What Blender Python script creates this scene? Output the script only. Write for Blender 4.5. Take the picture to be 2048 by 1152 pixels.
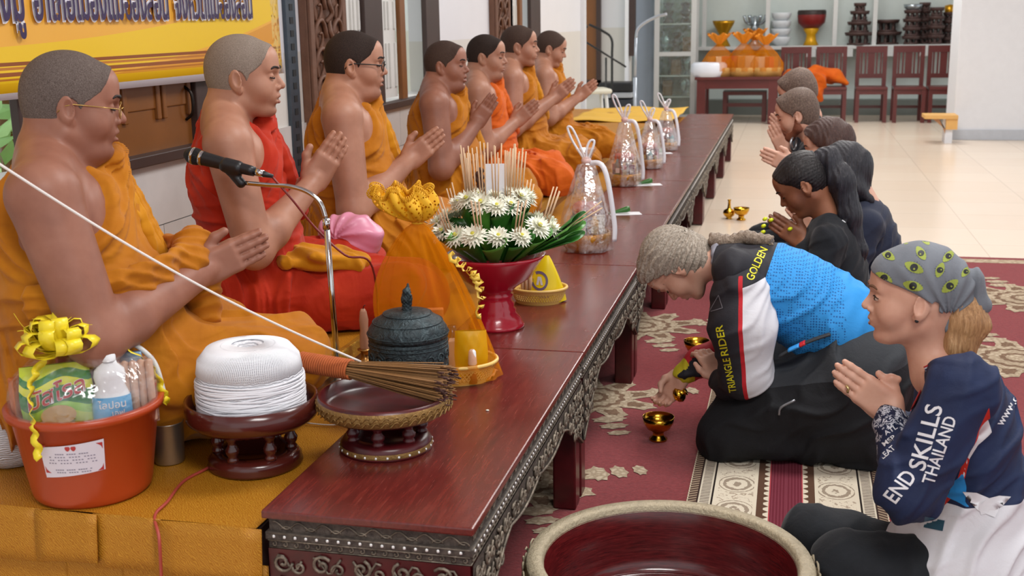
import bpy, bmesh, math, random
import numpy as np
from mathutils import Vector, Matrix
from mathutils.bvhtree import BVHTree
for o in list(bpy.data.objects): bpy.data.objects.remove(o)
scene = bpy.context.scene
COL = scene.collection
random.seed(7)
PI = math.pi
# ------------------------------------------------------------------ camera
FPX, CX, CY = 2330.0, 1024.0, 576.0
vy = np.array([1591-CX, 30-CY, FPX]); vy /= np.linalg.norm(vy)          # the table row runs along +Y
dn = np.array([176.0, 10124.0, FPX]); dn -= dn.dot(vy)*vy; dn /= np.linalg.norm(dn)
up = -dn; xr = np.cross(vy, up)
RC = np.array([xr, vy, up])                                             # world = RC @ cam (x right, y down, z forward)
CAM = np.array([0.0, 0.0, 1.45])
cd = bpy.data.cameras.new('camera'); cam = bpy.data.objects.new('camera', cd); COL.objects.link(cam)
m3 = np.stack([RC[:, 0], -RC[:, 1], -RC[:, 2]], axis=1)
cam.matrix_world = Matrix(np.vstack([np.hstack([m3, CAM.reshape(3, 1)]), [0, 0, 0, 1]]).tolist())
cd.sensor_width = 36.0; cd.lens = FPX/2048*36.0; cd.clip_start = .05; cd.clip_end = 300
cd.dof.use_dof = True; cd.dof.focus_distance = 3.4; cd.dof.aperture_fstop = 6.3
scene.camera = cam
def ray(x, y): return RC @ np.array([(x-CX)/FPX, (y-CY)/FPX, 1.0])
def atz(x, y, z=0.0): r = ray(x, y); return CAM + (z-CAM[2])/r[2]*r
def atx(x, y, X): r = ray(x, y); return CAM + X/r[0]*r
def aty(x, y, Y): r = ray(x, y); return CAM + Y/r[1]*r
# ------------------------------------------------------------------ light
world = bpy.data.worlds.new('sky'); scene.world = world; world.use_nodes = True
bg = world.node_tree.nodes['Background']; bg.inputs[0].default_value = (.93, .965, 1, 1); bg.inputs[1].default_value = .95
def area(name, loc, rot, sx, sy, power, col=(1, .985, .965)):
    l = bpy.data.lights.new(name, 'AREA'); l.shape = 'RECTANGLE'; l.size = sx; l.size_y = sy; l.energy = power; l.color = col
    o = bpy.data.objects.new(name, l); COL.objects.link(o); o.location = loc; o.rotation_euler = rot; return o
for i, y in enumerate((0.2, 3.6, 7.2, 11.0, 15.0)):
    area('ceiling_lamp', (.6, y, 3.55), (0, 0, 0), 1.6, .9, 78)
vs = scene.view_settings
vs.view_transform = 'Standard'; vs.look = 'None'; vs.exposure = 0.22; vs.gamma = 1.0; vs.use_curve_mapping = False

# ------------------------------------------------------------------ materials
def lin(c):
    if isinstance(c, str): c = tuple(int(c[i:i+2], 16)/255 for i in (0, 2, 4))
    return tuple((x/12.92 if x <= .04045 else ((x+.055)/1.055)**2.4) for x in c[:3]) + (1,)
class NT:
    def __init__(s, name):
        s.m = bpy.data.materials.new(name); s.m.use_nodes = True; s.t = s.m.node_tree; s.n = s.t.nodes; s.l = s.t.links
        s.b = s.n['Principled BSDF']
    def node(s, typ, **kw):
        n = s.n.new(typ)
        for k, v in kw.items(): setattr(n, k, v)
        return n
    def link(s, a, b): s.l.new(a, b)
    def coord(s, kind='Object', scale=(1, 1, 1), rot=(0, 0, 0)):
        tc = s.node('ShaderNodeTexCoord'); mp = s.node('ShaderNodeMapping'); mp.inputs['Scale'].default_value = scale; mp.inputs['Rotation'].default_value = rot
        s.link(tc.outputs[kind], mp.inputs[0]); return mp.outputs[0]
    def noise(s, vec, scale, detail=4, rough=.6, dist=0):
        n = s.node('ShaderNodeTexNoise'); n.inputs['Scale'].default_value = scale; n.inputs['Detail'].default_value = detail
        n.inputs['Roughness'].default_value = rough; n.inputs['Distortion'].default_value = dist
        if vec is not None: s.link(vec, n.inputs['Vector'])
        return n.outputs['Fac']
    def ramp(s, fac, stops, interp='LINEAR'):
        r = s.node('ShaderNodeValToRGB'); r.color_ramp.interpolation = interp
        e = r.color_ramp.elements
        while len(e) < len(stops): e.new(.5)
        for q, (p, c) in zip(e, stops): q.position = p; q.color = lin(c) if not isinstance(c, float) else (c, c, c, 1)
        s.link(fac, r.inputs[0]); return r.outputs[0]
    def mix(s, fac, a, b):
        n = s.node('ShaderNodeMix', data_type='RGBA')
        for v, i in ((fac, 0), (a, 6), (b, 7)):
            if isinstance(v, (int, float)): n.inputs[i].default_value = v
            elif isinstance(v, (tuple, str)): n.inputs[i].default_value = lin(v)
            else: s.link(v, n.inputs[i])
        return n.outputs[2]
    def math(s, op, a, b=0.0, c=None):
        n = s.node('ShaderNodeMath', operation=op)
        for i, v in enumerate((a, b) if c is None else (a, b, c)):
            if isinstance(v, (int, float)): n.inputs[i].default_value = v
            else: s.link(v, n.inputs[i])
        return n.outputs[0]
    def bump(s, h, strength=.3, dist=.01, prev=None):
        n = s.node('ShaderNodeBump'); n.inputs['Strength'].default_value = strength; n.inputs['Distance'].default_value = dist
        s.link(h, n.inputs['Height'])
        if prev is not None: s.link(prev, n.inputs['Normal'])
        return n.outputs[0]
    def attr(s, name):
        n = s.node('ShaderNodeAttribute'); n.attribute_name = name; return n
    def set(s, **kw):
        nm = dict(color='Base Color', rough='Roughness', metal='Metallic', spec='Specular IOR Level', normal='Normal', trans='Transmission Weight', alpha='Alpha',
                  emit='Emission Color', emits='Emission Strength', coat='Coat Weight', coatr='Coat Roughness', sheen='Sheen Weight', sss='Subsurface Weight', ior='IOR')
        for k, v in kw.items():
            i = s.b.inputs[nm[k]]
            if hasattr(v, 'links') or isinstance(v, bpy.types.NodeSocket): s.link(v, i)
            elif isinstance(v, str) or (isinstance(v, tuple)): i.default_value = lin(v)
            else: i.default_value = v
        return s.m
def simple(name, col, rough=.6, metal=0, var=.12, vscale=12, bump=0, bscale=60, coat=0, **kw):
    t = NT(name); v = t.coord()
    c = lin(col)
    if var:
        n = t.noise(v, vscale, 5)
        d = tuple(min(1, x*(1-var)) for x in c[:3]); b = tuple(min(1, x*(1+var)) for x in c[:3])
        mx = t.node('ShaderNodeMix', data_type='RGBA'); t.link(n, mx.inputs[0]); mx.inputs[6].default_value = d+(1,); mx.inputs[7].default_value = b+(1,)
        t.link(mx.outputs[2], t.b.inputs['Base Color'])
    else: t.b.inputs['Base Color'].default_value = c
    if bump: t.set(normal=t.bump(t.noise(v, bscale, 4), bump, .01))
    t.set(rough=rough, metal=metal, coat=coat, **kw)
    return t.m

# ------------------------------------------------------------------ objects and shapes
def tag(o, label=None, cat=None, group=None, kind=None):
    for k, v in (('label', label), ('category', cat), ('group', group), ('kind', kind)):
        if v: o[k] = v
    return o
def empty(name, loc=(0, 0, 0), rz=0, label=None, cat=None, group=None, kind=None):
    o = bpy.data.objects.new(name, None); COL.objects.link(o); o.location = tuple(loc); o.rotation_euler = (0, 0, rz); o.empty_display_size = .05
    return tag(o, label, cat, group, kind)
def euler(x, y, z): return rotm('Z', z) @ rotm('Y', y) @ rotm('X', x)
def rotm(ax, ang):
    if isinstance(ax, str): return np.array(Matrix.Rotation(ang, 3, ax))
    return np.array(Matrix.Rotation(ang, 3, Vector(ax)))
def frame(xd, zd=(0, 0, 1)):
    x = np.array(xd, float); x /= np.linalg.norm(x); z = np.array(zd, float); z -= z.dot(x)*x; z /= np.linalg.norm(z)
    return np.stack([x, np.cross(z, x), z], axis=1)
class MB:
    def __init__(s): s.v = []; s.f = []; s.sm = []
    def add(s, vs_, fs, smooth=False):
        b = len(s.v); s.v += [tuple(map(float, p)) for p in vs_]; s.f += [tuple(b+i for i in f) for f in fs]; s.sm += [smooth]*len(fs); return s
    def box(s, c, d, R=None):
        c = np.array(c, float); d = np.array(d, float)/2
        p = [np.array((x, y, z))*d for x in (-1, 1) for y in (-1, 1) for z in (-1, 1)]
        if R is not None: p = [R @ q for q in p]
        return s.add([q+c for q in p], [(0, 1, 3, 2), (4, 6, 7, 5), (0, 4, 5, 1), (2, 3, 7, 6), (0, 2, 6, 4), (1, 5, 7, 3)])
    def b2(s, lo, hi): lo = np.array(lo, float); hi = np.array(hi, float); return s.box((lo+hi)/2, hi-lo)
    def lathe(s, prof, n=32, c=(0, 0, 0), R=None, smooth=True, wob=None, cap=False):
        c = np.array(c, float); P = []
        for (r, z) in prof:
            for i in range(n):
                a = 2*PI*i/n; rr = r*(1 if wob is None else wob(a, z)); q = np.array((rr*math.cos(a), rr*math.sin(a), z)); P.append((R @ q if R is not None else q)+c)
        F = []
        for j in range(len(prof)-1):
            for i in range(n):
                k = (i+1) % n; F.append((j*n+i, j*n+k, (j+1)*n+k, (j+1)*n+i))
        s.add(P, F, smooth)
        b = len(s.v)-len(P)
        for j, rev in ((0, True), (len(prof)-1, False)):
            if cap and prof[j][0] > 1e-6:
                ids = [b+j*n+i for i in range(n)]; s.f.append(tuple(ids[::-1] if rev else ids)); s.sm.append(False)
        return s
    def tube(s, pts, r, n=8, cap=True, smooth=True, flat=1.0, closed=False):
        pts = [np.array(p, float) for p in pts]; m = len(pts)
        rs = r if hasattr(r, '__len__') else [r]*m
        u = None; P = []
        for i in range(m):
            if closed: t = pts[(i+1) % m]-pts[i-1]
            else: t = pts[min(i+1, m-1)]-pts[max(i-1, 0)]
            t = t/max(1e-9, np.linalg.norm(t))
            if u is None:
                u = np.cross(t, (0, 0, 1.0))
                if np.linalg.norm(u) < 1e-3: u = np.cross(t, (1.0, 0, 0))
            u = u-u.dot(t)*t; u /= max(1e-9, np.linalg.norm(u)); w = np.cross(t, u)
            for k in range(n):
                a = 2*PI*k/n; P.append(pts[i]+rs[i]*(math.cos(a)*u+flat*math.sin(a)*w))
        F = []
        for j in range(m if closed else m-1):
            jj = (j+1) % m
            for k in range(n):
                q = (k+1) % n; F.append((j*n+k, j*n+q, jj*n+q, jj*n+k))
        if cap and not closed: F.append(tuple(range(n))[::-1]); F.append(tuple((m-1)*n+k for k in range(n)))
        return s.add(P, F, smooth)
    def grid(s, fn, nu, nv, smooth=True, wrap=False):
        P = [fn(i/(nu if wrap else nu-1), j/(nv-1)) for j in range(nv) for i in range(nu)]
        F = []
        for j in range(nv-1):
            for i in range(nu if wrap else nu-1):
                k = (i+1) % nu; F.append((j*nu+i, j*nu+k, (j+1)*nu+k, (j+1)*nu+i))
        return s.add(P, F, smooth)
    def prism(s, poly, z0, z1, fn=None):
        n = len(poly); P = [(x, y, z0) for x, y in poly]+[(x, y, z1) for x, y in poly]
        if fn: P = [fn(*p) for p in P]
        return s.add(P, [tuple(range(n))[::-1], tuple(range(n, 2*n))]+[(i, (i+1) % n, n+(i+1) % n, n+i) for i in range(n)])
    def ell(s, c, r, n=16, R=None):
        prof = [(math.sin(PI*j/(n//2)), -math.cos(PI*j/(n//2))) for j in range(n//2+1)]
        q = MB().lathe(prof, n); r = np.array(r, float); c = np.array(c, float)
        P = [np.array(p)*r for p in q.v]
        if R is not None: P = [R @ p for p in P]
        return s.add([p+c for p in P], q.f, True)
    def build(s, name, mat, parent=None, bevel=0, seg=2, sub=0, solid=0, loc=None):
        me = bpy.data.meshes.new(name); me.from_pydata(s.v, [], s.f); me.polygons.foreach_set('use_smooth', s.sm); me.update()
        return link(name, me, mat, parent, bevel, seg, sub, solid, loc)
def link(name, me, mat, parent=None, bevel=0, seg=2, sub=0, solid=0, loc=None):
    if mat is not None:
        for m in (mat if isinstance(mat, (list, tuple)) else [mat]): me.materials.append(m)
    o = bpy.data.objects.new(name, me); COL.objects.link(o)
    if parent is not None: o.parent = parent
    if loc is not None: o.location = tuple(loc)
    if solid: q = o.modifiers.new('solid', 'SOLIDIFY'); q.thickness = solid; q.offset = 0
    if bevel:
        q = o.modifiers.new('bevel', 'BEVEL'); q.width = bevel; q.segments = seg; q.limit_method = 'ANGLE'; q.angle_limit = .6
    if sub: q = o.modifiers.new('sub', 'SUBSURF'); q.levels = sub; q.render_levels = sub
    return o
def copy_tree(o, parent=None):
    c = o.copy(); COL.objects.link(c)
    if parent is not None: c.parent = parent; c.matrix_parent_inverse = o.matrix_parent_inverse.copy()
    for ch in list(o.children): copy_tree(ch, c)
    return c
def bez(pts, n=8):
    pts = [np.array(p, float) for p in pts]; out = []
    Q = [2*pts[0]-pts[1]]+pts+[2*pts[-1]-pts[-2]]
    for i in range(1, len(Q)-2):
        for k in range(n):
            t = k/n; a, b, c, d = Q[i-1:i+3]
            out.append(.5*((2*b)+(-a+c)*t+(2*a-5*b+4*c-d)*t*t+(-a+3*b-3*c+d)*t**3))
    out.append(pts[-1]); return out
def text2d(s, size=1.0, bold=False, align='CENTER', spacing=1.0, shear=0, grow=0):
    c = bpy.data.curves.new('lettering', 'FONT'); c.body = s; c.size = size; c.align_x = align; c.align_y = 'CENTER'; c.space_character = spacing; c.shear = shear
    c.offset = (.012*size if bold else 0)+grow*size; c.resolution_u = 3
    o = bpy.data.objects.new('lettering', c); COL.objects.link(o)
    dg = bpy.context.evaluated_depsgraph_get(); me = bpy.data.meshes.new_from_object(o.evaluated_get(dg))
    V = [(v.co.x, v.co.y) for v in me.vertices]; F = [tuple(p.vertices) for p in me.polygons]
    bpy.data.objects.remove(o); bpy.data.curves.remove(c); bpy.data.meshes.remove(me)
    return V, F
def refine(V, F, maxlen):
    bm = bmesh.new(); vv = [bm.verts.new((x, y, 0)) for x, y in V]
    for f in F:
        try: bm.faces.new([vv[i] for i in f])
        except ValueError: pass
    bmesh.ops.triangulate(bm, faces=bm.faces[:])
    for _ in range(6):
        e = [e for e in bm.edges if e.calc_length() > maxlen]
        if not e: break
        bmesh.ops.subdivide_edges(bm, edges=e, cuts=1, use_grid_fill=False); bmesh.ops.triangulate(bm, faces=[f for f in bm.faces if len(f.verts) > 3])
    bm.verts.index_update()
    V = [(v.co.x, v.co.y) for v in bm.verts]; F = [tuple(v.index for v in f.verts) for f in bm.faces]; bm.free(); return V, F
def bvh_of(o):
    me = o.data; n = len(me.vertices); co = np.empty(n*3, np.float32); me.vertices.foreach_get('co', co)
    return BVHTree.FromPolygons(co.reshape(-1, 3).tolist(), [tuple(p.vertices) for p in me.polygons])
def decal(name, V, F, org, u, v, d, bvh, mat, parent, off=.0015, maxlen=.012):
    """flat print laid onto a curved surface: 2-D shape at org with axes u, v, dropped along d (all in the surface's own coordinates)"""
    V, F = refine(V, F, maxlen)
    org, u, v, d = [np.array(q, float) for q in (org, u, v, d)]; d = d/np.linalg.norm(d)
    P = []; ok = []
    for x, y in V:
        o_ = org+u*x+v*y
        hs = [q for q in (b.ray_cast(Vector(o_), Vector(d), 1.0) for b in (bvh if isinstance(bvh, list) else [bvh])) if q[0] is not None]
        h = min(hs, key=lambda q: q[3]) if hs else (None,)
        ok.append(h[0] is not None); P.append(np.array(h[0])-d*off if h[0] is not None else o_)
    F = [f for f in F if all(ok[i] for i in f)]
    F = [f for f in F if max(np.linalg.norm(P[f[i]]-P[f[i-1]]) for i in range(len(f))) < maxlen*4]
    m = MB(); m.add(P, F, True); return m.build(name, mat, parent)
def disc2d(rx, ry=None, n=16): ry = ry or rx; return [(rx*math.cos(2*PI*i/n), ry*math.sin(2*PI*i/n)) for i in range(n)], [tuple(range(n))]
def rect2d(w, h): return [(-w/2, -h/2), (w/2, -h/2), (w/2, h/2), (-w/2, h/2)], [(0, 1, 2, 3)]
# ------------------------------------------------------------------ soft bodies: a distance field turned into one continuous surface
class Field:
    def __init__(s, h): s.h = h; s.ops = []; s.lo = np.full(3, 1e9); s.hi = np.full(3, -1e9)
    def _bb(s, lo, hi, grow=True):
        if grow: s.lo = np.minimum(s.lo, lo); s.hi = np.maximum(s.hi, hi)
        return np.array(lo), np.array(hi)
    def cap(s, a, b, ra, rb=None, k=.02, flat=None):
        rb = ra if rb is None else rb; a = np.array(a, np.float32); b = np.array(b, np.float32); R = max(ra, rb); ra = np.float32(ra); rb = np.float32(rb)
        bb = s._bb(np.minimum(a, b)-R, np.maximum(a, b)+R)
        def d(p):
            ab = b-a; t = np.clip(((p-a) @ ab)/max(1e-12, ab.dot(ab)), 0, 1)
            q = p-a-t[..., None]*ab
            return np.sqrt((q*q).sum(-1))-(ra+(rb-ra)*t)
        s.ops.append(('u', d, bb, k)); return s
    def chain(s, pts, rs, k=.02):
        for i in range(len(pts)-1): s.cap(pts[i], pts[i+1], rs[i] if hasattr(rs, '__len__') else rs, rs[i+1] if hasattr(rs, '__len__') else rs, k)
        return s
    def _ell(s, c, r, R):
        c = np.array(c, np.float32); r = np.array(r, np.float32); R = None if R is None else np.array(R, np.float32)
        def d(p):
            q = p-c
            if R is not None: q = q @ R
            a = q/r; k0 = np.sqrt((a*a).sum(-1)); b = q/(r*r); k1 = np.sqrt((b*b).sum(-1))
            return k0*(k0-1)/np.maximum(k1, 1e-6)
        m = r if R is None else np.sqrt(((R*r)**2).sum(1))
        return d, (c-m, c+m)
    def ell(s, c, r, R=None, k=.02): d, bb = s._ell(c, r, R); s.ops.append(('u', d, s._bb(*bb), k)); return s
    def cut(s, c, r, R=None, k=.006): d, bb = s._ell(c, r, R); s.ops.append(('s', d, s._bb(*bb, False), k)); return s
    def box(s, c, half, r=.01, R=None, k=.01):
        c = np.array(c, np.float32); hf = (np.array(half, float)-r).astype(np.float32); R = None if R is None else np.array(R, np.float32)
        def d(p):
            q = p-c
            if R is not None: q = q @ R
            q = np.abs(q)-hf; m = np.maximum(q, 0); return np.sqrt((m*m).sum(-1))+np.minimum(q.max(-1), 0)-r
        hh = np.array(half, float); m = hh if R is None else (np.abs(R)*hh).sum(1)
        s.ops.append(('u', d, s._bb(c-m, c+m), k)); return s
    def clip(s, fn): s.ops.append(('c', fn, None, 0)); return s         # keep where fn(p) < 0
    def disp(s, fn): s.ops.append(('d', fn, None, 0)); return s
    def run(s):
        h = s.h; lo = s.lo-3*h-.02; n = np.ceil((s.hi+3*h+.02-lo)/h).astype(int)+1
        A = np.full(n, .08, np.float32); ax = [lo[i]+h*np.arange(n[i]) for i in range(3)]
        for typ, fn, bb, k in s.ops:
            if typ in 'us':
                m = k+2.5*h
                i0 = np.maximum(np.floor((bb[0]-m-lo)/h).astype(int), 0); i1 = np.minimum(np.ceil((bb[1]+m-lo)/h).astype(int)+1, n)
                if (i1 <= i0).any(): continue
                sl = tuple(slice(a, b) for a, b in zip(i0, i1))
                P = np.stack(np.meshgrid(*[ax[i][sl[i]].astype(np.float32) for i in range(3)], indexing='ij'), -1)
                d = fn(P).astype(np.float32); a = A[sl]
                if typ == 'u':
                    hh = np.maximum(k-np.abs(a-d), 0)/k; A[sl] = np.minimum(a, d)-hh*hh*k*.25
                else:
                    hh = np.maximum(k-np.abs(a+d), 0)/k; A[sl] = np.maximum(a, -d)+hh*hh*k*.25
            else:
                idx = np.nonzero(A < .05) if typ == 'c' else np.nonzero(np.abs(A) < .05)
                P = np.stack([ax[i][idx[i]] for i in range(3)], -1)
                v = fn(P)
                A[idx] = np.maximum(A[idx], v) if typ == 'c' else A[idx]+v
        return A, lo
    def mesh(s, name):
        A, lo = s.run(); h = s.h
        S = A < 0; nx, ny, nz = A.shape
        cnt = np.zeros((nx-1, ny-1, nz-1), np.uint8)
        for a in (0, 1):
            for b in (0, 1):
                for c in (0, 1): cnt += S[a:nx-1+a, b:ny-1+b, c:nz-1+c]
        cells = np.argwhere((cnt > 0) & (cnt < 8)); N = len(cells)
        idx = np.full(cnt.shape, -1, np.int32); idx[tuple(cells.T)] = np.arange(N)
        cor = [(a, b, c) for a in (0, 1) for b in (0, 1) for c in (0, 1)]
        val = {q: A[tuple((cells+np.array(q)).T)] for q in cor}
        acc = np.zeros((N, 3)); num = np.zeros(N)
        for q in cor:
            for ax in range(3):
                if q[ax] == 0:
                    w = list(q); w[ax] = 1; va, vb = val[q], val[tuple(w)]; m = (va < 0) != (vb < 0)
                    t = np.where(m, va/np.where(m, va-vb, 1), 0)
                    for j in range(3): acc[:, j] += m*(t if j == ax else q[j])
                    num += m
        V = lo+h*(cells+acc/num[:, None])
        F = []
        for ax in range(3):
            s0 = [slice(None)]*3; s1 = [slice(None)]*3; s0[ax] = slice(0, -1); s1[ax] = slice(1, None)
            E = np.argwhere(S[tuple(s0)] != S[tuple(s1)])
            b, c = (ax+1) % 3, (ax+2) % 3
            E = E[(E[:, b] > 0) & (E[:, c] > 0) & (E[:, b] < A.shape[b]-1) & (E[:, c] < A.shape[c]-1)]
            def at(db, dc): q = E.copy(); q[:, b] += db; q[:, c] += dc; return idx[tuple(q.T)]
            Q = np.stack([at(-1, -1), at(0, -1), at(0, 0), at(-1, 0)], 1)
            ins = S[tuple(E.T)]; Q[~ins] = Q[~ins][:, ::-1]; F.append(Q)
        F = np.concatenate(F); F = F[(F >= 0).all(1)]
        me = bpy.data.meshes.new(name); me.vertices.add(N); me.vertices.foreach_set('co', V.astype(np.float32).ravel())
        me.loops.add(len(F)*4); me.loops.foreach_set('vertex_index', F.ravel().astype(np.int32))
        me.polygons.add(len(F)); me.polygons.foreach_set('loop_start', np.arange(0, len(F)*4, 4, dtype=np.int32)); me.polygons.foreach_set('loop_total', np.full(len(F), 4, np.int32))
        me.polygons.foreach_set('use_smooth', np.ones(len(F), bool)); me.update(calc_edges=True); me.validate()
        s.V = V
        return me
    def obj(s, name, mat, parent=None, attrs=None):
        me = s.mesh(name)
        for an, fn in (attrs or {}).items():
            at = me.attributes.new(an, 'FLOAT', 'POINT'); at.data.foreach_set('value', np.asarray(fn(s.V), np.float32))
        return link(name, me, mat, parent)
def wav(p, s=1.0, seed=0.0):
    """smooth cheap 3-D noise, about -1..1"""
    x, y, z = p[..., 0]*s, p[..., 1]*s, p[..., 2]*s
    return (np.sin(x*1.7+2.1*np.sin(y*1.3+seed)+seed)+np.sin(y*1.9+1.8*np.sin(z*1.5+seed*2)+1.3*seed)+np.sin(z*1.6+2.0*np.sin(x*1.1-seed)+.7*seed))/3
def foldfn(ph): return .55-(.5+.5*np.sin(2*ph))**1.6
def foldn(ph): return .24-(.5+.5*np.sin(2*ph))**3.5
# ------------------------------------------------------------------ the room
WX = -2.30                                         # inner face of the window wall
def wy(px, py=100): return atx(px, py, WX)[1]
def mat_wall(name, upper, lower, zsplit, axis=0):
    t = NT(name); tc = t.node('ShaderNodeTexCoord'); sp = t.node('ShaderNodeSeparateXYZ'); t.link(tc.outputs['Object'], sp.inputs[0])
    n = t.noise(t.coord(), 3, 5); c = t.mix(t.math('GREATER_THAN', sp.outputs[2], zsplit), lower, upper)
    t.set(color=t.mix(t.math('MULTIPLY', n, .12), c, '8f9096'), rough=.55, normal=t.bump(t.noise(t.coord(), 40, 3), .05, .01)); return t.m
M = {}
M['wall'] = mat_wall('painted_wall', 'e4e5ea', 'd9d6d0', 1.32)
M['wall_back'] = mat_wall('back_wall_paint', 'd5dcdf', 'cfd6d8', 1.0)
M['plain_white'] = simple('white_paint', 'dfe1e6', .5, var=.05)
M['grey_wall'] = simple('grey_blue_paint', '9aa6b4', .6, var=.06)
M['marble'] = simple('pale_marble', 'c9c7c6', .25, var=.16, vscale=5)
M['dark_wood'] = simple('dark_brown_wood', '3b2a26', .5, var=.3, vscale=6)
M['brown_wood'] = simple('brown_door_wood', '7a4a1e', .4, var=.25, vscale=5)
M['carved'] = simple('carved_wood', '6a4836', .6, var=.4, vscale=14, bump=.3, bscale=30)
M['white_shutter'] = simple('white_shutter_paint', 'd8d8d4', .5, var=.06)
M['glassy'] = None
t = NT('floor_tile'); v = t.coord(); br = t.node('ShaderNodeTexBrick'); br.offset = 0; t.link(v, br.inputs[0])
br.inputs['Color1'].default_value = lin('e6d3bd'); br.inputs['Color2'].default_value = lin('e2cdb6'); br.inputs['Mortar'].default_value = lin('cdbba6')
br.inputs['Scale'].default_value = 1; br.inputs['Mortar Size'].default_value = .004; br.inputs['Brick Width'].default_value = .6; br.inputs['Row Height'].default_value = .6
n = t.noise(v, 2.2, 4); t.set(color=t.mix(t.math('MULTIPLY', n, .25), br.outputs[0], 'f2e9df'), rough=.22, spec=.5); M['floor'] = t.m
t = NT('red_carpet'); v = t.coord(); n = t.noise(v, 90, 6, .75); n2 = t.noise(v, 3, 4)
c = t.ramp(n, [(.25, '66262a'), (.55, '8c383b'), (.8, 'a24e4e')]); t.set(color=t.mix(t.math('MULTIPLY', n2, .35), c, '762c32'), rough=.95, spec=.1, sheen=.15, normal=t.bump(n, .8, .006)); M['carpet'] = t.m
t = NT('cream_carpet_pile'); v = t.coord(); n = t.noise(v, 60, 5, .7); vo = t.node('ShaderNodeTexVoronoi', feature='DISTANCE_TO_EDGE'); vo.inputs['Scale'].default_value = 22; t.link(v, vo.inputs['Vector'])
c = t.ramp(vo.outputs[0], [(.0, '7d6a55'), (.16, 'a8977f'), (.3, 'c9bca6')]); t.set(color=t.mix(n, c, 'b7a68e'), rough=.95, spec=.1, normal=t.bump(n, .7, .005)); M['motif'] = t.m
t = NT('brown_carpet_pile'); v = t.coord(); n = t.noise(v, 60, 5, .7); t.set(color=t.ramp(n, [(.3, '5b4335'), (.7, '8b735e')]), rough=.95, spec=.1); M['motif2'] = t.m

def S(o): o['kind'] = 'structure'; return o
S(MB().b2((-6, -3, -.1), (8, 20, 0)).build('floor', M['floor']))
# window wall: sill course, piers, lintel
YE = 13.0
windows = [(2.55, wy(417)), (wy(676), wy(881)), (wy(1027), wy(1082)), ]
ZS, ZT = .99, 2.5
m = MB(); m.b2((WX-.22, -3, 0), (WX, YE, ZS)); m.b2((WX-.22, -3, ZT), (WX, YE, 3.6))
y = -3
for a, b in windows: m.b2((WX-.22, y, ZS), (WX, a, ZT)); y = b
m.b2((WX-.22, y, ZS), (WX, YE, ZT))
wl = S(m.build('wall_left', M['wall']))
S(MB().b2((-2.6, -3.2, 3.65), (5.5, 18.6, 3.8)).build('ceiling', M['plain_white']))
# marble tiles on the lower wall, each a slab with open joints
tw, th = .62, .262
k = 0
me0 = None
for r in range(2):
    z0 = .46+r*th
    yy = 2.05
    while yy < 9.2:
        if me0 is None:
            o = MB().b2((0, .002, .002), (.012, tw-.002, th-.002)).build('tile', M['marble'], wl, bevel=.002, seg=1); me0 = o.data
        else:
            o = bpy.data.objects.new('tile', me0); COL.objects.link(o); o.parent = wl
        o.location = (WX, yy+(tw*.5 if r % 2 else 0), z0); yy += tw
S(MB().b2((WX-.02, -3, ZS-.035), (WX+.045, wy(417)+.12, ZS+.005)).build('trim_1', M['dark_wood'], bevel=.004))
S(MB().b2((WX-.02, wy(676)-.1, ZS-.035), (WX+.045, wy(881)+.1, ZS+.005)).build('trim_2', M['dark_wood'], bevel=.004))
S(MB().b2((WX-.22, YE-.02, 0), (WX+.05, YE+.06, 3.6)).build('wall_end', M['plain_white']))
# windows: posts and leaves
def window(n, posts, root_y, label=None):
    w = empty('window_%d' % n, (WX, root_y, ZS)); w['kind'] = 'structure'
    for (a, b, x0, x1, mat, nm) in posts:
        MB().b2((x0, a-root_y, 0), (x1, b-root_y, ZT-ZS)).build(nm, M[mat], w, bevel=.004)
    MB().b2((-.14, posts[0][0]-root_y, ZT-ZS-.08), (-.02, posts[-1][1]-root_y, ZT-ZS)).build('frame_head', M['dark_wood'], w)
    return w
w1 = window(1, [(2.56, 2.66, -.14, .0, 'dark_wood', 'post'), (wy(17), wy(72), -.02, .012, 'dark_wood', 'post'), (wy(377), wy(416), -.05, .02, 'dark_wood', 'post')], 3.0)
# closed brown leaf between the posts of window 1
ya, yb = wy(70), wy(379)
lf = MB().b2((-.045, ya-3, .0), (-.012, yb-3, ZT-ZS)).build('shutter', M['brown_wood'], w1)
for q, (a, b) in enumerate(((.5, .72), (.78, .96))):
    a_, b_ = ya+(yb-ya)*a-3, ya+(yb-ya)*b-3
    MB().b2((-.014, a_, .16), (-.006, b_, 1.3)).build('panel', M['brown_wood'], lf, bevel=.006)
    for (c, d) in ((a_-.02, a_+.005), (b_-.005, b_+.02)): MB().b2((-.014, c, .12), (.004, d, 1.35)).build('stile', M['brown_wood'], lf, bevel=.004)
MB().tube(bez([(-.01, yb-3-.05, .10), (.02, yb-3-.05, .13), (.02, yb-3-.05, .2), (-.01, yb-3-.05, .23)]), .006).build('handle', simple('dark_iron', '2b2522', .4, .8), lf)
w2 = window(2, [(wy(676), wy(679), -.035, .0, 'brown_wood', 'post'), (wy(733), wy(768), -.035, .0, 'dark_wood', 'post'), (wy(803), wy(813), -.03, .0, 'brown_wood', 'post'), (wy(855), wy(881), -.035, .0, 'dark_wood', 'post')], 6.5)
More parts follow.
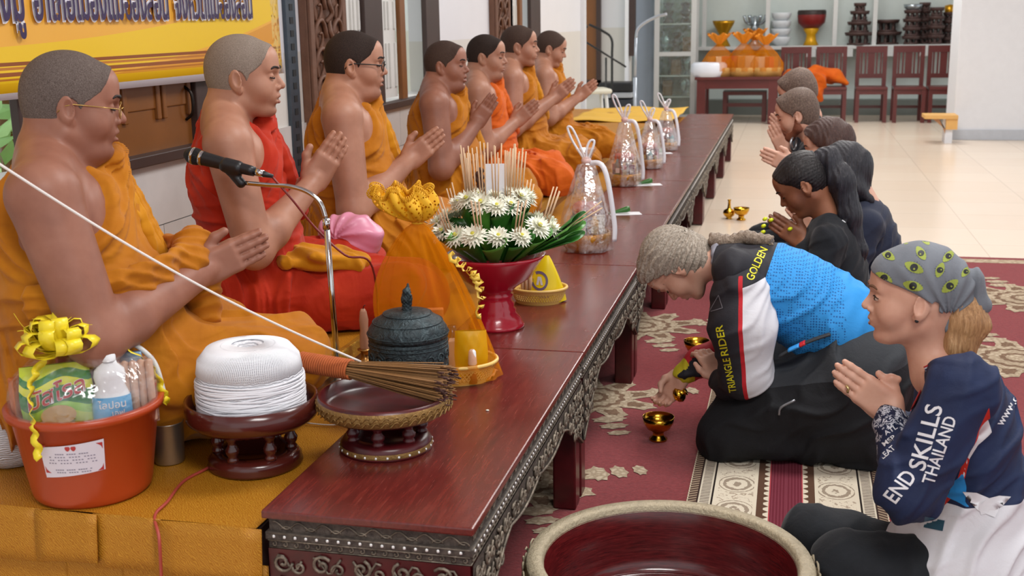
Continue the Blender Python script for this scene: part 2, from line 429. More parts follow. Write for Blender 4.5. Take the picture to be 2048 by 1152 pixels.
def white_leaf(w, root_y, a, b, x=-.035):
    lf = MB().b2((x-.02, a-root_y, .02), (x, b-root_y, ZT-ZS)).build('shutter', M['white_shutter'], w)
    n = 2
    for i in range(n):
        c0 = a+(b-a)*(i+.12)/n; c1 = a+(b-a)*(i+.88)/n
        for z0, z1 in ((.08, .34), (.42, .58), (.66, 1.45)):
            MB().b2((x-.001, c0-root_y, z0), (x+.012, c0-root_y+.02, z1)).build('panel', M['white_shutter'], lf, bevel=.003)
            MB().b2((x-.001, c1-root_y-.02, z0), (x+.012, c1-root_y, z1)).build('panel', M['white_shutter'], lf, bevel=.003)
white_leaf(w2, 6.5, wy(768), wy(803)); white_leaf(w2, 6.5, wy(703), wy(733))
w3 = window(3, [(wy(1008), wy(1027), -.035, .0, 'dark_wood', 'post'), (wy(1041), wy(1046), -.03, .0, 'brown_wood', 'post'), (wy(1063), wy(1082), -.035, .0, 'dark_wood', 'post')], 10.0)
white_leaf(w3, 10.0, wy(1027), wy(1041))
# carved leaves folded back against the wall
def carved_panel(n, ya, yb, seed):
    c = empty('trim_%d' % n, (WX, (ya+yb)/2, ZS)); c['kind'] = 'structure'
    w = yb-ya
    MB().b2((.0, -w/2, -.04), (.045, w/2, 1.5)).build('board', M['carved'], c, bevel=.006)
    for sgn in (-1, 1):
        MB().b2((.045, sgn*w/2-(.05 if sgn > 0 else 0), -.04), (.062, sgn*w/2+(.05 if sgn < 0 else 0), 1.5)).build('border', M['carved'], c, bevel=.005)
    rnd = random.Random(seed); z = .06
    while z < 1.35:
        m = MB()
        for sgn in (-1, 1):
            pts = []
            for i in range(22):
                a = i/21; th_ = a*PI*2.6; r = .07*(1-a*.82)*w/.42
                pts.append((.055+.006*math.sin(a*9), sgn*(.03+.08*w/.42-r*math.cos(th_)), z+.06+r*math.sin(th_)*1.3))
            m.tube(pts, [.013*(1-.5*i/21) for i in range(22)], 6)
        m.tube(bez([(.05, -.02, z), (.07, .015, z+.04), (.07, -.015, z+.09), (.05, .02, z+.14)]), .012, 6)
        o = m.build('carving', M['carved'], c); z += .135
    return c
carved_panel(3, wy(600), wy(674), 1); carved_panel(4, wy(979), wy(1008), 2)
# cable trunking: dark strip with slots on the wall
cc = empty('cable_channel', (WX, wy(578), .46), label='dark grey slotted metal strip running up the white wall beside the banner', cat='metal strip')
MB().b2((0, -.055, 0), (.02, .055, 2.2)).build('strip', simple('steel_strip', '4a545e', .45, .6, var=.3, vscale=20), cc, bevel=.003)
m = MB()
for i in range(36): m.b2((.018, -.018, .03+i*.06), (.0225, .018, .06+i*.06))
m.build('slots', simple('slot_black', '15181b', .6), cc)['kind'] = 'stuff'
# garden beyond the windows
t = NT('garden_grass'); v = t.coord(); t.set(color=t.ramp(t.noise(v, 3, 6, .7), [(.3, '7fae5a'), (.7, 'd3e6b4')]), rough=.9); M['grass'] = t.m
S(MB().b2((-30, -5, -.3), (WX-.25, 45, -.12)).build('ground', M['grass']))
def bush(x, y, h, r, seed, label):
    rnd = random.Random(seed); b = empty('garden_bush', (x, y, -.12), label=label, cat='bush', group='bushes outside the windows')
    MB().tube([(0, 0, 0), (.03, 0, h*.5)], .05, 6).build('stem', M['brown_wood'], b)
    V = []; F = []
    for i in range(900):
        a = rnd.random()*2*PI; u = rnd.random()**.5; zz = rnd.random(); rr = r*u*math.sin(PI*(.12+.86*zz))
        c = np.array((rr*math.cos(a), rr*math.sin(a), h*(.15+.85*zz))); R = euler(rnd.uniform(-1, 1), rnd.uniform(-1, 1), rnd.random()*6.3); s_ = .10
        k = len(V); V += [c+R @ np.array(q)*s_ for q in ((-1, 0, 0), (0, -.45, 0), (1, 0, .2), (0, .45, 0))]; F.append((k, k+1, k+2, k+3))
    o = MB().add(V, F).build('foliage', M['leaf_out'], b); o['kind'] = 'stuff'
M['leaf_out'] = simple('garden_leaf', 'a8d08a', .6, var=.5, vscale=2)
bush(-4.2, 5.6, 2.6, 1.0, 1, 'pale green bush outside the near window left of the first monk')
bush(-5.6, 11.5, 2.8, 1.3, 2, 'pale green bush seen through the middle window opening')
bush(-6.6, 14.2, 2.8, 1.2, 3, 'pale green bush seen through the far narrow window')

# ------------------------------------------------------------------ carpet and runner
cp = MB().b2((-1.02, -1.5, 0), (5.0, 7.35, .008)).build('red_carpet', M['carpet']); tag(cp, 'deep red pile carpet with cream floral medallions covering the near floor', 'carpet')
MB().b2((-1.02, 7.18, .008), (5.0, 7.28, .0095)).build('cream_band', M['motif'], cp)
def medallion(x, y, s, rot):
    m = MB(); m2 = MB()
    def lobe(cx_, cy_, r, rz, z, mm, n=14, k=.35):
        P = []
        for i in range(n):
            a = 2*PI*i/n; rr = r*(1+.12*math.cos(a*7)); px, py = rr*math.cos(a), rr*.55*math.sin(a)
            P.append((cx_+px*math.cos(rz)-py*math.sin(rz), cy_+px*math.sin(rz)+py*math.cos(rz), z))
        mm.add(P, [tuple(range(n))])
    for i in range(9):
        a = 2*PI*i/9; lobe(.34*math.cos(a), .34*math.sin(a), .17, a, .002, m)
        lobe(.34*math.cos(a), .34*math.sin(a), .09, a, .0026, m2)
    for i in range(4):
        a = PI/2*i; 
        for q in range(3): lobe((.5+.14*q)*math.cos(a), (.5+.14*q)*math.sin(a), .12-.02*q, a+PI/2, .0022+.0001*q, m)
    for r, mm, z in ((.30, m, .003), (.24, m2, .0034), (.2, m, .0038), (.12, m2, .0042), (.08, m, .0046)):
        mm.add([(r*(1+.06*math.cos(14*2*PI*i/56))*math.cos(2*PI*i/56), r*(1+.06*math.cos(14*2*PI*i/56))*math.sin(2*PI*i/56), z) for i in range(56)], [tuple(range(56))])
    for mm, mt, nm in ((m, 'motif', 'floral_motif'), (m2, 'motif2', 'floral_motif_inner')):
        o = mm.build(nm, M[mt], cp); o.location = (x, y, .008); o.scale = (s, s, 1); o.rotation_euler = (0, 0, rot)
for (px, py, s) in ((1045, 965, .5), (1185, 800, .52), (1285, 655, .56)):
    q = atz(px, py); medallion(q[0], q[1], s, .4)
for (px, py, s) in ((2030, 600, .62), (2010, 720, .6)):
    q = atz(px, py); medallion(q[0]+.05, q[1], s, .2)
medallion(.9, 2.2, .5, .3)
# runner under the kneeling guests
RXC = (atz(1375, 1000)[0]+atz(1762, 960)[0])/2; RHW = abs(atz(1762, 960)[0]-atz(1375, 1000)[0])/2
def runner_mat():
    t = NT('striped_runner'); tc = t.node('ShaderNodeTexCoord'); sp = t.node('ShaderNodeSeparateXYZ'); t.link(tc.outputs['Object'], sp.inputs[0])
    u = t.math('DIVIDE', t.math('ABSOLUTE', sp.outputs[0]), RHW); y = sp.outputs[1]
    wob = t.math('MULTIPLY', t.math('PINGPONG', y, .019), 1.6)
    band = t.ramp(u, [(0, '6a2a36'), (.16, 'b34b52'), (.172, '5d4436'), (.29, '6a4a3a'), (.291, 'd9cfba'), (.73, 'd9cfba'), (.735, '2c2522'), (.755, 'cfc6b2'), (.885, '3a2c28'), (.9, '4a3731'), (.985, 'c8bda8')], 'CONSTANT')
    # zigzag teeth beside the centre stripe
    z = t.math('GREATER_THAN', t.math('ADD', t.math('SUBTRACT', u, .17), 0), t.math('ADD', wob, .015)); z2 = t.math('LESS_THAN', u, .225)
    tooth = t.math('MULTIPLY', t.math('SUBTRACT', 1.0, t.math('GREATER_THAN', t.math('SUBTRACT', u, .172), t.math('MULTIPLY', t.math('PINGPONG', y, .02), 4.0))), t.math('GREATER_THAN', u, .172))
    col = t.mix(t.math('MULTIPLY', tooth, z2), band, 'd8cdb8')
    # comb lines in the pale border
    comb = t.math('MULTIPLY', t.math('GREATER_THAN', t.math('SINE', t.math('MULTIPLY', y, 520)), .25), t.math('MULTIPLY', t.math('GREATER_THAN', u, .775), t.math('LESS_THAN', u, .87)))
    col = t.mix(comb, col, '4b3a33')
    chk = t.math('MULTIPLY', t.math('GREATER_THAN', t.math('SINE', t.math('ADD', t.math('MULTIPLY', y, 330), t.math('MULTIPLY', u, 60))), .1), t.math('GREATER_THAN', u, .905))
    col = t.mix(t.math('MULTIPLY', chk, .8), col, 'a8957c')
    # oval ornaments and sprigs in the cream panels
    yy = t.math('DIVIDE', t.math('SUBTRACT', t.math('PINGPONG', y, .1), .0), .06); xx = t.math('DIVIDE', t.math('SUBTRACT', u, .51), .17)
    rr = t.math('ADD', t.math('MULTIPLY', yy, yy), t.math('MULTIPLY', xx, xx))
    ring = t.math('GREATER_THAN', t.math('SINE', t.math('ADD', t.math('MULTIPLY', rr, 9), t.math('MULTIPLY', t.noise(t.coord(), 60, 3), 5))), .0)
    inp = t.math('MULTIPLY', t.math('GREATER_THAN', u, .33), t.math('LESS_THAN', u, .7))
    col = t.mix(t.math('MULTIPLY', t.math('MULTIPLY', t.math('MULTIPLY', ring, t.math('LESS_THAN', rr, 1.3)), inp), .75), col, '7d6a58')
    sprig = t.math('MULTIPLY', t.math('GREATER_THAN', t.noise(t.coord(), 55, 3, .6, 1.5), .58), t.math('MULTIPLY', inp, t.math('GREATER_THAN', rr, 1.5)))
    col = t.mix(t.math('MULTIPLY', sprig, .7), col, '8a7460')
    n = t.noise(t.coord(), 140, 4); wn = t.math('LESS_THAN', u, .16)
    col = t.mix(t.math('MULTIPLY', t.math('MULTIPLY', wn, t.math('GREATER_THAN', t.math('SINE', t.math('MULTIPLY', u, 190)), .3)), .4), col, '8f4a58')
    t.set(color=col, rough=.95, spec=.1, normal=t.bump(n, .5, .004)); return t.m
rn = MB().b2((-RHW, -1.6, 0), (RHW, 1.6, .007)).build('runner_rug', runner_mat(), loc=(RXC, 3.3, .0085)); tag(rn, 'narrow woven runner with wine centre stripe, cream ornament panels and comb borders', 'rug')

# ------------------------------------------------------------------ low tables
TX0, TX1, TZ, TL, TY0 = -1.03, -.578, .48, 1.262, 2.04
t = NT('lacquered_table_wood'); v = t.coord('Object', (14, 1.2, 14)); n = t.noise(v, 6, 6, .7, .4); n2 = t.noise(t.coord(), 5, 4)
v3 = t.coord('Object', (160, 5, 160)); sc = t.noise(v3, 3, 3)
c = t.ramp(n, [(.25, '3f1414'), (.5, '5e1e1c'), (.8, '7c3028')]); c = t.mix(t.math('MULTIPLY', n2, .4), c, '74382a')
c = t.mix(t.math('MULTIPLY', t.math('GREATER_THAN', sc, .68), .35), c, 'a8685a')
t.set(color=c, rough=t.math('ADD', .16, t.math('MULTIPLY', n2, .18)), spec=.6, normal=t.bump(sc, .06, .002)); M['table'] = t.m
t = NT('dark_lacquer'); t.set(color=t.ramp(t.noise(t.coord(), 8, 4), [(.3, '300a0d'), (.7, '571318')]), rough=.3, spec=.5); M['lacquer'] = t.m
t = NT('old_gilt_relief'); n = t.noise(t.coord(), 45, 5, .7); t.set(color=t.ramp(n, [(.3, '3c342c'), (.55, '7d7264'), (.8, 'b5aa97')]), rough=.5, metal=.35, normal=t.bump(n, .4, .004)); M['gilt'] = t.m
t = NT('dark_relief_ground'); n = t.noise(t.coord(), 70, 5, .7); t.set(color=t.ramp(n, [(.3, '231a18'), (.7, '5a5148')]), rough=.6, normal=t.bump(n, .6, .006)); M['relief'] = t.m
M['bead'] = simple('mirror_bead', 'e8e8e6', .15, .2, var=.05)
def spiral(cu, cv, r, turns, a0, sgn=1, n=18): return [(cu+r*(1-.85*i/(n-1))*math.cos(a0+sgn*turns*2*PI*i/(n-1)), cv+r*(1-.85*i/(n-1))*math.sin(a0+sgn*turns*2*PI*i/(n-1))) for i in range(n)]
def scallop(u, L, d0, d1):                       # apron depth along the side: deep brackets at both ends, cusped waves between
    e = min(u, L-u); s_ = max(0, 1-e/.30)
    return d0+.018*abs(math.sin((u/L)*PI*4))+(d1-d0)*s_**1.7
def low_table():
    W = TX1-TX0; T = empty('low_table', (0, 0, 0))
    MB().b2((0, 0, TZ-.018), (W, TL-.004, TZ)).build('table_top', M['table'], T, bevel=.004, seg=2)
    g = MB(); g.b2((.012, .012, TZ-.05), (W-.012, TL-.016, TZ-.018)); g.build('frieze', M['relief'], T)
    bd = MB(); bd.b2((.004, .004, TZ-.066), (W-.004, TL-.008, TZ-.048)); bd.b2((.009, .009, TZ-.084), (W-.009, TL-.013, TZ-.066)); bd.build('moulding', M['relief'], T, bevel=.003)
    for x in (.012, W-.082):
        for y in (.012, TL-.086): MB().b2((x, y, .008), (x+.07, y+.07, TZ-.084)).build('leg', M['lacquer'], T, bevel=.006)
    def side(n, L, put):
        """put(u, v, out) -> point on the side; u along, v height, out outward"""
        N = 60; P = []; 
        for o_ in (.0, -.014):
            for i in range(N+1):
                u = L*i/N; P.append(put(u, TZ-.084, o_)); P.append(put(u, TZ-.084-scallop(u, L, .055, .20), o_))
        F = [(2*i, 2*i+1, 2*i+3, 2*i+2) for i in range(N)]; k = 2*(N+1); F += [(k+2*i, k+2*i+2, k+2*i+3, k+2*i+1) for i in range(N)]
        F += [(2*i+1, k+2*i+1, k+2*i+3, 2*i+3) for i in range(N)]
        ap = MB().add(P, F).build('apron', M['lacquer'] if L < .6 else M['relief'], T)
        m = MB()
        m.tube([put(L*i/N, TZ-.084-scallop(L*i/N, L, .055, .20)+.004, .003) for i in range(N+1)], .0035, 5)
        st = .075; cnt = int(L/st)
        for i in range(cnt):
            u = (i+.5)*L/cnt; d = scallop(u, L, .055, .20); r = min(.022, d*.3)
            for q in range(1 if d < .085 else (2 if d < .13 else 3)):
                v0 = TZ-.084-.028-q*.05
                m.tube([put(a, b, .004) for a, b in spiral(u-.012, v0, r, 1.4, PI*.2*(q+i), 1 if i % 2 else -1)], .0038, 5)
                m.tube([put(a, b, .004) for a, b in spiral(u+.024, v0-.008, r*.7, 1.2, PI+.3*i, -1 if i % 2 else 1)], .0032, 5)
                m.tube([put(u-.03+.06*k_/6, v0+.018*math.sin(k_*1.1+i), .003) for k_ in range(7)], .0028, 5)
        o = m.build('scrollwork', M['gilt'], ap); o['kind'] = 'stuff'
        # wave lines on the frieze, spirals on the moulding, bead row
        m = MB(); K = int(L/.05)
        m.tube([put(L*i/(K*10), TZ-.034+.008*math.sin(i/10*2*PI/1.0), -.006) for i in range(2, K*10-1)], .0018, 4)
        for i in range(K):
            u = (i+.75)*L/K; m.tube([put(u+.012*math.cos(a), TZ-.046+.010*math.sin(a), -.006) for a in np.linspace(.3, PI-.3, 7)], .0015, 4)
        for i in range(int(L/.024)):
            u = (i+.5)*.024
            m.tube([put(a, b, -.003) for a, b in spiral(u, TZ-.075, .0085, 1.1, 2.4, -1, 9)], .0018, 4)
        m.tube([put(L*i/4, TZ-.0505, .0) for i in range(5)], .0016, 4); m.tube([put(L*i/4, TZ-.066, .0) for i in range(5)], .0016, 4); m.tube([put(L*i/4, TZ-.0835, -.004) for i in range(5)], .0016, 4)
        o = m.build('relief_lines', M['gilt'], T); o['kind'] = 'stuff'
        m = MB()
        for i in range(int(L/.0235)): m.ell(put((i+.6)*.0235, TZ-.057, .0), (.0042,)*3, 6)
        o = m.build('bead_row', M['bead'], T); o['kind'] = 'stuff'
    side(0, W-.02, lambda u, v, o_: (.01+u, .005-o_, v))
    side(1, TL-.02, lambda u, v, o_: (W-.005+o_, .008+u, v))
    return T
LT = low_table()
names = ['nearest low red lacquer table with bead trim, under the bundled whisk tray', 'low red lacquer table second in the row, under the red flower bowl', 'low red lacquer table third in the row, carrying the largest wrapped hamper',
         'low red lacquer table fourth in the row, beside the smaller hampers', 'low red lacquer table fifth in the row, mid length', 'low red lacquer table sixth in the row, bare top', 'low red lacquer table seventh in the row, bare top', 'farthest low red lacquer table at the end of the row']
for i in range(8):
    o = LT if i == 0 else copy_tree(LT)
    o.location = (TX0, TY0+i*TL, 0); tag(o, names[i], 'table', 'row of low lacquered tables')

# ------------------------------------------------------------------ dais and its golden cloth
PZ = .43
S(MB().b2((WX, 2.06, 0), (TX0-.012, 12.3, PZ)).build('dais', M['dark_wood']))
def brocade(name, base, hi):
    t = NT(name); v = t.coord(); w = t.node('ShaderNodeTexWave', bands_direction='DIAGONAL'); w.inputs['Scale'].default_value = 90; w.inputs['Distortion'].default_value = 9; t.link(v, w.inputs[0])
    n = t.noise(v, 130, 4, .7); n2 = t.noise(v, 4, 3)
    f = t.math('MULTIPLY', w.outputs['Fac'], n); c = t.mix(t.math('MULTIPLY', f, .9), base, hi); c = t.mix(t.math('MULTIPLY', n2, .25), c, '8f5a0c')
    t.set(color=c, rough=.5, metal=.15, spec=.4, normal=t.bump(f, .3, .003)); return t.m
M['gold_cloth'] = brocade('gold_brocade', 'a86a0c', 'e2ab3a')
gc = empty('gold_dais_cloth', (TX0-.6, 2.06, 0), label='golden yellow brocade cloth covering the dais, pinned in flat folds at the front', cat='cloth')
ox, oy = TX0-.6, 2.06
PZ2 = .525
S(MB().b2((WX+.013, 2.66, PZ), (-1.25, 12.2, PZ2-.012)).build('trim_5', M['brown_wood'], bevel=.004))
def top(u, v):
    x = WX+.03+u*(TX0-.015-WX-.03); y = 2.045+v*10.2
    return (x-ox, y-oy, PZ+.008+.003*math.sin(x*17+y*5)*math.sin(y*11+x*3))
MB().grid(top, 60, 260).build('cover', M['gold_cloth'], gc)
edges = [-2.26, -1.98] + [float(atz(px, 1015, PZ)[0]) for px in (-140, 100, 226, 362)]+[TX0+.002]
for i in range(len(edges)-1):
    a, b = edges[i], edges[i+1]
    def pan(u, v, a=a, b=b, i=i):
        x = a-.012+(b-a+.012)*u; return (x-ox, 2.045-oy-.004-.012*v-.006*(i % 2)+.004*math.sin(u*PI), PZ+.01-(.115-.008*u+.006*(i % 3))*v)
    MB().grid(pan, 6, 5).build('fold_panel', M['gold_cloth'], gc, solid=.003)
    def pan2(u, v, a=a, b=b, i=i):
        x = a+.03+(b-a+.01)*u; return (min(x, TX0+.001)-ox, 2.05-oy+.004-.02*v*(.6+.4*math.sin(u*7+i)), PZ-.08-.36*v)
    MB().grid(pan2, 14, 10).build('lower_panel', M['gold_cloth'], gc, solid=.003)

MB().grid(lambda u, v: (WX+.03+u*(-1.245-WX-.03)-ox, 2.64+v*9.57-oy, PZ2-.004+.003*math.sin(u*9+v*70)), 30, 220).build('seat_cover', M['gold_cloth'], gc)
MB().b2((-1.255-ox, 2.64-oy, PZ2-.045), (-1.235-ox, 12.2-oy, PZ2+.002)).build('gold_edging', simple('gold_foil_edge', 'c79a3a', .3, .6, var=.4, vscale=60, bump=.6, bscale=90), gc, bevel=.004)

MB().grid(lambda u, v: (WX+.03+u*(-1.24-WX-.03)-ox, 2.645-oy-.02*v-.006*math.sin(u*40)*v, PZ2-.004-.085*v), 60, 6).build('seat_front', M['gold_cloth'], gc, solid=.002)
yc = MB().grid(lambda u, v: (-2.0+u*.95, 10.6+v*1.75, PZ2+.012+.01*math.sin(u*9+v*4)+.006*math.sin(v*17)), 30, 40).build('yellow_cloth', simple('lemon_cloth', 'dcae3c', .7, var=.2, vscale=4), solid=.004); tag(yc, 'pale yellow cloth spread over the far end of the dais', 'cloth')
# ------------------------------------------------------------------ people: shared anatomy
def skin_mat(name, base, deep, light):
    t = NT(name); v = t.coord(); n = t.noise(v, 7, 4); n2 = t.noise(v, 160, 3)
    c = t.ramp(n, [(.25, deep), (.5, base), (.8, light)])
    t.set(color=c, rough=.48, spec=.4, sss=.08, normal=t.bump(n2, .05, .003)); t.b.inputs['Subsurface Radius'].default_value = (.02, .008, .004); t.b.inputs['Subsurface Scale'].default_value = .5
    return t.m
def cloth_mat(name, base, dark, hi, bump=.25, rough=.8, weave=True):
    t = NT(name); v = t.coord(); n = t.noise(v, 5, 5, .6, .4); n2 = t.noise(v, 26, 4, .6, .8); n3 = t.noise(v, 400, 2)
    c = t.ramp(n, [(.25, dark), (.5, base), (.8, hi)])
    nb = t.bump(n2, bump, .012); nb = t.bump(n3, .12, .002, nb)
    t.set(color=c, rough=rough, spec=.25, sheen=.08, normal=nb); return t.m
def hair_mat(name, c0, c1, c2, scale=(60, 60, 8), rough=.45):
    t = NT(name); v = t.coord('Object', scale); n = t.noise(v, 3, 4, .7, .3)
    t.set(color=t.ramp(n, [(.25, c0), (.55, c1), (.8, c2)]), rough=rough, spec=.35, normal=t.bump(n, .6, .006)); return t.m
SK = dict(dark=skin_mat('skin_bronze', '905f4c', '7e5040', 'a1705c'), mid=skin_mat('skin_tan', 'a7765f', '92644f', 'b68870'), pale=skin_mat('skin_fair', 'cf9f88', 'bd8873', 'dcb29d'), deep=skin_mat('skin_brown', '8c5a40', '784833', '9f6c50'))
LIP = simple('lips', '84483c', .4, var=.1)
EYEW = simple('eye_white', 'c9bfb5', .25, var=.03); EYED = simple('eye_dark', '17100d', .2, var=0)
BROW = simple('eyebrow_hair', '241b17', .7, var=.2)
def stub(name, c0, c1): 
    t = NT(name); n = t.noise(t.coord(), 420, 2, .5); n2 = t.noise(t.coord(), 14, 4)
    t.set(color=t.mix(t.math('MULTIPLY', n2, .4), t.ramp(n, [(.3, c0), (.75, c1)]), c0), rough=.8, spec=.2, normal=t.bump(n, .35, .002)); return t.m
HS = dict(grey=stub('cropped_grey_hair', '4d423d', '7d716a'), white=stub('cropped_white_hair', '75695f', '9c8f83'), black=stub('cropped_black_hair', '231b18', '40332d'), brown=stub('cropped_dark_hair', '352823', '57453b'))

def head_ops(F, c, R, s=1.0, jaw=1.0, nose=1.0, ears=True, female=False, mouth_open=.0, plump=1.0):
    """adds a head to field F; c is the head centre, R columns = forward, left, up"""
    def P(x, y, z): return np.array(c)+R @ (np.array((x, y, z))*s)
    def E(x, y, z, rx, ry, rz, k=.015, Q=None): F.ell(P(x, y, z), np.array((rx, ry, rz))*s, R if Q is None else R @ Q, k)
    def C(a, b, ra, rb, k=.012): F.cap(P(*a), P(*b), ra*s, rb*s, k)
    def X(x, y, z, rx, ry, rz, k=.005, Q=None): F.cut(P(x, y, z), np.array((rx, ry, rz))*s, R if Q is None else R @ Q, k)
    E(-.014, 0, .032, .100, .077, .086, .02); E(-.03, 0, -.01, .078, .07, .085, .03)
    E(.034, 0, -.028, .058, .060*plump, .086, .03)
    for y in (-1, 1):
        C((-.015, y*.050*plump*jaw, -.062), (.05, y*.022*jaw, -.098), .021*plump, .017, .02)
        E(.05, y*.040*plump, -.036, .03, .026, .032, .02)
        C((.073, y*.040, .020), (.086, y*.012, .017), .010, .010, .012)
    E(.066, 0, -.100, .021, .022, .018, .018)
    E(.068, 0, .05, .025, .05, .035, .03)
    E(.078, 0, -.058, .018, .030, .026, .015)                     # muzzle
    for y in (-1, 1): X(.098, y*.031, .001, .019, .019, .012, .012)  # sockets
    C((.084, 0, .008), (.106*nose, 0, -.027), .0085, .0105, .008); 
    for y in (-1, 1): E(.094, y*.0135, -.033, .010, .0085, .008, .006); X(.101, y*.007, -.0415, .006, .0035, .004, .003)
    for y in (-1, 1): E(.074, y*.031, .001, .0145, .0165, .0115, .004)   # closed lid mound
    C((.0915, -.017, -.0585), (.0945, 0, -.0565), .0048, .0058, .005); C((.0945, 0, -.0565), (.0915, .017, -.0585), .0058, .0048, .005)
    C((.0900, -.015, -.0695-mouth_open), (.0925, 0, -.071-mouth_open), .0050, .0064, .005); C((.0925, 0, -.071-mouth_open), (.0900, .015, -.0695-mouth_open), .0064, .0050, .005)
    X(.1, 0, -.0640-mouth_open*.5, .014, .020, .0016+mouth_open*.5, .003)
    X(.092, 0, -.083-mouth_open, .008, .016, .006, .008)
    for y in (-1, 1): X(.094, y*.031, -.0035, .011, .0135, .0014, .003)  # lash slit
    if ears:
        for y in (-1, 1):
            Q = rotm('Z', y*.35) @ rotm('Y', -.15)
            E(-.014, y*.081, -.010, .020, .0085, .033, .005, Q); E(-.004, y*.076, -.038, .010, .008, .012, .006)
            X(-.008, y*.0905, -.006, .0115, .0085, .021, .004, Q)
    return P
def head_extras(parent, P, R, s=1.0, brow=BROW, eyes='closed', lips=LIP, iris=None, mouth=0.0):
    """brows, lashes, lips and eyes as pieces of the face"""
    mo = mouth
    MB().tube(bez([P(.0925, -.018, -.0595), P(.0965, -.006, -.0572), P(.0970, 0, -.0578), P(.0965, .006, -.0572), P(.0925, .018, -.0595)], 4), [.0012*s]*2+[.0036*s]*13+[.0012*s]*2, 6, flat=.8).build('upper_lip', lips, parent)
    MB().tube(bez([P(.0915, -.016, -.0685-mo), P(.0950, -.006, -.0708-mo), P(.0955, 0, -.0714-mo), P(.0950, .006, -.0708-mo), P(.0915, .016, -.0685-mo)], 4), [.0012*s]*2+[.0042*s]*13+[.0012*s]*2, 6, flat=.85).build('lower_lip', lips, parent)
    for y in (-1, 1):
        pts = [P(.0795, y*.048, .021), P(.0905, y*.038, .0275), P(.0975, y*.026, .0268), P(.1005, y*.013, .0228)]
        MB().tube(bez(pts, 4), [.0015*s]+[.0042*s]*10+[.0022*s]*2, 6, flat=.8).build('eyebrow', brow, parent)
        if eyes == 'closed':
            pts = [P(.0800, y*.046, -.002), P(.0880, y*.037, -.0050), P(.0900, y*.030, -.0054), P(.0880, y*.020, -.0035)]
            MB().tube(bez(pts, 4), .0019*s, 5).build('eyelash', BROW, parent)
        else:
            MB().ell(P(.0765, y*.031, -.003), np.array((.0125, .0135, .0062))*s, 14, R).build('eye', EYEW, parent)
            MB().ell(P(.0868, y*.0315, -.003), np.array((.0035, .0052, .0052))*s, 12, R).build('iris', iris or EYED, parent)
            pts = [P(.0795, y*.045, -.001), P(.0875, y*.037, .0032), P(.0905, y*.030, .0036), P(.0875, y*.020, .001)]
            MB().tube(bez(pts, 4), .0019*s, 5).build('eyelid', BROW, parent)
def scalp(parent, c, R, mat, h, s=1.0, grow=.0035, line=.052, name='hair', extra=None):
    """close-cropped hair: a thin shell over the skull, cut along the hairline"""
    F = Field(h)
    def P(x, y, z): return np.array(c)+R @ (np.array((x, y, z))*s)
    F.ell(P(-.014, 0, .032), (np.array((.100, .077, .086))+grow)*s, R, .02); F.ell(P(-.03, 0, -.01), (np.array((.078, .07, .085))+grow)*s, R, .03); F.ell(P(.034, 0, -.028), (np.array((.058, .060, .086))+grow)*s, R, .03)
    F.ell(P(.068, 0, .05), (np.array((.025, .05, .035))+grow*.8)*s, R, .03)
    if extra: extra(F, P)
    def keep(p):
        q = ((p-np.array(c)) @ R)/s; x, y, z = q[:, 0], q[:, 1], q[:, 2]
        ay = np.abs(y)
        front = x-(np.interp(z, [-.09, -.045, -.03, -.01, .008, .022, .036, .055, .085, .12], [-.02, .002, .013, .022, .030, .046, .060, .070, .078, .086])+line-.052-.2*np.maximum(ay-.05, 0))       # forehead line
        side = -1                   # temples, sideburns
        nape = -(z+.084+.35*(x+.05)+.004*np.sin(y*90))
        ear = .024-np.sqrt(((x+.010)/1.0)**2+((z+.012)/1.25)**2)
        v = np.maximum(np.maximum(front, side), np.maximum(nape, np.where(z < .02, ear, -1)))
        return v*s+.0008*np.sin(x*900)*np.sin(z*800+y*300)
    F.clip(keep)
    return F.obj(name, mat, parent)
def hand_ops(F, wrist, R, side=1, s=1.0, curl=(0.03, 0.03, 0.03, 0.05), spread=-.03, thumb=((.035, .012, .040), (.062, .014, .058), (.088, .012, .062)), k=.004):
    """R columns: fingers, palm normal, thumb-ward. returns tips"""
    w = np.array(wrist, float)
    def P(x, y, z): return w+R @ (np.array((x, y, z))*s)
    F.box(P(.048, 0, 0), np.array((.050, .0135, .039))*s, .013*s, R, .012)
    F.ell(P(.03, .004, .022), np.array((.032, .016, .020))*s, R, .012)
    F.ell(P(.03, .004, -.024), np.array((.034, .014, .016))*s, R, .012)
    tips = []
    for i, (z, L, r) in enumerate(((.029, .072, .0088), (.0095, .080, .0092), (-.0105, .074, .0088), (-.029, .058, .0076))):
        a = (z/.029)*spread; c = curl[i]; p = np.array((.090, 0, z)); q = [p]
        for j, f in enumerate((.45, .31, .24)):
            b = c*(j+.4)*1.0; p = p+L*f*np.array((math.cos(b)*math.cos(a), math.sin(b), math.sin(a)*math.cos(b))); q.append(p)
        F.cap(P(.060, 0, z*.9), P(*q[0]), r*1.05*s, r*1.02*s, .006)
        rr = (r*1.0, r*.97, r*.9, r*.78)
        for j in range(3): F.cap(P(*q[j]), P(*q[j+1]), rr[j]*s, rr[j+1]*s, k)
        tips.append((P(*q[3]), R))
    th = [(.012, .004, .028)]+list(thumb); tr = (.0145, .013, .0105, .0088)
    for j in range(3): F.cap(P(*th[j]), P(*th[j+1]), tr[j]*s, tr[j+1]*s, .008)
    return P
def arm_ops(F, sh, el, wr, r=(.056, .044, .047, .029), k=.02):
    F.cap(sh, el, r[0], r[1], k); sh, el, wr = [np.array(q, float) for q in (sh, el, wr)]
    m = el+(wr-el)*.28; F.cap(el, m, r[1]*.98, r[2], k); F.cap(m, wr, r[2], r[3], k)

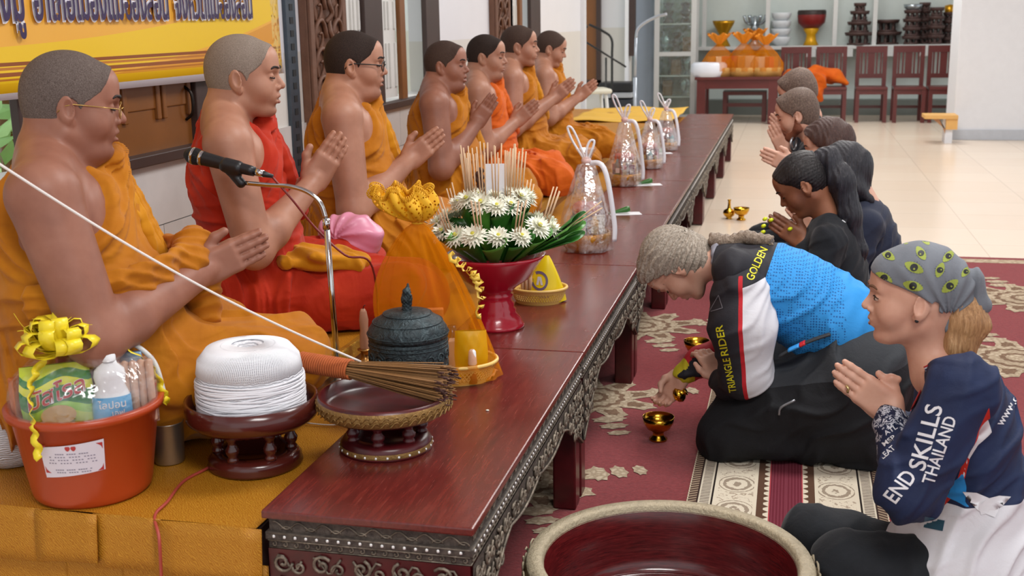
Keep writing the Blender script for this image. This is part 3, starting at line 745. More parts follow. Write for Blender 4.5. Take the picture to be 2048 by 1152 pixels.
# ------------------------------------------------------------------ monks
def robe_mat(name, base, dark, hi):
    t = NT(name); v = t.coord(); n = t.noise(v, 5, 5, .6, .4); c = t.ramp(n, [(.25, dark), (.5, base), (.8, hi)])
    w1 = t.noise(t.coord('Object', (1, 1, 2.0), (.5, .3, .2)), 6, 2, .4, .8)
    nb = t.bump(w1, .5, .03); nb = t.bump(t.noise(t.coord('Object', (2.2, 1, 1), (.2, .9, .4)), 13, 2, .4, .6), .25, .012, nb); nb = t.bump(t.noise(v, 400, 2), .12, .002, nb)
    t.set(color=c, rough=.75, spec=.25, sheen=.08, normal=nb); return t.m
ROBE = dict(ochre=robe_mat('ochre_robe', 'b06a04', '9a5803', 'c27e0a'), red=robe_mat('vermilion_robe', 'ab2406', '951c05', 'ba320c'), orange=robe_mat('orange_robe', 'cc5a06', 'b84c05', 'd66a0c'), amber=robe_mat('amber_robe', 'c48006', 'b07005', 'd29210'))
def monk(loc, yaw, label, h=.0045, hh=.0032, skin='dark', hair='black', robe='ochre', fat=1.0, head=(.035, 0, .745), hyaw=0, hpitch=0, hroll=0, elbow=(.06, -.25, .30), wrist=(.26, -.018, .44), hdir=(.8, 0, .6), glasses=None, sash=False, mouth=0, lap=1.0, plump=1.0, eyes='closed', S=1.0, jaw=1.0, shoulder=.58, lwide=.27, legyaw=0.0, drop=0):
    root = empty('monk', loc, yaw, label, 'person', 'monks seated in a row on the dais'); root['name_kind'] = 'person'
    root.name = 'person'; root.scale = (S, S, S); del root['name_kind']
    HR = rotm('Z', hyaw) @ rotm('Y', hpitch) @ rotm('X', hroll)
    B = Field(hh); f = fat
    ch = lambda k_, g, FF: (FF.ell((-.02, 0, .44), (.118*f**.7+g, .168*f**.6+g, .175+g), None, k_), FF.ell((.02, 0, .26), (.145*f+g, .160*f+g, .19+g), None, k_))
    ch(.06, 0, B)
    sx = .176*f**.5
    for y in (-1, 1):
        B.cap((-.03, y*.05, shoulder+.015), (-.025, y*sx, shoulder-.012), .062*f**.4, .066*f**.4, .04); B.cap((-.035, y*.015, shoulder+.075), (-.03, y*.13, shoulder+.03), .045, .04, .05)
        B.ell((.048*f**.7, y*.07, .51), (.024, .075, .05), None, .07)
    hc = np.array(head)
    nb = np.array((-.035, 0, .60)); B.cap(nb, hc+HR @ np.array((-.025, 0, -.055)), .064*plump, .058*plump, .03)
    if plump > 1.05: B.ell(hc+HR @ np.array((.03, 0, -.105)), (.055, .06, .035), HR, .03)
    P = head_ops(B, hc, HR, 1.0, jaw=jaw, mouth_open=mouth, plump=plump)
    shR = np.array((-.025, -sx-.008, shoulder-.02)); shL = shR*np.array((1, -1, 1))
    el = np.array(elbow); wr = np.array(wrist); elL = el*np.array((1, -1, 1)); wrL = wr*np.array((1, -1, 1))
    ar = tuple(q*(f**.5) for q in (.066, .054, .052, .031))
    arm_ops(B, shR, el, wr, ar); arm_ops(B, elL, elL, wrL, ar)
    hd = np.array(hdir, float); hd /= np.linalg.norm(hd); upv = np.array((-hd[2], 0, hd[0]))
    RR = np.stack([hd, np.array((0, 1.0, 0)), upv], 1); RL = np.stack([hd, np.array((0, -1.0, 0)), upv], 1)
    inw = .0155
    for w_, R_ in ((wr, RR), (wrL, RL)):
        w2 = np.array((w_[0], math.copysign(inw, w_[1]), w_[2])); B.cap(w_, w2+hd*.02, .028, .026, .015); hand_ops(B, w2, R_, 1, 1.02)
    B.clip(lambda p: .06-p[:, 2])
    body = B.obj('body', SK[skin], root)
    head_extras(body, P, HR, 1.0, eyes=eyes, mouth=mouth)
    scalp(root, hc, HR, HS[hair], hh)
    # robe
    G = Field(h); g = .013
    ch(.06, g, G)
    G.cap((-.03, .05, shoulder+.015), (-.025, sx, shoulder-.012), .058+g+.004, .062+g, .04); G.cap((-.03, .05, shoulder+.07), (-.03, .13, shoulder+.03), .040+g, .036+g, .04)
    for y in (-1, 1): G.ell((.055*f**.7, y*.07, .50), (.030+g, .075+g, .05+g), None, .07)
    G.cap(shL, elL, .066+g, .062+g, .03); G.cap(elL, elL+(wrL-elL)*.45, .06+g, .05+g, .03)
    # the folded outer cloth over the left shoulder, down the chest
    G.box((.10*f**.6, .075, .47), (.028, .052, .17), .02, rotm('Y', -.12) @ rotm('X', .14), .03)
    kx = .40*lap
    LY = rotm('Z', legyaw)
    for y in (-1, 1):
        G.cap((-.02, y*.09, .10), LY @ np.array((kx, y*lwide, .095)), .125*f**.4, .080, .08)
        G.cap(LY @ np.array((kx-.01, y*lwide, .075)), LY @ np.array((.12, -y*.12, .06)), .078, .07, .08)
    G.ell(LY @ np.array((.22, 0, .07)), (.27*lap, .24, .10), LY, .10); G.ell((-.07, 0, .08), (.16, .21, .12), None, .06)
    n0 = np.array((0, .80, -.60)); p0 = np.array((0, -.028, shoulder+.07))
    def edge(p): return (p-p0) @ n0+.06*(p[:, 0]-.05)*(p[:, 0] > .05)
    G.clip(lambda p: np.where(p[:, 2] > .20, -edge(p), -1.0))
    sd = sum(loc)*3.1
    def folds(p):
        x, y, z = p[:, 0], p[:, 1], p[:, 2]
        w = wav(p, 9, sd); e = edge(p)
        ta = np.arctan2(z-.70, y-.16+.0*x)
        w2 = wav(p, 5, sd+1.7); am = .55+.45*w2
        tor = foldn(ta*15+w*1.5+5*x)*.019*am+foldn(ta*27+w*2.5-6*x)*.005
        wa = foldn(z*58+w*2.2+5*x-4*y)*.014*(.6+.4*w2)
        la = np.arctan2(y, x+.16); r = np.sqrt(y*y+(x+.16)**2)
        lp = foldn(la*11+w*2.4+4*r)*.022*am+foldn(r*24+w*2.8+la*2)*.015*(1-am)+foldn(la*24-7*r+w*3)*.006
        a = np.clip((z-.20)/.08, 0, 1); b = np.clip((z-.34)/.1, 0, 1)
        v = lp*(1-a)+a*(wa*(1-b)+tor*b)
        v = v-np.where(z > .2, .007*np.exp(-((e-.008)/.010)**2), 0)+np.where(z > .2, .004*np.exp(-((e-.03)/.008)**2), 0)
        return v
    if drop:
        G.ell((.02, .03, -.02), (.22, .23, .12), None, .06); G.ell(LY @ np.array((.26, .0, -.02)), (.24, .2, .09), LY, .06)
    G.disp(folds); G.clip(lambda p: .002-drop-p[:, 2])
    G.obj('robe', ROBE[robe], root)
    # falling fold of the outer robe over the left shoulder
    q_ = .03*(f-.9)
    pts = [(-.10, .10, shoulder+.02), (-.03, .075, shoulder+.088), (.055+q_, .065, shoulder+.04), (.118+q_, .06, .51), (.145+2*q_, .07, .40), (.165+3*q_, .09, .32)]
    D = Field(h); 
    for i, dy in enumerate((-.02, .02, .055)):
        D.chain([np.array(q)+np.array((.004*i, dy, -.008*abs(dy)*10)) for q in bez(pts, 3)], .020, .016)
    D.disp(lambda p: foldfn(p[:, 1]*120+wav(p, 12, sd)*1.5)*.006)
    D.obj('shoulder_fold', ROBE['amber' if robe == 'ochre' else robe], root)
    if sash:
        D = Field(h); rb = .165*f
        ring = [(.02+rb*1.02*math.cos(a), rb*1.1*math.sin(a), .345+.03*math.cos(a)) for a in np.linspace(-2.0, 2.0, 15)]
        for dz in (-.022, 0, .022): D.chain([np.array(q)+np.array((0, 0, dz)) for q in ring], .015, .012)
        D.ell((.02+rb*1.1, -.035, .375), (.045, .05, .032), rotm('X', .5), .02); D.ell((.02+rb*1.14, .035, .395), (.05, .045, .045), rotm('X', -.3), .02)
        D.chain([(.03+rb*1.1, -.01, .36), (.04+rb*1.12, .02, .30), (.04+rb*1.1, .03, .22)], [.03, .04, .045], .02)
        D.disp(lambda p: foldfn(p[:, 2]*95+p[:, 1]*60+wav(p, 14, 1)*1.8)*.006)
        D.obj('sash_knot', ROBE['ochre'], root)
    if glasses: specs(root, P, HR, glasses)
    return root
def specs(root, P, HR, kind):
    col = simple('gold_wire', 'b99a5a', .3, .9, var=.05) if kind == 'gold' else simple('black_frame', '15120f', .35, var=.05)
    r = .0011 if kind == 'gold' else .0019
    g = MB()
    for y in (-1, 1):
        c = np.array((.103, y*.032, -.006))
        g.tube([P(*(c+np.array((-.004*abs(math.cos(a))*(math.cos(a)*y > 0), .023*math.cos(a), .0175*math.sin(a))))) for a in np.linspace(0, 2*PI, 22, endpoint=False)], r, 6, closed=True)
        g.tube([P(.099, y*.054, -.001), P(.06, y*.071, .002), P(.0, y*.081, .004), P(-.02, y*.083, -.002), P(-.032, y*.082, -.016)], r*1.25, 6)
    g.tube(bez([P(.103, -.009, -.003), P(.108, 0, .001), P(.103, .009, -.003)], 4), r, 6)
    gl = g.build('spectacles', col, root)
    t = NT('lens'); t.set(color='f4f6f6', rough=.03, trans=1.0, ior=1.05, alpha=.25)
    for y in (-1, 1):
        m = MB(); q = [P(.102, y*.032+.022*math.cos(a), -.006+.0165*math.sin(a)) for a in np.linspace(0, 2*PI, 20, endpoint=False)]
        m.add(q, [tuple(range(20))]); m.build('lens', t.m, gl)
def face_yaw(x, y): return math.atan2(y, x)
def monk_at(px, py, X, fx, fy, label, dz=0, **kw):
    q = atx(px, py, X); yaw = math.atan2(fy, fx); hd = kw.get('head', (.035, 0, .745))
    c, s_ = math.cos(yaw), math.sin(yaw)
    base = (q[0]-(hd[0]*c-hd[1]*s_), q[1]-(hd[0]*s_+hd[1]*c), PZ2+.004)
    kw['S'] = (q[2]-base[2])/hd[2]
    return monk(base, yaw, label, **kw)
monk_at(148, 208, -1.62, .88, .47, 'heavy grey-haired monk with gold wire glasses, nearest in the row, ochre robe with knotted sash', hair='grey', skin='dark', fat=1.36, glasses='gold', sash=True, plump=1.14, hpitch=.12, hyaw=.06, legyaw=.5, lwide=.2, drop=.082, elbow=(.06, -.29, .26), wrist=(.29, -.02, .335), hdir=(.93, 0, .37), robe='ochre', lap=1.15, mouth=.004, hh=.0032, jaw=1.1)
monk_at(490, 152, -1.62, .90, .43, 'lean elderly monk in vermilion robe, hands pressed together behind the microphone', hair='white', skin='mid', robe='red', fat=.98, hpitch=.02, hyaw=-.18, legyaw=.25, elbow=(.03, -.25, .27), wrist=(.21, -.02, .42), hdir=(.58, 0, .81), mouth=.004, hh=.0034, lap=1.1)
monk_at(712, 128, -1.62, .93, .36, 'young black-haired monk with black-framed glasses in ochre robe', hair='black', skin='mid', glasses='black', fat=1.16, hpitch=.04, hyaw=-.12, elbow=(.0, -.265, .24), wrist=(.21, -.02, .38), hdir=(.8, 0, .6), mouth=.003, plump=1.06, h=.005, hh=.0036, legyaw=.2)
monk_at(895, 130, -1.62, .97, .25, 'dark-haired monk with bare round shoulder, chanting open-mouthed behind the flower bowl', hair='brown', skin='dark', fat=1.2, hpitch=0, hyaw=-.3, elbow=(.0, -.27, .26), wrist=(.17, -.02, .45), hdir=(.6, 0, .8), mouth=.007, h=.006, hh=.0042, plump=1.06)
monk_at(975, 113, -1.62, .97, .25, 'monk in bright orange robe between the open-mouthed monk and the far pair', hair='black', skin='mid', robe='orange', fat=1.12, hpitch=.04, hyaw=-.25, elbow=(.0, -.26, .26), wrist=(.18, -.02, .38), hdir=(.78, 0, .62), h=.0065, hh=.0046, plump=1.06)
monk_at(1040, 92, -1.62, .97, .25, 'monk in ochre robe with raised forearms, second from the far end of the row', hair='brown', skin='mid', fat=1.12, hpitch=.0, hyaw=-.1, elbow=(-.02, -.265, .29), wrist=(.22, -.02, .43), hdir=(.78, 0, .62), h=.007, hh=.005)
monk_at(1103, 97, -1.62, .97, .25, 'farthest monk in ochre robe, head bowed, beside the white pillar end', hair='brown', skin='mid', fat=1.05, hpitch=.28, hyaw=-.1, elbow=(.0, -.26, .28), wrist=(.22, -.02, .40), hdir=(.78, 0, .62), h=.007, hh=.005)
# ------------------------------------------------------------------ kneeling guests
class Fig:
    def sight(s, q):
        c = CAM-s.A; c = np.array((c.dot(s.f), c.dot(s.left), c[2])); d = np.array(q)-c; return d/np.linalg.norm(d)
    def __init__(s, xy, fdir, label, group='guests kneeling on the carpet'):
        s.A = np.array((xy[0], xy[1], 0.0)); f = np.array((fdir[0], fdir[1], 0.0)); f /= np.linalg.norm(f); s.f = f; s.left = np.array((-f[1], f[0], 0.0))
        s.root = empty('person', s.A, math.atan2(f[1], f[0]), label, 'person', group)
    def L(s, px, py, lat=0.0):
        r = ray(px, py); q = s.A+lat*s.left; t_ = s.left.dot(q-CAM)/s.left.dot(r); p = CAM+t_*r
        return np.array(((p-s.A).dot(s.f), lat, p[2]))
def regions_mat(name, base, layers, rough=.7, tex=None, bumpv=.2):
    """cloth whose colour areas follow stored signed distances: (attribute, colour) painted where the value is below zero, in order"""
    t = NT(name); v = t.coord(); c = t.mix(0.0, base, base) if tex is None else tex(t, v)
    for an, col in layers:
        a = t.attr(an).outputs['Fac']; c = t.mix(t.math('LESS_THAN', a, 0.0), c, col if isinstance(col, str) else col(t, v))
    n = t.noise(v, 22, 4, .6, .8); n3 = t.noise(v, 300, 2)
    t.set(color=c, rough=rough, spec=.3, normal=t.bump(n3, .1, .002, t.bump(n, bumpv, .01))); return t.m
def sdline(a, b, ia=0, ib=2):
    """signed distance in the (ia, ib) plane, negative left of a->b"""
    a = np.array((a[ia], a[ib])); b = np.array((b[ia], b[ib])); d = (b-a)/np.linalg.norm(b-a); n = np.array((d[1], -d[0]))
    return lambda V: (V[:, ia]-a[0])*n[0]+(V[:, ib]-a[1])*n[1]
def sdpoly(pts, ia=0, ib=2):
    P = np.array([(p[ia], p[ib]) for p in pts])
    def fn(V):
        q = V[:, (ia, ib)]; d = np.full(len(q), 1e9); ins = np.zeros(len(q), bool)
        for i in range(len(P)):
            a, b = P[i], P[i-1]; e = b-a; w = q-a; t_ = np.clip((w @ e)/e.dot(e), 0, 1); r = w-t_[:, None]*e; d = np.minimum(d, (r*r).sum(1))
            c = ((a[1] <= q[:, 1]) & (b[1] > q[:, 1])) | ((b[1] <= q[:, 1]) & (a[1] > q[:, 1])); xs = a[0]+(q[:, 1]-a[1])*(b[0]-a[0])/(b[1]-a[1]+1e-12)
            ins ^= c & (q[:, 0] < xs)
        d = np.sqrt(d); return np.where(ins, -d, d)
    return fn
def folds2(amp, fr, seed, dirv=(1, .3, .6)):
    dv = np.array(dirv)
    return lambda p: foldn((p @ dv)*fr*.8+wav(p, 9, seed)*2.4)*amp*1.8*(.55+.45*wav(p, 5, seed+3))+foldn((p @ dv[::-1])*fr*1.3+wav(p, 13, seed+2)*2)*amp*.6
YEL = simple('yellow_print', 'd8d020', .6, var=.03); WHT = simple('white_print', 'd9dade', .6, var=.03); BLKP = simple('black_print', '14161a', .6, var=.03)
REDP = simple('red_print', 'b8141c', .6, var=.04); GREYP = simple('grey_print', '6c6c74', .6, var=.03); EYEG = simple('lime_print', '8f9c3c', .7, var=.05)

# ---- guest in the grey bandana, nearest, right
g1 = Fig((.335, 2.77), (-1, .02), 'woman in grey eye-print bandana and navy jersey, hands pressed together, nearest guest')
L = g1.L; R1 = rotm('Y', .02)
hc = L(1826, 590)
B = Field(.0032)
P = head_ops(B, hc, R1, .98, jaw=.92, female=True, plump=.96)
B.cap(L(1868, 745), hc+np.array((-.028, 0, -.06)), .054, .05, .03); B.cap(L(1890, 760, -.06), L(1890, 760, .06), .05, .05, .04)
wr, wl = L(1786, 822, -.02), L(1786, 822, .02); tip = L(1640, 716); hd = tip-L(1786, 822); hd /= np.linalg.norm(hd); upv = np.array((-hd[2], 0, hd[0]))
for w_, sg in ((wl, 1), (wr, -1)):
    R_ = np.stack([hd, np.array((0, -sg*1.0, 0)), upv], 1); w2 = w_.copy(); w2[1] = sg*.0145
    hand_ops(B, w2, R_, 1, .98, thumb=((.03, .012, .042), (.050, .012, .058), (.036, .013, .066)) if sg > 0 else ((.035, .012, .040), (.062, .014, .056), (.088, .012, .058)))
    B.cap(w2-hd*.0+np.array((0, sg*.006, 0)), L(1795, 880, sg*.05), .027, .033, .02)
body = B.obj('body', SK['pale'], g1.root); head_extras(body, P, R1, .98, brow=simple('light_brow', '6b4a34', .7), eyes='open', iris=simple('iris_brown', '3a2a20', .2))
# bandana: gathered at the nape, hanging end
F = Field(.0032); Q = lambda x, y, z: hc+R1 @ (np.array((x, y, z))*.98)
F.ell(Q(-.014, 0, .036), (.106, .084, .092), R1, .02); F.ell(Q(.062, 0, .05), (.03, .056, .04), R1, .03); F.ell(Q(-.03, 0, .0), (.085, .079, .088), R1, .03)
F.ell(Q(-.085, 0, .02), (.052, .05, .05), R1, .03)
bl0 = L(1738, 548, .06); bl1 = L(1880, 612, .085); bl2 = L(1905, 632, .08)
def bclip(p):
    x, z = p[:, 0], p[:, 2]
    e1 = (bl0[2]+(x-bl0[0])/(bl1[0]-bl0[0])*(bl1[2]-bl0[2]))-z
    e2 = (bl1[2]-.02)-z
    return np.where(x > bl1[0], e1, np.where(x > bl1[0]-.09, e2-.0, e2-.0))
F.clip(bclip)
def bf(p):
    q = p-Q(-.075, 0, -.04); a = np.arctan2(q[:, 2], q[:, 0]); r = np.sqrt(q[:, 0]**2+q[:, 2]**2)
    return foldfn(a*9+wav(p, 14, 3)*.9)*.0065*np.clip(1.3-r/.16, 0, 1)
F.disp(bf)
BAND = cloth_mat('grey_bandana_cloth', '71767d', '63686f', '80858c', .12, .85)
bd = F.obj('bandana', BAND, g1.root)
F = Field(.004); F.chain([L(1905, 600, .02), L(1912, 640, .03), L(1898, 655, .035)], [.022, .022, .012], .015); F.chain([L(1945, 560), L(1955, 610), L(1940, 660)], [.03, .026, .012], .015)
F.disp(lambda p: foldfn(p[:, 0]*90+wav(p, 20, 4)*1.5)*.006); F.obj('bandana_tail', BAND, g1.root)
bv = bvh_of(bd)
for k, (px, py, a, s_) in enumerate(((1768, 556, -.55, 1.2), (1826, 572, -.25, 1.25), (1828, 535, -.45, 1.25), (1776, 510, -.6, 1.0), (1842, 506, -1.0, 1.0), (1850, 478, -.9, .9), (1804, 480, -.5, .85), (1897, 512, .9, .95), (1880, 540, 1.3, 1.0), (1900, 572, .75, 1.2), (1884, 476, -.2, .8), (1934, 512, -.4, .8), (1932, 543, 1.0, .8), (1740, 513, .4, .5), (1756, 484, -.6, .7))):
    o_ = L(px, py, .25); dv = g1.sight(o_); s0 = .0145*s_
    cu, su = math.cos(a), math.sin(a); U = np.array((-cu, 0, su))*s0; Wv = np.array((su, 0, cu))*s0
    n = 20; ps = [(1.25*math.cos(2*PI*i/n), .62*math.sin(2*PI*i/n)*abs(math.sin(2*PI*i/n))**.35) for i in range(n)]
    e = decal('eye_print', ps, [tuple(range(n))], o_, U, Wv, dv, bv, EYEG, bd, .0010, .3)
    if s_ > .6:
        decal('pupil_print', *disc2d(.47, .5, 14), o_, U, Wv, dv, bv, BLKP, e, .0016, .3)
        decal('glint_print', *disc2d(.13, .13, 8), o_+U*.1-Wv*.15, U, Wv, dv, bv, EYEG, e, .0021, .3)
        ls = []; fs = []
        for i in range(7):
            x = -.9+1.8*i/6; y0 = .62*(1-abs(x)/1.3)+.03; k0 = len(ls); ls += [(x-.03, y0), (x+.03, y0), (x*1.25, y0+.3)]; fs.append((k0, k0+1, k0+2)); k0 = len(ls); ls += [(x-.03, -y0), (x*1.2, -y0-.25), (x+.03, -y0)]; fs.append((k0, k0+1, k0+2))
        decal('lash_print', ls, fs, o_, U, Wv, dv, bv, BLKP, e, .0010, .5)
BLOND = hair_mat('blond_hair', '7a5636', 'b0855a', 'd0ab80', (60, 60, 6))
F = Field(.0035); F.chain([L(1905, 590, .01), L(1925, 640, .015), L(1912, 690, .02), L(1880, 738, .03)], [.036, .040, .036, .014], .02); F.chain([L(1935, 600, 0), L(1948, 650, 0), L(1925, 710, .02)], [.03, .036, .014], .02)
F.disp(lambda p: np.sin((p[:, 0]*1.0+p[:, 1]*.8)*420+wav(p, 20, 2)*2)*.0016+foldfn(p[:, 0]*60+wav(p, 14, 2))*.006); F.obj('hair', BLOND, g1.root)
# jersey
G = Field(.0045)
G.ell(L(1930, 870), (.118, .165, .185), rotm('Y', .12), .06); G.ell(L(1950, 1030), (.138, .165, .18), None, .06); G.ell(L(1975, 1140), (.175, .19, .13), None, .06)
for y in (-1, 1): G.cap(L(1895, 748, y*.05), L(1925, 775, y*.155), .05, .062, .04)
for y in (-1, 1): G.cap(L(1925, 775, y*.17), L(1818, 985, y*.225), .074, .062, .035); G.cap(L(1818, 985, y*.225), L(1786, 850, y*.05), .062, .042, .03)
G.ell(L(1905, 1095), (.165, .205, .115), rotm('Y', .3), .05)
G.cut(L(1855, 700), (.066, .066, .05), None, .01)
hem = L(1850, 1160)
G.disp(folds2(.007, 42, 1.5, (.9, .2, .5)))
zz0 = L(1900, 1040, .17)[2]
arm_a, arm_b = L(1980, 760, .2), L(1905, 1010, .2)
at = dict(
    wh=lambda V: np.where((V[:, 1] > .17) & (V[:, 0] > L(1868, 1000, .2)[0]) & (V[:, 2] > L(1840, 1050, .2)[2]), 1.0, np.minimum(1, (V[:, 2]-(L(1900, 1010, .15)[2]+.03*np.sin(V[:, 0]*60)*0-.10*(V[:, 0]+.1))))),
    pt=lambda V: np.abs(sdline(L(1970, 800, .18), L(1900, 1030, .18))(V)+.012*np.sin(V[:, 2]*18))-.006,
    wp=sdpoly([L(1980, 845, .2), L(1990, 880, .2), L(1960, 900, .2), L(1938, 940, .2), L(1930, 985, .2), L(1922, 1000, .2), L(1945, 905, .2)]),
    rd=sdpoly([L(1975, 806, .2), L(1982, 845, .2), L(1955, 880, .2), L(1930, 990, .2), L(1895, 1040, .2), L(1876, 1052, .2), L(1912, 1000, .2), L(1940, 905, .2)]),
    sk=sdpoly([L(1930, 960, .2), L(1938, 990, .2), L(1935, 1020, .2), L(1945, 1030, .2), L(1900, 1020, .2), L(1912, 985, .2)]),
    fr=lambda V: np.maximum(np.abs(V[:, 1])-.12, -(V[:, 0]-(L(1815, 860)[0]))))
def splatter(t, v): return t.ramp(t.noise(t.coord('Object', (1, 1, 1)), 55, 3, .6, 1.2), [(.47, '1b2440'), (.52, 'c9ccd6'), (.60, '1b2440')], 'CONSTANT')
JER = regions_mat('navy_jersey', '1a2442', [('fr', splatter), ('wh', 'd5d5da'), ('rd', 'c02a1c'), ('wp', 'd9dadd'), ('sk', '2a86c8')], tex=lambda t, v: t.ramp(t.noise(v, 4, 3), [(.3, '18203a'), (.7, '213054')]))
je = G.obj('jersey', JER, g1.root, at)
jb = bvh_of(je)
def lettering(txt, p0, p1, fig, parent, bvh, mat, hgt, lat=.32, name='lettering', bold=True, shear=0, spacing=1.0, flip=False):
    """print reading from pixel p0 to pixel p1 on the guest's near side"""
    a, b = fig.L(*p0, lat), fig.L(*p1, lat); V, F_ = text2d(txt, 1.0, bold, spacing=spacing, shear=shear)
    xs = [q[0] for q in V]; ys = [q[1] for q in V]; w = max(xs)-min(xs); h_ = max(ys)-min(ys); cx_, cy_ = (max(xs)+min(xs))/2, (max(ys)+min(ys))/2
    V = [((x-cx_)/w, (y-cy_)/h_) for x, y in V]; u = b-a; d_ = u/np.linalg.norm(u); up_ = np.array((d_[2], 0, -d_[0]))
    if flip: up_ = -up_
    # refinement happens in metres
    S_ = np.linalg.norm(u); V = [(x*S_, y*hgt) for x, y in V]
    return decal(name, V, F_, (a+b)/2, d_, up_, fig.sight((a+b)/2), bvh, mat, parent, .0016, .012)
lettering('SKILLS', (1832, 940), (1870, 808), g1, je, jb, WHT, .036)
lettering('THAILAND', (1855, 968), (1902, 832), g1, je, jb, WHT, .026)
lettering('END', (1778, 1000), (1822, 945), g1, je, jb, WHT, .034)
lettering('www.oil', (1996, 852), (2040, 780), g1, je, jb, WHT, .018)
# sponsor patch and paw-like prints near the hem
pb = decal('patch', *rect2d(.042, .026), L(1868, 1048, .3), (-1, 0, -.12), (-.12, 0, 1), g1.sight(L(1868, 1048, .3)), jb, simple('teal_patch', '1d4a5e', .6, var=.04), je, .0022, .01)
lettering('MOTOREX', (1847, 1049), (1889, 1055), g1, pb, jb, WHT, .009)
m = [(0, 0), (.03, .012), (.018, .02), (.045, .028), (.03, .036), (.06, .05), (.035, .05), (.01, .04), (-.006, .02)]
decal('flame_print', m, [tuple(range(len(m)))], L(1962, 1030, .3), (-1, 0, 0), (0, 0, 1), g1.sight(L(1962, 1030, .3)), jb, WHT, je, .002, .02)
m = [(-x*1.2, y*1.1) for x, y in m]
decal('flame_print', m[::-1], [tuple(range(len(m)))], L(1990, 1035, .3), (-1, 0, 0), (0, 0, 1), g1.sight(L(1990, 1035, .3)), jb, WHT, je, .002, .02)
# forearm sponsor lettering
lettering('ATL', (1768, 868), (1794, 852), g1, je, jb, WHT, .011); lettering('MSP', (1765, 890), (1790, 872), g1, je, jb, WHT, .011); lettering('LEAT', (1762, 915), (1788, 893), g1, je, jb, WHT, .012)
# lanyard
LAN = simple('red_lanyard', 'c23a34', .5, var=.1)
m = MB(); m.tube(bez([L(1905, 725, .075), L(1868, 735, .068), L(1850, 765, .05), L(1825, 815, .02)], 6), .010, 6, flat=.25); ln = m.build('lanyard', LAN, g1.root)
fl = MB()
q0, q1 = L(1850, 740, .085), L(1868, 712+20, .085)
for i, (c_) in enumerate(('cf2f2f', 'e6e6e8', '26306c', 'e6e6e8', 'cf2f2f')):
    a_ = -.0085+i*.0034
    d_ = (q1-q0)/np.linalg.norm(q1-q0); n_ = np.array((-d_[2], 0, d_[0]))
    MB().add([q0+n_*a_, q1+n_*a_, q1+n_*(a_+.0034), q0+n_*(a_+.0034)], [(0, 1, 2, 3), (3, 2, 1, 0)]).build('flag_stripe', simple('flag_colour', c_, .5, var=0), ln)
rp = L(1694, 777, .0)
MB().tube([hdp for hdp in [L(1692, 771, .028), L(1697, 777, .031), L(1695, 785, .029)]], .0035, 8).build('ring', simple('gold_ring', 'd8c38a', .25, .9), g1.root)
MB().ell(P(-.004, .083, -.042), (.005, .004, .005), 10).build('earring', BLKP, g1.root)
# trousers
BLK = cloth_mat('black_trousers', '1d2024', '15171b', '2a2d32', .2, .85)
G = Field(.006)
G.ell(L(1990, 1180), (.17, .18, .12), None, .06)
for y, (kx, ky) in ((.10, (1690, 1130)), (-.10, (1625, 1070))):
    kn = L(kx, ky, y); hp = L(1940, 1165, y); kn[2] = max(kn[2], .095); G.cap(hp, kn, .100, .082, .05); ft = np.array((hp[0]-.06, y, .065)); kn2 = kn.copy(); kn2[2] = .075; G.cap(kn2, ft, .066, .05, .03)
G.disp(folds2(.006, 30, 2.2, (.6, .1, 1))); G.clip(lambda p: .009-p[:, 2]); G.obj('trousers', BLK, g1.root)

# ---- guest in the blue jersey, bowed low
g2 = Fig((.06, 3.86), (-1, .07), 'grey-haired guest in blue and charcoal jersey bowed low, pouring from a small brass vessel')
L = g2.L
hc = L(1352, 532); R2 = rotm('Z', 0) @ rotm('Y', 1.28)
B = Field(.0036); P = head_ops(B, hc, R2, 1.0, jaw=1.0, plump=1.02)
B.cap(L(1450, 525), hc+R2 @ np.array((-.025, 0, -.06)), .058, .055, .03)
# far (right) arm: wrist and pouring hand; near hand rests on the forearm
wrR = L(1362, 752, -.04); hR = frame(L(1335, 790, -.03)-wrR, (0, 1, .2)); hR = np.stack([hR[:, 0], np.cross(hR[:, 0], np.array((.5, .85, .1))), np.zeros(3)], 1)
x_ = (L(1338, 786, -.03)-wrR); x_ /= np.linalg.norm(x_); n_ = np.array((-.25, -.9, -.35)); n_ -= n_.dot(x_)*x_; n_ /= np.linalg.norm(n_)
hand_ops(B, wrR, np.stack([x_, -n_, np.cross(x_, -n_)], 1), 1, .92, curl=(.75, .8, .85, .9), thumb=((.04, .03, .035), (.065, .045, .03), (.085, .05, .012)))
B.cap(L(1400, 720, -.045), wrR, .034, .027, .02)
wrL = L(1440, 752, .06); x_ = L(1412, 712, .02)-wrL; x_ /= np.linalg.norm(x_); n_ = np.array((.6, -.75, -.2)); n_ -= n_.dot(x_)*x_; n_ /= np.linalg.norm(n_)
hand_ops(B, wrL, np.stack([x_, n_, np.cross(x_, n_)], 1), 1, .9, curl=(.6, .65, .7, .75), thumb=((.03, .004, .045), (.055, -.004, .058), (.082, -.006, .060)))
B.cap(L(1470, 775, .10), wrL, .034, .028, .02)
body = B.obj('body', SK['pale'], g2.root); head_extras(body, P, R2, 1.0, brow=simple('grey_brow', '7d7066', .7))
GREYH = hair_mat('grey_hair', '6e6458', 'a3988a', 'cfc7ba', (40, 40, 40), .5)
F = Field(.0036); Q = lambda x, y, z: hc+R2 @ np.array((x, y, z))
F.ell(Q(-.018, 0, .036), (.112, .092, .096), R2, .02); F.ell(Q(-.045, 0, -.02), (.083, .088, .095), R2, .03); F.ell(Q(.045, 0, .075), (.05, .07, .04), R2, .03)
F.clip(lambda p: (lambda q: np.maximum(q[:, 0]-np.interp(q[:, 2], [-.12, -.05, -.01, .03, .06, .1], [-.02, .0, .006, .03, .062, .10]), -1))((p-hc) @ R2))
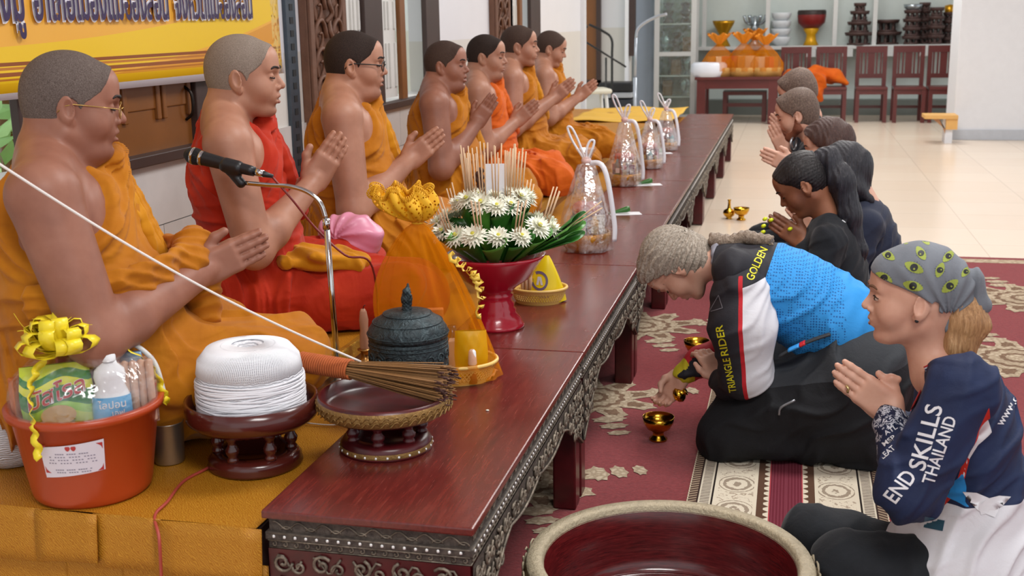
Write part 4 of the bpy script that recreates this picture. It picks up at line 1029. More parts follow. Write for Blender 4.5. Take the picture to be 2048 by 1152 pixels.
F.disp(lambda p: (lambda q: np.sin(np.arctan2(q[:, 1], q[:, 2]-.0)*26+q[:, 0]*40+wav(p, 22, 1)*3)*.0035+np.sin(np.arctan2(q[:, 1], q[:, 2])*61+wav(p, 30, 5)*4)*.0018)((p-hc) @ R2))
F.obj('hair', GREYH, g2.root)
# loose strands around the head
m = MB(); rnd = random.Random(3)
for i in range(70):
    a = rnd.uniform(-1.6, 1.9); b = rnd.uniform(-1, 1); p0 = Q(-.018+.10*math.sin(a)*.8, b*.085, .036+.092*math.cos(a)*.9)
    d_ = rnd.uniform(.02, .06); p1 = p0+np.array((rnd.uniform(-.04, .02), rnd.uniform(-.015, .015), rnd.uniform(-.01, .012))); p2 = p1+np.array((rnd.uniform(-.04, .02), 0, rnd.uniform(-.03, .004)))
    m.tube([p0, p1, p2], .0005, 3)
m.build('stray_hair', GREYH, g2.root)['kind'] = 'stuff'
# ponytail twisted along the back
m = Field(.004)
pts = bez([L(1425, 480, .01), L(1460, 484, .015), L(1490, 474, .02), L(1515, 478, .02), L(1545, 482, .02)], 6)
for ph in (0, 2.1, 4.2):
    m.chain([p+np.array((0, .013*math.cos(ph+i*.75), .013*math.sin(ph+i*.75))) for i, p in enumerate(pts)], [.014-.0003*i for i in range(len(pts))], .006)
m.disp(lambda p: np.sin(p[:, 0]*260+wav(p, 30, 1)*3)*.0012); m.obj('braid', hair_mat('braid_hair', '5d4c3e', '8c7c6c', 'b8ac9c', (60, 60, 60)), g2.root)
# scarf at the neck
F = Field(.0045); c_ = L(1442, 535)
F.chain([c_+np.array((.012*math.cos(a), .07*math.sin(a), .075*math.cos(a))) for a in np.linspace(0, 2*PI, 17)], .017, .012); F.disp(folds2(.005, 90, 4)); F.obj('scarf', simple('patterned_scarf', '8d8d98', .8, var=.6, vscale=60), g2.root)
# jersey torso
G = Field(.0045)
G.ell(L(1520, 565), (.15, .185, .135), rotm('Y', .35), .06); G.ell(L(1600, 600), (.17, .18, .15), rotm('Y', -.3), .07); G.ell(L(1680, 650), (.15, .175, .15), rotm('Y', -.5), .07)
G.cap(L(1470, 540, -.15), L(1470, 540, .15), .07, .07, .05); G.cap(L(1450, 528, -.04), L(1450, 528, .04), .066, .066, .04)
arR = [L(1470, 560, -.17), L(1482, 690, -.15), L(1400, 722, -.045)]
G.chain(arR, [.07, .058, .05], .03); G.cap(arR[2], L(1372, 745, -.042), .05, .042, .02)
G.clip(lambda p: p[:, 0]-L(1436, 520)[0]-np.where((p[:, 2] < .45), 1, 0))
G.disp(folds2(.006, 30, 6, (.5, .2, 1)))
def dots(t, v):
    c = t.node('ShaderNodeTexVoronoi'); c.inputs['Scale'].default_value = 115; c.inputs['Randomness'].default_value = .15; t.link(v, c.inputs['Vector'])
    sp = t.node('ShaderNodeSeparateXYZ'); t.link(v, sp.inputs[0])
    f = t.math('MULTIPLY', t.math('LESS_THAN', c.outputs['Distance'], .36), t.math('GREATER_THAN', t.math('ADD', sp.outputs[0], t.math('MULTIPLY', t.noise(v, 9, 2), .22)), -.02))
    return t.mix(f, '2f8fd6', '1c5f9e')
cu = np.array((wrR-arR[1])); cu = cu/np.linalg.norm(cu)
at = dict(ch=sdline(L(1522, 585, .18), L(1556, 474, .18)), lo=lambda V: np.where(V[:, 2] < .40, np.where(V[:, 1] < 0, -1, 1), 1),
          cf=lambda V: np.where((V[:, 1] < .0) & (V[:, 2] < .42), .012-np.abs((V-arR[2]) @ np.array((cu[2], 0, -cu[0]))-.012)-.012+.0, 1),
          cb=lambda V: np.where((V[:, 1] < .0) & (V[:, 2] < .42), ((V-arR[2]) @ np.array((cu[2], 0, -cu[0])))*-1+.014-.0, 1),
          ye=lambda V: np.where((V[:, 1] < .0) & (V[:, 2] < .42), -((V-L(1378, 742, -.042)) @ cu), 1))
# negative = painted
s_ch = sdline(L(1522, 585, .18), L(1556, 474, .18)); xin = L(1400, 560)[0]
at['ch'] = (lambda fn, sgn: (lambda V: sgn*fn(V)))(s_ch, 1 if s_ch(np.array([[xin, 0, L(1460, 540)[2]]]))[0] < 0 else -1)
J2 = regions_mat('blue_jersey', '2f8fd6', [('ch', '26262c'), ('lo', '24242a'), ('cb', '1d4f8e'), ('cf', 'b42a34'), ('ye', 'c9b92a')], tex=dots)
j2 = G.obj('jersey', J2, g2.root, at); jb2 = bvh_of(j2)
# near sleeve: charcoal, red piping, white back panel
G = Field(.0045)
G.chain([L(1482, 585, .16), L(1486, 655, .19), L(1492, 740, .18)], [.094, .100, .088], .04); G.chain([L(1492, 745, .18), L(1462, 768, .11), L(1446, 762, .075)], [.07, .055, .045], .03)
G.disp(folds2(.007, 34, 8, (.6, .2, .8)))
pa, pb_ = L(1482, 545, .25), L(1494, 795, .25)
sl = sdline(pa, pb_); sg = 1 if sl(np.array([[L(1540, 680)[0], .2, L(1540, 680)[2]]]))[0] < 0 else -1
at = dict(wh=lambda V: np.maximum(sg*sl(V), (V[:, 2]-L(1500, 572+0, .25)[2])+.35*(V[:, 0]-L(1500, 560, .25)[0])), rd=lambda V: np.maximum(np.abs(sl(V)-sg*.004)-.0065, V[:, 2]-L(1487, 555, .25)[2]))
J3 = regions_mat('charcoal_sleeve', '26262c', [('wh', 'cfd0d6'), ('rd', 'b8202a')])
sl_o = G.obj('sleeve', J3, g2.root, at); sb = bvh_of(sl_o)
lettering('GOLDEN T', (1498, 560), (1537, 478), g2, j2, [jb2, sb], YEL, .026, lat=.34)
lettering('RIDER', (1450, 712), (1437, 650), g2, sl_o, [sb, jb2], YEL, .024, lat=.34)
lettering('TRIANGLE', (1466, 786), (1452, 716), g2, sl_o, [sb, jb2], YEL, .024, lat=.34)
e0, e1, e2 = (0, 0), (.046, .012), (.028, .058)
m = MB()
V = []; Fq = []
tri = np.array(((-.5, -.35), (.45, .0), (.15, .9)))*.045
for i in range(3):
    a, b = tri[i], tri[(i+1) % 3]; d_ = (b-a)/np.linalg.norm(b-a); n_ = np.array((-d_[1], d_[0]))*.0012; k = len(V); V += [tuple(a-n_), tuple(b-n_), tuple(b+n_), tuple(a+n_)]; Fq.append((k, k+1, k+2, k+3))
for bo, pp in ((sb, sl_o), (jb2, j2)):
    decal('triangle_emblem', V, Fq, L(1432, 615, .34), (-1, 0, 0), (0, 0, 1), g2.sight(L(1432, 615, .34)), bo, GREYP, pp, .0018, .006)
# hip belt with a striped strap
F = Field(.005); F.chain([L(1600, 668, 0)+np.array((.045*math.cos(a)*0, .205*math.sin(a), .14*math.cos(a)*.2)) for a in np.linspace(.2, 2.9, 9)], .02, .02)
BELT = simple('dark_belt', '26282b', .7, var=.2)
m = MB()
def strap(pts, r, mat, nm):
    MB().tube(bez(pts, 5), r, 8, flat=.25).build(nm, mat, g2.root)
strap([L(1560, 712, .20), L(1590, 695, .205), L(1625, 680, .20), L(1660, 668, .19)], .022, BELT, 'strap')
strap([L(1578, 700, .212), L(1600, 690, .215)], .024, simple('blue_strap', '2f8fd6', .6), 'strap_band'); strap([L(1600, 690, .216), L(1610, 685, .216)], .024, REDP, 'strap_band')
# trousers
BLK2 = cloth_mat('black_cargo_trousers', '1b1c1f', '131417', '2a2b2f', .35, .85)
G = Field(.0055)
G.ell(L(1725, 725), (.155, .205, .14), rotm('Y', -.5), .06); G.ell(L(1760, 760), (.10, .20, .15), None, .06)
for y in (-1, 1):
    kn = L(1452, 868, y*.13); G.cap(L(1720, 735, y*.10), kn, .135, .10, .06); kn2 = L(1470, 893, y*.13); kn2[2] = .085; ft = L(1735, 905, y*.12); ft[2] = .085; G.cap(kn2, ft, .078, .066, .04)
    G.cap(L(1560, 790, y*.12), L(1700, 830, y*.12), .10, .10, .06)
G.disp(folds2(.014, 17, 3, (.7, .2, .9))); G.clip(lambda p: .018-p[:, 2])
sw = sdline(L(1530, 775, .2), L(1800, 742, .2)); sw_s = 1 if sw(np.array([[L(1680, 690, .2)[0], .2, L(1680, 690, .2)[2]]]))[0] < 0 else -1
tr = G.obj('trousers', regions_mat('black_cargo_trousers', '1a1b1e', [('wb', '34373b')], .85, bumpv=.35), g2.root, dict(wb=lambda V: sw_s*sw(V)))
MB().tube(bez([L(1590, 800, .26), L(1562, 815, .262), L(1558, 830, .262)], 4), .004, 6).build('zip_pull', simple('grey_metal', '8d9094', .35, .7), g2.root)
F = Field(.005); ft = L(1755, 905, .12); ft[2] = .05
F.cap(ft+np.array((.04, 0, 0)), ft+np.array((-.10, 0, .015)), .04, .03, .02); F.clip(lambda p: .018-p[:, 2])
F.obj('shoe', regions_mat('red_white_shoe', 'b01822', [('w', 'd8d6d4')], .6), g2.root, dict(w=lambda V: -(V[:, 2]-.075)))

# ---- the row of guests behind
def kneeler(label, px, py, Z, fdir, lean=.10, hpitch=.5, hyaw=0, hands=None, hdir=(.7, 0, .7), skin='pale', top='1d2026', topname='black_top', legs='22262c', sleeve=True, h=.0055, hh=.0045, hairfn=None, plump=1.0, beard=None, sh_w=.165, S_=1.0, lowz=None):
    W = CAM+ray(px, py)*Z
    g = Fig((W[0], W[1]), fdir, label); hz = W[2]
    c_ = np.array((0, 0, hz)); HR = rotm('Z', hyaw) @ rotm('Y', hpitch)
    B = Field(hh); P = head_ops(B, c_, HR, 1.0, plump=plump)
    shz = hz-.185; shx = -.075-lean*.35
    B.cap((shx-.0, 0, shz+.045), c_+HR @ np.array((-.03, 0, -.055)), .056, .053, .03)
    hw = g.L(*hands) if hands else np.array((.20, 0, hz-.2)); hw[1] = 0
    hd = np.array(hdir, float); hd /= np.linalg.norm(hd); upv = np.array((-hd[2], 0, hd[0])); wv = hw-hd*.085
    el = [np.array((shx+.06, y*.23, max(.28, shz-.25))) for y in (-1, 1)]
    for sg in (-1, 1):
        w2 = wv.copy(); w2[1] = sg*.0155; hand_ops(B, w2, np.stack([hd, np.array((0, -sg*1.0, 0)), upv], 1), 1, .98); B.cap(w2, w2+(el[(sg+1)//2]-w2)*.55, .026, .036, .02)
    body = B.obj('body', SK[skin], g.root); head_extras(body, P, HR, 1.0)
    if beard:
        F = Field(hh); Q = lambda x, y, z: c_+HR @ np.array((x, y, z))
        for y in (-1, 1): F.cap(Q(.0, y*.058, -.03), Q(.005, y*.056, -.07), .018, .022, .02); F.cap(Q(.005, y*.052, -.072), Q(.06, y*.02, -.105), .022, .024, .02); F.cap(Q(.085, y*.022, -.052), Q(.078, y*.03, -.08), .008, .010, .01)
        F.ell(Q(.066, 0, -.108), (.027, .03, .026), HR, .02); F.disp(lambda p: np.sin(p[:, 0]*500+p[:, 2]*300+wav(p, 40)*3)*.0012); F.obj('beard', beard, g.root)
    hairfn(g, c_, HR, P)
    TOP = cloth_mat(topname, top, top, top, .2, .85)
    G = Field(h); sh = np.array((shx, 0, shz)); pel = np.array((-.20, 0, .21)); mid = (sh+pel)/2
    ax = (sh-pel); Ry = rotm('Y', math.atan2(ax[0], ax[2])); ln = np.linalg.norm(ax)
    G.ell(sh-ax*.22, (.112, .165, .17), Ry, .06); G.ell(mid-ax*.1, (.12, .15, .2), Ry, .06); G.ell(pel, (.14, .17, .14), None, .06)
    for y in (-1, 1):
        G.cap((shx, y*.05, shz+.012), (shx, y*sh_w, shz-.012), .052, .06, .04)
        G.cap((shx, y*(sh_w+.015), shz-.02), el[(y+1)//2], .066, .055, .03)
        if sleeve: w2 = wv.copy(); w2[1] = y*.03; G.cap(el[(y+1)//2], el[(y+1)//2]+(w2-el[(y+1)//2])*.85, .052, .04, .03)
    G.disp(folds2(.006, 36, px*.01, (.8, .2, .6))); to = G.obj('top', TOP, g.root)
    G = Field(.0075); 
    G.ell((-.21, 0, .19), (.15, .175, .12), None, .05)
    for y in (-1, 1): G.cap((-.18, y*.09, .17), (.20, y*.14, .11), .10, .082, .05); G.cap((.20, y*.14, .085), (-.22, y*.12, .075), .07, .055, .04)
    zf = .010 if W[1] < 7.2 else .002
    G.disp(folds2(.007, 26, px*.02)); G.clip(lambda p: zf-p[:, 2]); G.obj('trousers', cloth_mat('guest_trousers', legs, legs, legs, .2, .85), g.root)
    return g, to
BLH = hair_mat('black_hair', '0d0b0c', '1c1819', '373031', (50, 50, 8), .35); BRH = hair_mat('brown_hair', '2f1f1b', '4d3630', '6b5047', (60, 60, 6), .4); GBH = hair_mat('short_brown_hair', '43352d', '6d5b50', '937f70', (40, 40, 40), .6); DKH = hair_mat('dark_long_hair', '17171c', '2a2a30', '46464d', (60, 60, 6), .4)
def cap_hair(F, Q, HR, gx=.010):
    F.ell(Q(-.016, 0, .034), (.100+gx, .077+gx, .086+gx), HR, .02); F.ell(Q(-.03, 0, -.005), (.078+gx, .07+gx, .085+gx), HR, .03); F.ell(Q(.06, 0, .052), (.03+gx*.6, .052+gx*.6, .036+gx*.6), HR, .03)
def hair_clip(F, c_, HR, low=-.09):
    F.clip(lambda p: (lambda q: np.maximum(q[:, 0]-np.interp(q[:, 2], [-.1, -.03, .0, .02, .035, .055, .085, .12], [-.03, .0, .016, .028, .046, .066, .078, .085]), np.maximum(low-q[:, 2], np.where(q[:, 2] < .02, .022-np.sqrt((q[:, 0]+.012)**2+(q[:, 2]+.014)**2), -1))))((p-c_) @ HR))
def strands(seed, fr=330): return lambda p: np.sin((p[:, 0]+p[:, 1]*.7)*fr+wav(p, 16, seed)*2.2)*.0018+foldfn((p[:, 0]-p[:, 1]*.5)*50+wav(p, 10, seed))*.004
def hair_pony(g, c_, HR, P):
    Q = lambda x, y, z: c_+HR @ np.array((x, y, z)); F = Field(.0045); cap_hair(F, Q, HR, .006); hair_clip(F, c_, HR, -.06); F.disp(lambda p: (lambda q: np.sin(np.arctan2(q[:, 1], q[:, 2])*40+wav(p, 20)*2)*.0012)((p-c_) @ HR)); F.obj('hair', BLH, g.root)
    F = Field(.0045); F.chain([Q(-.10, 0, .05), g.L(1655, 318, .0), g.L(1682, 360, .02), g.L(1700, 430, .03), g.L(1716, 500, .03), g.L(1722, 560, .03)], [.03, .045, .05, .042, .032, .012], .03); F.disp(strands(2)); F.obj('ponytail', DKH, g.root)
    MB().tube([Q(-.098, .03*math.cos(a), .055+.03*math.sin(a)) for a in np.linspace(0, 2*PI, 14, endpoint=False)], .008, 6, closed=True).build('hair_tie', BLKP, g.root)
g3, t3 = kneeler('young woman with black ponytail and fitted black top, head bowed behind the blue jersey', 1604, 368, 4.62, (-1, .03), hpitch=.62, hands=(1572, 458), hdir=(.78, 0, .5), skin='deep', hairfn=hair_pony, top='1a1d22')
for (px, py) in ((1530, 438), (1542, 440), (1527, 452), (1580, 458), (1526, 464)):
    q = g3.L(px, py, .03); MB().ell(q, (.011, .009, .008), 10, rotm('Y', .5)).build('nail', simple('neon_yellow_nail', 'd6e01a', .35, var=.1), g3.root)
lettering('U', (1688, 444), (1696, 434), g3, t3, bvh_of(t3), WHT, .02, lat=.3)
def hair_long(mat, px_pts, rs):
    def fn(g, c_, HR, P):
        Q = lambda x, y, z: c_+HR @ np.array((x, y, z)); F = Field(.005); cap_hair(F, Q, HR, .014)
        for y in (-1, 1): F.chain([Q(-.02, y*.07, .0), Q(-.03, y*.078, -.08), Q(-.06, y*.07, -.15)], [.03, .032, .02], .03)
        F.chain([Q(-.07, 0, .0)]+[g.L(*p, 0) for p in px_pts], rs, .04)
        F.clip(lambda p: (lambda q: q[:, 0]-np.interp(q[:, 2], [-.2, -.03, .0, .03, .055, .085, .12], [.0, .022, .03, .05, .066, .082, .09]))((p-c_) @ HR)); F.disp(strands(4)); F.obj('hair', mat, g.root)
    return fn
g4, _ = kneeler('guest with loose long dark hair and navy top, half hidden behind the ponytailed woman', 1684, 345, 5.1, (-1, .03), hpitch=.45, hands=(1600, 430), hairfn=hair_long(DKH, [(1712, 390), (1722, 430)], [.06, .055, .02]), top='252b3d', topname='navy_top')
g5, _ = kneeler('woman with straight brown bob, palms open in front, behind the dark-haired guests', 1652, 290, 5.65, (-1, .03), hpitch=.3, hands=(1552, 318), hdir=(.85, 0, .35), hairfn=hair_long(BRH, [(1680, 320), (1682, 350)], [.07, .06, .03]), top='2b3140', topname='slate_top')
def hair_short(mat):
    def fn(g, c_, HR, P): 
        def ex(F, P): F.ell(P(.045, 0, .075), (.045, .06, .032), HR, .03); F.ell(P(-.04, 0, .07), (.07, .07, .055), HR, .03)
        o = scalp(g.root, c_, HR, mat, .0045, grow=.010, line=.050, extra=ex)
    return fn
g6, t6 = kneeler('bearded man in black top praying with joined hands at his mouth and a wristwatch', 1592, 228, 6.15, (-1, .03), hpitch=.30, hands=(1556, 275), hdir=(.5, 0, .85), hairfn=hair_short(GBH), beard=simple('red_beard', '7a4630', .8, var=.35, vscale=60), legs='44586e', topname='black_shirt', lean=.05)
wv = g6.L(1587, 287, .03); MB().tube([wv+np.array((.028*math.cos(a)*.5, .034*math.cos(a), .036*math.sin(a))) for a in np.linspace(0, 2*PI, 16, endpoint=False)], .006, 6, closed=True).build('wristwatch', simple('steel_watch', 'b9bcc0', .3, .8), g6.root)
g7, _ = kneeler('grey-brown haired man in dark shirt, farthest guest, beside the bearded man', 1594, 184, 6.85, (-1, .03), hpitch=.45, hands=(1560, 250), hairfn=hair_short(GBH), topname='dark_shirt', top='20242c', lean=.05)
# ------------------------------------------------------------------ things on the dais and the tables
DZ = PZ+.010                                     # top of the cloth
def scale_at(p): return FPX/((RC.T @ (np.array(p)-CAM))[2])   # pixels per metre at a point
def clear_mat(name, tint='ffffff', clear=.85, rough=.06, haze=0.0):
    t = NT(name); tr = t.node('ShaderNodeBsdfTransparent'); tr.inputs[0].default_value = lin(tint); gl = t.node('ShaderNodeBsdfGlossy'); gl.inputs['Roughness'].default_value = rough
    gl.inputs[0].default_value = (.95, .95, .95, 1)
    n = t.noise(t.coord(), 14, 3); t.link(t.bump(n, .5, .02), gl.inputs['Normal'])
    mx = t.node('ShaderNodeMixShader'); mx.inputs[0].default_value = 1-clear; t.link(tr.outputs[0], mx.inputs[1]); t.link(gl.outputs[0], mx.inputs[2]); 
    if haze:
        df = t.node('ShaderNodeBsdfDiffuse'); df.inputs[0].default_value = (.9, .9, .92, 1); m2 = t.node('ShaderNodeMixShader'); t.link(t.math('MULTIPLY', t.ramp(t.noise(t.coord(), 22, 4, .6, 1), [(.4, 0.0), (.7, 1.0)]), haze), m2.inputs[0]); t.link(mx.outputs[0], m2.inputs[1]); t.link(df.outputs[0], m2.inputs[2]); mx = m2
    t.link(mx.outputs[0], t.n['Material Output'].inputs[0]); return t.m
def sheer_mat(name, col, op=.6):
    t = NT(name); tr = t.node('ShaderNodeBsdfTransparent'); df = t.node('ShaderNodeBsdfDiffuse'); df.inputs[0].default_value = lin(col); tl = t.node('ShaderNodeBsdfTranslucent'); tl.inputs[0].default_value = lin(col)
    m1 = t.node('ShaderNodeMixShader'); m1.inputs[0].default_value = .4; t.link(df.outputs[0], m1.inputs[1]); t.link(tl.outputs[0], m1.inputs[2])
    m2 = t.node('ShaderNodeMixShader'); m2.inputs[0].default_value = op; t.link(tr.outputs[0], m2.inputs[1]); t.link(m1.outputs[0], m2.inputs[2]); t.link(m2.outputs[0], t.n['Material Output'].inputs[0]); return t.m
CELLO = clear_mat('cellophane', clear=.9, rough=.14, haze=.1)
BRASS = simple('polished_brass', 'c8962e', .18, 1.0, var=.1); CHROME = simple('chrome', 'c9c9c9', .12, 1.0, var=.03); STEEL = simple('brushed_steel', 'a9a6a0', .35, .9, var=.1, vscale=30)
MAHO = simple('mahogany_lacquer', '4a1a14', .22, var=.3, vscale=8, coat=.3); PLAST_Y = simple('cream_yellow_plastic', 'e2bd6a', .4, var=.06)
YRIB = simple('yellow_ribbon', 'efd92a', .35, var=.1, vscale=30); WHITE_THREAD = None
def ribbon(mb, pts, w, up=(0, 0, 1), twist=0, side=None):
    pts = [np.array(p, float) for p in pts]; n = len(pts); V = []
    for i in range(n):
        t_ = pts[min(i+1, n-1)]-pts[max(0, i-1)]; t_ /= max(1e-9, np.linalg.norm(t_)); s_ = np.cross(t_, up) if side is None else np.array(side, float)-np.dot(side, t_)*t_; s_ /= max(1e-6, np.linalg.norm(s_)); q = np.cross(s_, t_); a = twist*i/(n-1)
        s_ = s_*math.cos(a)+q*math.sin(a); V += [pts[i]-s_*w/2, pts[i]+s_*w/2]
    return mb.add(V, [(2*i, 2*i+1, 2*i+3, 2*i+2) for i in range(n-1)], True)

# --- offering bucket
b0 = atz(188, 975, DZ); k = scale_at(b0)
bk = empty('offering_bucket', (b0[0], b0[1], DZ), label='terracotta orange plastic pail wrapped in cellophane with a yellow bow, front left', cat='bucket')
rb, rt, hb = 112/k, 138/k, .208
TERRA = simple('terracotta_plastic', 'ab3f17', .35, var=.06)
MB().lathe([(0, 0), (rb*.96, 0), (rb, .006), (rb*1.03, .02), (rt, hb-.02), (rt+.012, hb-.016), (rt+.014, hb), (rt-.004, hb), (rt-.008, hb-.03), (rb*.98, .012), (0, .012)], 56).build('pail', TERRA, bk)
fwd = np.array((-b0[0], -b0[1], 0)); fwd /= np.linalg.norm(fwd); sid = np.array((-fwd[1], fwd[0], 0))   # fwd to camera, sid to the right of the picture
def bl(s_, f_, z): return sid*s_+fwd*f_+np.array((0, 0, z))
hp = [bl(.02, -.02, hb+.115), bl(.09, -.03, hb+.12), bl(.15, -.02, hb+.07), bl(rt+.012, -.01, hb-.0), bl(rt+.014, 0, hb-.03)]
MB().tube(bez(hp, 8), .0055, 8).build('handle', simple('white_plastic', 'd6d8d8', .35, var=.03), bk)
# sticker on the front
ang0 = math.atan2(fwd[1], fwd[0]); st = []
def wallpt(u, z): r = rb*1.03+(rt-rb*1.03)*((z-.02)/(hb-.04))+.0012; a = ang0-.26+u; return (r*math.cos(a), r*math.sin(a), z)
MB().grid(lambda u, v: wallpt((u-.5)*.90, .085+v*.072+(u-.5)*.012), 16, 4).build('sticker', simple('pale_label', 'd5d0da', .5, var=.04), bk)
LRED = simple('label_red', 'b03434', .5, var=0)
def orn(V, F_): MB().add([(x*1.003, y*1.003, z) for x, y, z in V], F_).build('red_ornament', LRED, bk)
for (u, v) in ((-.40, .07), (.40, .07), (-.40, .005), (.40, .005)):
    sx_ = 1 if u < 0 else -1; sy_ = 1 if v < .03 else -1
    orn([wallpt(u-.03*sx_+a_*sx_, .086+v+b_*sy_) for a_, b_ in ((0, 0), (.09, 0), (.05, .004), (.02, .008), (0, .016))], [(0, 1, 2, 3, 4) if sx_*sy_ > 0 else (4, 3, 2, 1, 0)])
for sg in (-1, 1):
    orn([wallpt(sg*.04+.036*math.cos(a), .148+.0055*math.sin(a)+.002*abs(math.cos(a))) for a in np.linspace(0, 2*PI, 12, endpoint=False)], [tuple(range(12))])
tx = MB()
for i, (z, w) in enumerate(((.136, .5), (.129, .62), (.122, .62), (.115, .66), (.099, .5), (.093, .54))):
    n = 16
    for j in range(n):
        if (j*7+i*3) % 5 == 0: continue
        u = (j/(n-1)-.5)*w; tx.add([wallpt(u+d, z+e) for d, e in ((-.013, -.0012), (.013, -.0012), (.013, .0012), (-.013, .0012))], [(0, 1, 2, 3)])
for i in range(len(tx.v)): x, y, z = tx.v[i]; tx.v[i] = (x*1.003, y*1.003, z)
tx.build('small_print', simple('label_grey', '8a8496', .6, var=0), bk)['kind'] = 'stuff'
# cellophane dome
MB().lathe([(rt+.006, hb-.004), (rt+.004, hb+.03), (rt-.01, hb+.065), (rt-.05, hb+.10), (.06, hb+.118), (.02, hb+.13), (.012, hb+.14)], 40, wob=lambda a, z: 1+.03*math.sin(a*7+z*40)+.02*math.sin(a*13)).build('cellophane_wrap', CELLO, bk)
# bow
bw = MB(); rnd = random.Random(5); bc = bl(-.04, .05, hb+.138)
for i in range(26):
    a = 2*PI*i/26*2.0+rnd.uniform(-.15, .15); el_ = (.15, .55, .95)[i % 3]+rnd.uniform(-.1, .1); r = rnd.uniform(.078, .094); d_ = np.array((math.cos(a)*math.cos(el_), math.sin(a)*math.cos(el_), math.sin(el_))); ax2 = np.cross(d_, (0, 0, 1.0)); ax2 /= np.linalg.norm(ax2); nn = np.cross(ax2, d_)
    pts = [bc+d_*r*(1-math.cos(PI*q/5))/2+nn*.019*math.sin(2*PI*q/10) for q in range(11)]
    ribbon(bw, pts, .032, side=ax2)
bw.build('bow', YRIB, bk, solid=.0006)
fr = MB()
for i in range(9):
    a = 2*PI*i/9; p0 = bc+np.array((math.cos(a)*.05, math.sin(a)*.05, .03)); fr.tube(bez([p0, p0+np.array((math.cos(a)*.02, math.sin(a)*.02, .02)), p0+np.array((math.cos(a)*.035, math.sin(a)*.035, .02+.03*rnd.random()))], 3), .0006, 3)
fr.build('bow_fringe', YRIB, bk)['kind'] = 'stuff'
for pts, tw in (([bl(-.075, .07, hb+.12), bl(-.10, .10, hb+.08), bl(-.105, .125, hb+.03), bl(-.105, .132, hb-.02), bl(-.10, .135, hb-.075)], 9), ([bl(.0, .04, hb+.135), bl(.05, .03, hb+.15), bl(.10, .02, hb+.11), bl(.145, .01, hb+.06), bl(.165, .01, hb+.0), bl(.17, .01, hb-.03)], 10)):
    q = bez(pts, 10); q = [p+sid*.004*math.sin(i*1.1)+fwd*.004*math.cos(i*1.1) for i, p in enumerate(q)]; m = MB(); ribbon(m, q, .016, fwd, tw*.35); m.build('ribbon_tail', YRIB, bk, solid=.0006)
# contents: each its own thing
def pillow(name, w, h_, d_, mat, loc, rz, tilt=0, parent=None, crimp=True):
    def f(sg):
        return lambda u, v: ((u-.5)*w*(1-.04*math.cos(v*PI*2)), sg*d_*.5*max(0, math.sin(PI*u))**.5*max(0, math.sin(PI*(v*.94+.03)))**.5*(1+.1*math.sin(u*19)*math.sin(v*17)), v*h_)
    m = MB(); m.grid(f(-1), 18, 14); m.grid(f(1), 18, 14); 
    R_ = euler(tilt, 0, rz); m.v = [tuple(R_ @ np.array(p)) for p in m.v]
    o = m.build(name, mat, parent); o.location = tuple(loc); return o
yaw_c = math.atan2(sid[1], sid[0])
t = NT('snack_bag_print'); tc = t.node('ShaderNodeTexCoord'); sp = t.node('ShaderNodeSeparateXYZ'); t.link(tc.outputs['Generated'], sp.inputs[0])
c = t.ramp(t.math('ADD', sp.outputs[2], t.math('MULTIPLY', t.math('SINE', t.math('MULTIPLY', sp.outputs[0], 7)), .08)), [(0, 'b9cf3a'), (.22, '8fc33a'), (.36, '1f7a3c'), (.62, 'd9dc3a'), (.74, '25803e'), (.86, 'c7d83e')], 'CONSTANT'); t.set(color=c, rough=.25, spec=.5)
sb0 = np.array((b0[0], b0[1], DZ))
snack = pillow('snack_bag', .145, .135, .05, t.m, sb0+bl(-.055, .055, hb-.035), yaw_c, -.12); tag(snack, 'green and yellow snack packet with red lettering inside the orange pail', 'snack packet')
V, F_ = text2d('มัสโรล', .05, True); R_ = euler(-.12, 0, yaw_c); sn = R_ @ np.array((0, -1, 0)); SRED = simple('snack_red', 'a81c22', .4, var=0)
for off, col, gx in ((.004, WHT, .018), (.0055, SRED, .0)):
    V, F_ = text2d('มัสโรล', .05, True, grow=gx); m = MB(); xs = [p[0] for p in V]; ww = max(xs)-min(xs); m.add([R_ @ np.array((x/ww*(.115+gx*.1), -.0285-off-.0, .075+y*1.0+x*.25)) for x, y in V], F_); m.build('lettering', col, snack)
m = MB(); m.add([R_ @ np.array((.0+x, -.0275, .028+y)) for x, y in disc2d(.036, .022, 18)[0]], [tuple(range(18))]); m.build('snack_picture', simple('snack_beige', 'b08a4e', .5, var=.3, vscale=60), snack)
bt = empty('detergent_bottle', sb0+bl(.055, .06, hb-.05), yaw_c, 'white squeeze bottle with blue label inside the orange pail', 'bottle')
WPL = simple('white_bottle_plastic', 'e6e9ec', .3, var=.03)
def oval(prof, mat, nm, par, n=28, fl=.6): m = MB().lathe(prof, n); m.v = [(x, y*fl, z) for x, y, z in m.v]; return m.build(nm, mat, par)
oval([(0, 0), (.038, 0), (.041, .01), (.039, .07), (.030, .095), (.034, .115), (.031, .13), (.018, .142), (.016, .15), (0, .15)], WPL, 'flask', bt)
MB().lathe([(.016, .15), (.017, .165), (.010, .17), (.009, .182), (0, .184)], 18).build('cap', WPL, bt)
oval([(.0415, .022), (.0418, .03), (.0405, .068), (.040, .072)], simple('blue_bottle_label', '4aa3d6', .4, var=.15, vscale=40), 'label', bt)
V, F_ = text2d('ไลปอน', .022, True); V2, F2 = text2d('เอฟ', .018, True); m = MB(); m.add([(x*1.0, -.0262+6*x*x*1.5, .055+y) for x, y in V], F_); m.add([(x+.01, -.0262, .036+y) for x, y in V2], F2); m.build('lettering', WHT, bt)
